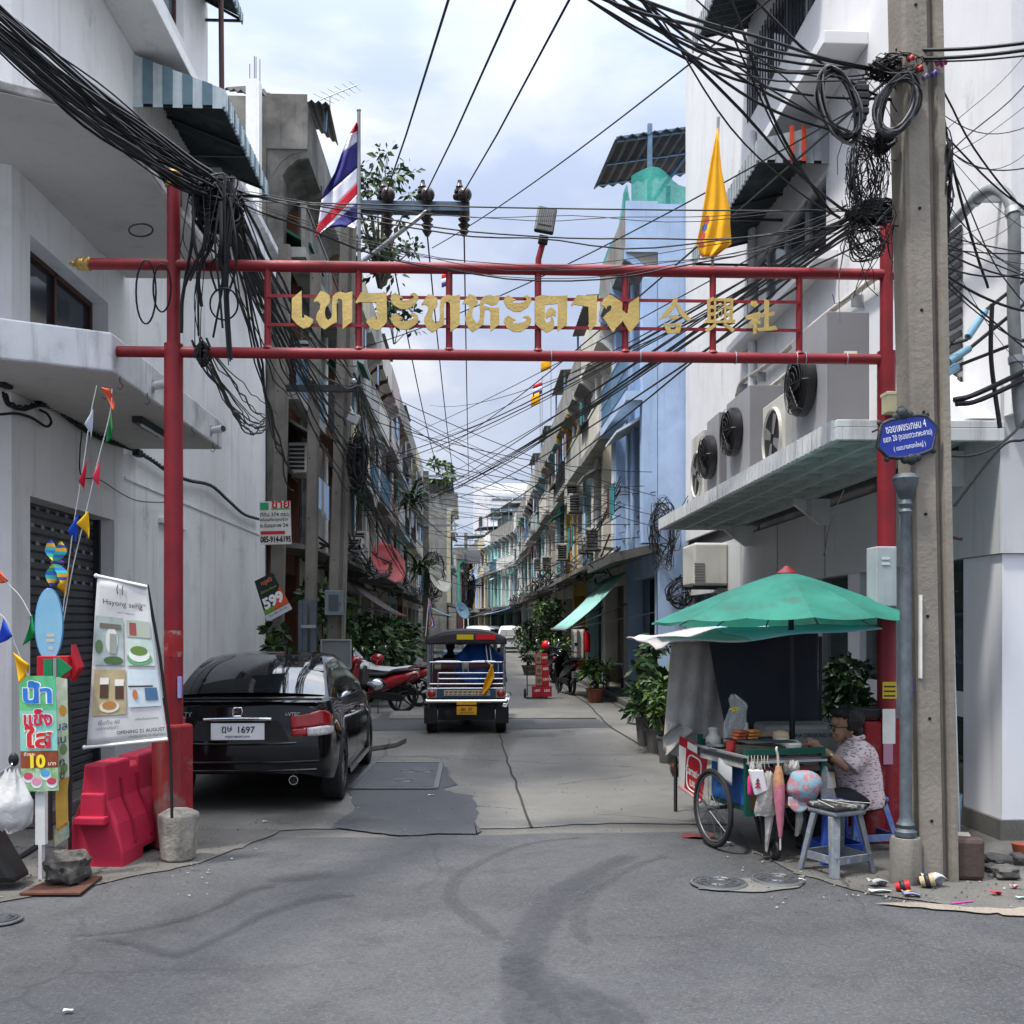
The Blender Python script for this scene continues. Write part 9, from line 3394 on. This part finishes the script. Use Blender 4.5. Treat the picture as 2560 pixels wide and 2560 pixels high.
for i in range(40):
 k=i%4
 if k==0:
  a,Ya,b,Yb=(890+rc.uniform(-10,12),rc.uniform(930,1250)),15.8,(rc.uniform(1480,1640),rc.uniform(1150,1420)),rc.uniform(20,28)
 elif k==1:
  a,Ya,b,Yb=(2150+rc.uniform(-50,40),rc.uniform(500,600)),7.3,(rc.uniform(930,1090),rc.uniform(1000,1330)),rc.uniform(30,60)
 elif k==2:
  a,Ya,b,Yb=(rc.uniform(1000,1068),rc.uniform(1200,1420)),46,(rc.uniform(1380,1640),rc.uniform(1180,1450)),rc.uniform(21,40)
 else:
  a,Ya,b,Yb=(rc.uniform(1060,1160),rc.uniform(1330,1480)),rc.uniform(50,90),(rc.uniform(1290,1460),rc.uniform(1350,1480)),rc.uniform(35,70)
 wire(a,Ya,b,Yb,rc.uniform(0.05,0.5),0.003+0.0001*max(Ya,Yb),'hair thin dark wire in the web spanning the lane','thin wires webbed across the lane',12)
# ======== plants and lane clutter
LEAFS=[pm('leaf_mid',(0.03,0.072,0.02),(0.02,0.05,0.015),scale=9,rough=0.5),pm('leaf_dark',(0.013,0.034,0.013),(0.009,0.024,0.01),scale=9,rough=0.5),pm('leaf_light',(0.09,0.15,0.03),(0.06,0.11,0.025),scale=9,rough=0.5)]
BARK=pm('bark',(0.10,0.08,0.06),(0.06,0.05,0.04),scale=9,rough=0.9)
POTS=pm('pot_grey',(0.11,0.105,0.10),(0.07,0.068,0.065),scale=6,rough=0.8)
POTC=pm('pot_clay','#7a4a36','#66402f',scale=6,rough=0.8)
def plant(name,label,base,h,r,n,leaf,seed,pot=None,stem=0.35,shape=1.0,cat='plant',weights=(5,4,2),group=None,lean=(0,0)):
 """stems and a crown of separate leaves clumped on twigs"""
 rs=random.Random(seed)
 base=V(base)
 t=thing(name,label,cat,base,group)
 z0=0
 if pot:
  pr_,ph,pm_=pot
  mb=MB()
  mb.lathe([(pr_*0.72,0),(pr_,ph),(pr_*1.06,ph),(pr_*1.06,ph+0.03),(pr_*0.9,ph+0.03),(pr_*0.85,ph-0.03)],base,16)
  mb.build('pot',pm_,t,smooth=40)
  z0=ph
 tw=[]
 st=MB()
 k=max(4,n//22)
 for i in range(k):
  a,q=rs.random()*math.tau,rs.random()**0.6
  zz=z0+(h-z0)*(stem+(1-stem)*rs.random()**shape)
  f=math.sqrt(max(0.05,1-((zz-z0)/(h-z0)*2-1.0)**2*0.7))
  p=base+V((r*q*f*math.cos(a)+lean[0]*zz,r*q*f*math.sin(a),zz))
  tw.append(p)
  if i%2==0:
   st.tube([base+V((0.02*math.cos(a),0.02*math.sin(a),z0*0.8)),base.lerp(p,0.5)+V((0,0,(p.z-base.z)*0.12)),p],[0.012*h,0.008*h,0.003],4)
 st.build('stem',BARK,t,smooth=60)
 mb=MB()
 for i in range(n):
  p=rs.choice(tw)
  d=V((rs.gauss(0,1),rs.gauss(0,1),rs.gauss(0.15,0.7))).normalized()
  c=p+d*rs.random()*r*0.28
  L=leaf*rs.uniform(0.6,1.3)
  s=d.cross(V((rs.gauss(0,1),rs.gauss(0,1),rs.gauss(0,1)))).normalized()*L*0.24
  e=c+d*L-Z_*L*0.25
  m=c.lerp(e,0.5)+Z_*L*0.08
  mb.mi(rs.choices((0,1,2),weights)[0])._add([c,m-s,e,m+s],[(0,1,2,3)])
 mb.build('leaves',LEAFS,t)
 return t
def palm(name,label,base,n,L,seed,pot=None,wid=0.03,cat='plant',up=0.8,group=None,light=0):
 """rosette of long arching leaves"""
 rs=random.Random(seed)
 base=V(base)
 t=thing(name,label,cat,base,group)
 z0=0
 if pot:
  mb=MB()
  mb.lathe([(pot[0]*0.7,0),(pot[0],pot[1]),(pot[0]*0.9,pot[1]-0.02)],base,14)
  mb.build('pot',pot[2],t,smooth=40)
  z0=pot[1]
 mb=MB()
 for i in range(n):
  a=rs.random()*math.tau
  l=L*rs.uniform(0.6,1.1)
  d=V((math.cos(a),math.sin(a),0))
  s=V((-d.y,d.x,0))*wid
  u=up*rs.uniform(0.4,1.3)
  b0=base+Z_*(z0+rs.uniform(0,0.3)*L)
  P=[b0+d*l*f*0.8+Z_*l*(u*f-0.75*f*f)for f in(0,0.3,0.65,1)]
  w=(0.5,1,0.9,0.05)
  mb.mi(light if rs.random()<.5 else rs.randint(0,2))
  mb._add([q for p,k in zip(P,w)for q in(p-s*k,p+s*k)],[(0,1,3,2),(2,3,5,4),(4,5,7,6)])
 mb.build('leaves',LEAFS,t)
 return t
for i,(x,y,h,r,lab)in enumerate(((-2.75,22.0,1.5,0.75,'nearest the poles'),(-2.45,23.6,1.75,0.8,'second from the poles'),(-2.2,25.5,1.6,0.8,'third from the poles'),(-2.3,27.5,1.5,0.8,'behind the covered scooter'),(-2.4,30,1.5,0.8,'beside the three wheeler'),(-2.5,34,1.7,0.9,'far along the left pavement'))):
 plant('bush','dense green fern like bush on the left pavement, '+lab,(x,y,0.1),h,r,900,0.24,40+i,None,0.1,weights=(5,4,1),group='bushes on the left pavement')
plant('bush','leafy bush growing round the foot of the right left-hand pole',(-2.5,17.4,0.1),2.2,0.5,260,0.22,50,None,0.55)
plant('bush','small weedy plant at the foot of the pole with the sale sign',(-2.95,15.6,0.1),1.5,0.35,120,0.2,51,None,0.6)
plant('tree','small tree growing on the roof edge behind the Thai flag',PY(950,720,26),3.4,1.1,900,0.2,52,None,0.1,cat='tree',weights=(6,2,4))
palm('palm','spiky palm on an upper balcony of the left row',PY(1030,1270,42),60,1.6,53,None,0.06,up=0.9)
palm('palm','spiky palm on a lower balcony of the left row',PY(1050,1440,42),60,1.5,54,None,0.06,up=0.9)
plant('plant','vine hanging on the upper floors of the left row',PY(985,860,33),1.4,0.8,260,0.25,55)
plant('plant','plants on the roof of the yellow cream house',PY(1100,1245,74),2.5,1.0,160,0.5,56,weights=(3,2,5))
for i,(px,py,Y,h,r,n,lf,pt,lab,w)in enumerate(((1640,1770,13.6,1.0,0.34,600,0.12,(0.15,0.3,POTS),'dense glossy potted shrub left of the stall',(6,4,2)),(1668,1790,12.6,1.0,0.3,500,0.11,(0.13,0.3,POTS),'yellow green potted shrub touching the stall cloth',(2,1,6)),(1628,1740,15.2,0.7,0.25,300,0.11,(0.17,0.36,POTS),'low potted shrub behind the blue basket',(5,4,2)),(1488,1690,22.5,0.85,0.35,260,0.18,(0.2,0.28,POTC),'potted croton with reddish leaves on the right pavement',(4,2,5)),(1618,1680,18.5,1.35,0.3,160,0.2,(0.16,0.3,POTS),'tall dark leaved plant in front of the blue house',(3,6,1)),(1650,1650,16.5,1.5,0.3,180,0.18,(0.16,0.3,POTS),'leafy plant behind the stall roof',(5,4,2)),(1372,1640,36,2.5,0.65,1200,0.17,(0.5,0.4,POTS),'tall leafy bush standing in the right side of the lane',(5,4,4)),(1326,1645,35,1.1,0.32,400,0.14,(0.3,0.3,POTS),'small dark conical bush at the left of the tall bush',(3,6,1)),(1392,1650,33,1.2,0.6,600,0.16,(0.3,0.3,POTS),'bright low bush at the right of the tall bush',(5,2,5)),(1385,1600,44,4.4,0.9,420,0.17,None,'thin tree with open foliage before the right row',(5,4,3)),(1318,1590,62,1.9,0.9,400,0.25,None,'bush under the far blue awning',(4,5,2)))):
 plant('potted_plant' if pt else 'bush',lab,(PY(px,py,Y).x,Y,0.0),h,r,n,lf,60+i,pt,0.25,weights=w)
palm('potted_plant','plumeria with long pale leaves in a pot left of the stall',(PY(1612,1700,14.4).x,14.4,0),40,0.5,80,(0.14,0.45,POTS),0.055,up=1.3)
palm('potted_plant','second plumeria with broad leaves close to the stall cloth',(PY(1660,1700,13.9).x,13.9,0.35),40,0.55,81,(0.14,0.35,POTS),0.055,up=1.4)
plant('potted_plant','dark potted bush beside the shop post behind the seated woman',(PY(2125,1800,9.6).x,9.6,0),1.35,0.24,700,0.11,82,(0.14,0.35,POTS),0.5,weights=(1,6,0))
TEALT=pm('awning_teal','#8fc2b8','#7fb3a8',scale=3,rough=0.6,bump=0.3,bscale=6)
for nm,lab,a,b,y0,y1,mt in(('awning','pale teal plastic awning slanting out from the right row',(3.35,2.86),(2.02,1.6),22,26,TEALT),('awning','dark awning with a red edge slanting from the left row',(-3.35,2.98),(-2.0,1.98),26.5,31,pm('awning_grime','#4a4240','#38322f',scale=3,rough=0.7)),('awning','sky blue awning far down the lane on the right',(3.4,3.2),(0.8,2.45),72,80,pm('awning_sky','#7fa0cf','#8fb0d8',scale=3,rough=0.6)),('awning','grey and white awning at the far bend of the lane',(3.0,3.3),(-0.3,2.3),80,90,TARP),('awning','teal awning far away on the left side',(-3.2,3.2),(-1.2,2.2),60,68,TEALT)):
 t=thing(nm,lab,'awning',(a[0],y0,a[1]))
 mb=MB()
 mb.sheet(lambda u,v:(a[0]+(b[0]-a[0])*v,y0+(y1-y0)*u,a[1]+(b[1]-a[1])*v-0.09*math.sin(v*3.1)+0.03*math.sin(u*25)*v),30,8)
 mb.build('sheet',mt,t,smooth=60,solid=0.015)
 mb=MB()
 mb.tube([(b[0],y0,b[1]),(b[0],y1,b[1])],0.03,6)
 mb.build('edge_pole',REDP if 'red' in lab else GALV,t)
 for y in(y0,y1):
  mb=MB()
  mb.tube([(a[0],y,a[1]-0.7),(b[0],y,b[1])],0.018,5)
  mb.build('stay',DARKM,t)
for i,(s,X,y,z,lab)in enumerate(((-1,-3.3,19.6,4.6,'left mouldy house, lower floor'),(-1,-3.3,20.2,6.7,'left mouldy house, upper floor'),(-1,-3.3,30.4,3.9,'left cream house'),(-1,-3.3,33,5.3,'left grey house'),(-1,-3.3,29.0,3.6,'left cream house, on the canopy'),(-1,-3.3,39,4.2,'left house with dark red pilasters'),(1,3.2,31.6,5.2,'right grey house'),(1,3.2,32.5,5.6,'right grey house, higher one'),(1,3.2,36,4.0,'right house with the yellow column'),(1,3.2,27,3.7,'right off white house, on the canopy'),(1,3.2,28.2,3.7,'right off white house, farther one on the canopy'),(1,3.2,44,4.1,'right off white house with pinkish pilasters'),(1,3.2,50,4.4,'right teal house'))):
 t=thing('condenser','pale air conditioner box on the '+lab,'air conditioner',(X,y,z),'air conditioners on the shophouses')
 mb=MB()
 mb.bx(X-0.19,X+0.19,y,y+0.8,z,z+0.58)
 mb.build('cabinet',ACW,t,bevel=0.02)
 mb=MB()
 for k in range(6):
  mb.bx(X-0.17,X+0.12,y-0.012,y-0.001,z+0.06+k*0.08,z+0.11+k*0.08)
 mb.build('grille',PLASB,t)
 mb=MB()
 mb.bar((X-0.2,y+0.1,z-0.02),(s*3.7,y+0.1,z-0.02),0.04)
 mb.build('bracket',DARKM,t)
for lab,p,r,m in(('faded red satellite dish on the left row',PY(962,1412,34),0.75,pm('dish_red','#b5585c','#a34d51',scale=4,rough=0.6)),('grey satellite dish near the distant pole',PY(1094,1450,47),0.7,POTW),('blue grey satellite dish low on the left row',PY(1152,1528,60),0.55,pm('dish_blue','#6f8ea3',rough=0.6))):
 t=thing('satellite_dish',lab,'satellite dish',p)
 M=Matrix.Rotation(R(60),3,'Y')@Matrix.Rotation(R(35),3,'X')
 mb=MB()
 mb.lathe([(0.02,0),(r*0.5,0.05*r),(r*0.85,0.17*r),(r,0.27*r)],p,24,M,cap=False)
 mb.build('dish',m,t,smooth=60,solid=0.01)
 mb=MB()
 mb.tube([p,p+M@V((0,0,0.6*r)),],0.012,5)
 mb.tube([p,p+V((math.copysign(0.8,p.x),0,-0.1))],0.02,5)
 mb.build('arm',DARKM,t)
for i,(px,py,Y,h,m,lab)in enumerate(((1366,912,40,22,FY,'highest yellow flag above the right roofs'),(1345,975,44,22,FR,'red white and blue flag above the right roofs'),(1340,1000,44,20,FY,'lower yellow flag above the right roofs'),(1118,700,40,0,FR,'small Thai flag above the left roofs'))):
 p=PY(px,py,Y)
 t=thing('flag',lab,'flag',p,'flags above the roofs')
 mb=MB()
 mb.tube([p+V((0.18,0,-2.2)),p+V((0.18,0,0.6))],0.015,5)
 mb.build('flag_pole',POLEG,t)
 mb=MB()
 k=3 if m is FR else 1
 for j in range(k):
  mb.mi(j).sheet(lambda u,v:p+V((-0.22+0.4*u,0.03*math.sin(u*6),0.35-0.5*(j+v)/k-0.15*(1-u))),5,3)
 mb.build('cloth',[FR,FW,FB][:k]if k==3 else[m],t,smooth=60,solid=0.004)
t=thing('table','white topped vendor table with patterned side on the right pavement','table',PZ(1535,1735))
p=PZ(1535,1735)
mb=MB()
mb.bx(p.x-0.2,p.x+0.28,p.y,p.y+0.6,0.72,0.75)
mb.build('table_top',PVC,t)
mb=MB()
mb.bx(p.x-0.2,p.x-0.18,p.y,p.y+0.6,0.3,0.7)
mb.bx(p.x-0.18,p.x+0.1,p.y,p.y+0.02,0.3,0.7)
mb.build('side_cloth',pm('cloth_pattern','#9c8a68','#6d6450',scale=18,rough=0.8),t)
for dx,dy in((-0.19,0.02),(0.27,0.02),(-0.19,0.58),(0.27,0.58)):
 mb=MB()
 mb.bar((p.x+dx,p.y+dy,0),(p.x+dx,p.y+dy,0.72),0.03)
 mb.build('leg',DARKM,t)
t=thing('laundry_basket','deep blue plastic basket on a black drum on the right pavement','basket',PZ(1575,1735))
p=PZ(1575,1735)
mb=MB()
mb.lathe([(0.17,0.38),(0.24,0.74),(0.25,0.76),(0.22,0.74),(0.16,0.4)],p+Y_*0.2,4,Matrix.Rotation(R(45),3,'Z'))
mb.build('basket',pm('basket_blue','#1b2f9a',rough=0.45),t,bevel=0.02)
mb=MB()
mb.lathe([(0.15,0),(0.17,0.15),(0.17,0.36),(0.15,0.38)],p+Y_*0.2,14)
mb.build('drum',RUBBER,t,smooth=40)
t=thing('side_table','small dark wooden stand holding the croton pot on the right pavement','table',PZ(1508,1738))
p=PZ(1508,1738)
mb=MB()
mb.bx(p.x-0.15,p.x+0.15,p.y,p.y+0.3,0.47,0.5)
mb.bx(p.x-0.13,p.x+0.13,p.y+0.02,p.y+0.04,0.14,0.17)
mb.build('top',DARKM,t)
for dx in(-0.14,0.14):
 for dy in(0.02,0.28):
  mb=MB()
  mb.bar((p.x+dx,p.y+dy,0),(p.x+dx,p.y+dy,0.47),0.025)
  mb.build('leg',DARKM,t)
p=PY(1467,1600,29)
t=thing('fire_extinguisher','red fire extinguisher hung on a post of the right row','fire extinguisher',p+Z_*-0.35)
mb=MB()
mb.lathe([(0.09,-0.35),(0.1,-0.33),(0.1,0.15),(0.05,0.24),(0.03,0.27)],p,14)
mb.build('cylinder',REFR,t,smooth=40)
mb=MB()
mb.box(p+Z_*0.31,(0.1,0.06,0.07))
mb.build('valve',PLASB,t)
mb=MB()
mb.sheet(lambda u,v:PY(1429+32*u,1573+76*v,27.5+0.05*math.sin(u*12)),12,8)
tag(mb.build('towel',GREYC,smooth=60,solid=0.006),'long grey towel hanging on a rail beside the fire extinguisher','towel')
mb=MB()
mb.tube([PY(1420,1572,27.5),PY(1640,1530,20.5)],0.012,5)
tag(mb.build('rail',GALV),'thin rail stretching along the right pavement from the towel','rail')
for i,(px,py,w,h,lab)in enumerate(((1600,1752,0.32,0.2,'grey concrete block under the plants nearest the basket'),(1640,1790,0.3,0.3,'grey concrete block under the plumeria pots'))):
 p=PZ(px,py)
 mb=MB()
 mb.bx(p.x-w,p.x+w,p.y,p.y+0.4,0,h)
 tag(mb.build('concrete_block',POTS,bevel=0.03),lab,'concrete block','concrete blocks by the plants')
mb=MB()
mb.lathe([(0.45,0),(0.46,0.03),(0.44,0.045),(0.001,0.05)],PZ(1634,1808),24)
tag(mb.build('well_cover',G_CONC,smooth=30),'round concrete cover on the right pavement before the plants','manhole cover')
t=thing('antenna','thin television antenna on the roof of the mouldy left house','antenna',PY(800,246,22))
mb=MB()
a,b=PY(800,250,22),PY(892,213,22)
mb.tube([a,b],0.012,5)
for k in range(6):
 c=a.lerp(b,0.1+k*0.17)
 mb.tube([c+V((-0.22+k*0.02,0,0.1)),c+V((0.22-k*0.02,0,-0.1))],0.007,4)
mb.tube([PY(825,240,22),PY(825,300,22)],0.012,5)
mb.build('elements',GALV,t)
t=thing('concrete_post','white concrete post with rusty rebar sticking up beside the mouldy house','post',PY(640,520,18.6))
a,b=PY(622,640,18.7),PY(655,215,18.7)
mb=MB()
mb.bx(a.x,b.x,18.45,18.7,a.z-1,b.z)
mb.build('post',WHITE,t)
mb=MB()
for dx,top in((0.04,160),(0.12,140),(0.15,142),(0.22,148)):
 q_=PY(640,top,18.6)
 mb.tube([(a.x+dx,18.6,b.z-0.1),(a.x+dx,18.6,q_.z)],0.007,4)
mb.build('rebar',BROWN,t)
t=thing('roof_shelter','dark corrugated roof shelter on top of the mouldy left house','shelter',PY(820,260,21))
mb=MB()
n_=30
mb.sheet(lambda u,v:PY(558+265*u,222+38*u,19.2).lerp(PY(640+205*u,300+150*u,26)+Z_*0.9,v)+V((0,0,0.03 if int(u*n_+0.5)%2 else-0.03)),n_,2)
mb.build('roof_sheet',ROOFU,t,solid=0.02)
for(px,py)in((770,400),(812,330)):
 mb=MB()
 mb.tube([PY(px,py,20),PY(px+4,262,20)],0.035,5)
 mb.build('post',BLUEST,t)
for x,z in((0.02,11.0),(0.3,10.4)):
 pass
for px,py,lab in((882,1412,'pigeon on the left canopy nearer the poles'),(963,1440,'pigeon farther along the left canopy')):
 p=PY(px,py,25)
 mb=MB()
 mb.ell(p,(0.14,0.07,0.07),10,8,Matrix.Rotation(R(-25),3,'Y'))
 mb.ell(p+V((0.13,0,0.1)),0.04,8,6)
 mb.tube([p+V((-0.1,0,-0.02)),p+V((-0.26,0,-0.08))],[0.04,0.02],6)
 mb.tube([p+V((0,0,-0.06)),p+V((0,0,-0.14))],0.01,4)
 tag(mb.build('pigeon',POTS,smooth=60),lab,'bird','pigeons on the left canopy')
rs=random.Random(77)
mb=MB()
for i in range(900):
 z_=rs.random()
 if z_<0.35:
  x,y=rs.uniform(-3.6,-1.6),rs.uniform(6.5,8.8)
 elif z_<0.75:
  x,y=rs.uniform(1.8,4.1),rs.uniform(6.0,7.6)
 else:
  x,y=rs.uniform(-2.5,3),rs.uniform(8.2,14)
 r=rs.uniform(0.003,0.012)
 c=V((x,y,0.004))
 q=[c+V((r*rs.uniform(0.6,1.2)*math.cos(a),r*rs.uniform(0.6,1.2)*math.sin(a),0))for a in(0,1.6,3.1,4.7)]
 t_=c+Z_*r*rs.uniform(0.5,1.0)
 mb.mi(rs.choice((0,0,1)))._add(q+[t_],[(0,1,4),(1,2,4),(2,3,4),(3,0,4)])
o=mb.build('grit',[STONE,BOLC])
o['kind']='stuff'
tag(o,'loose grit and tiny stones scattered along the road edges','grit')
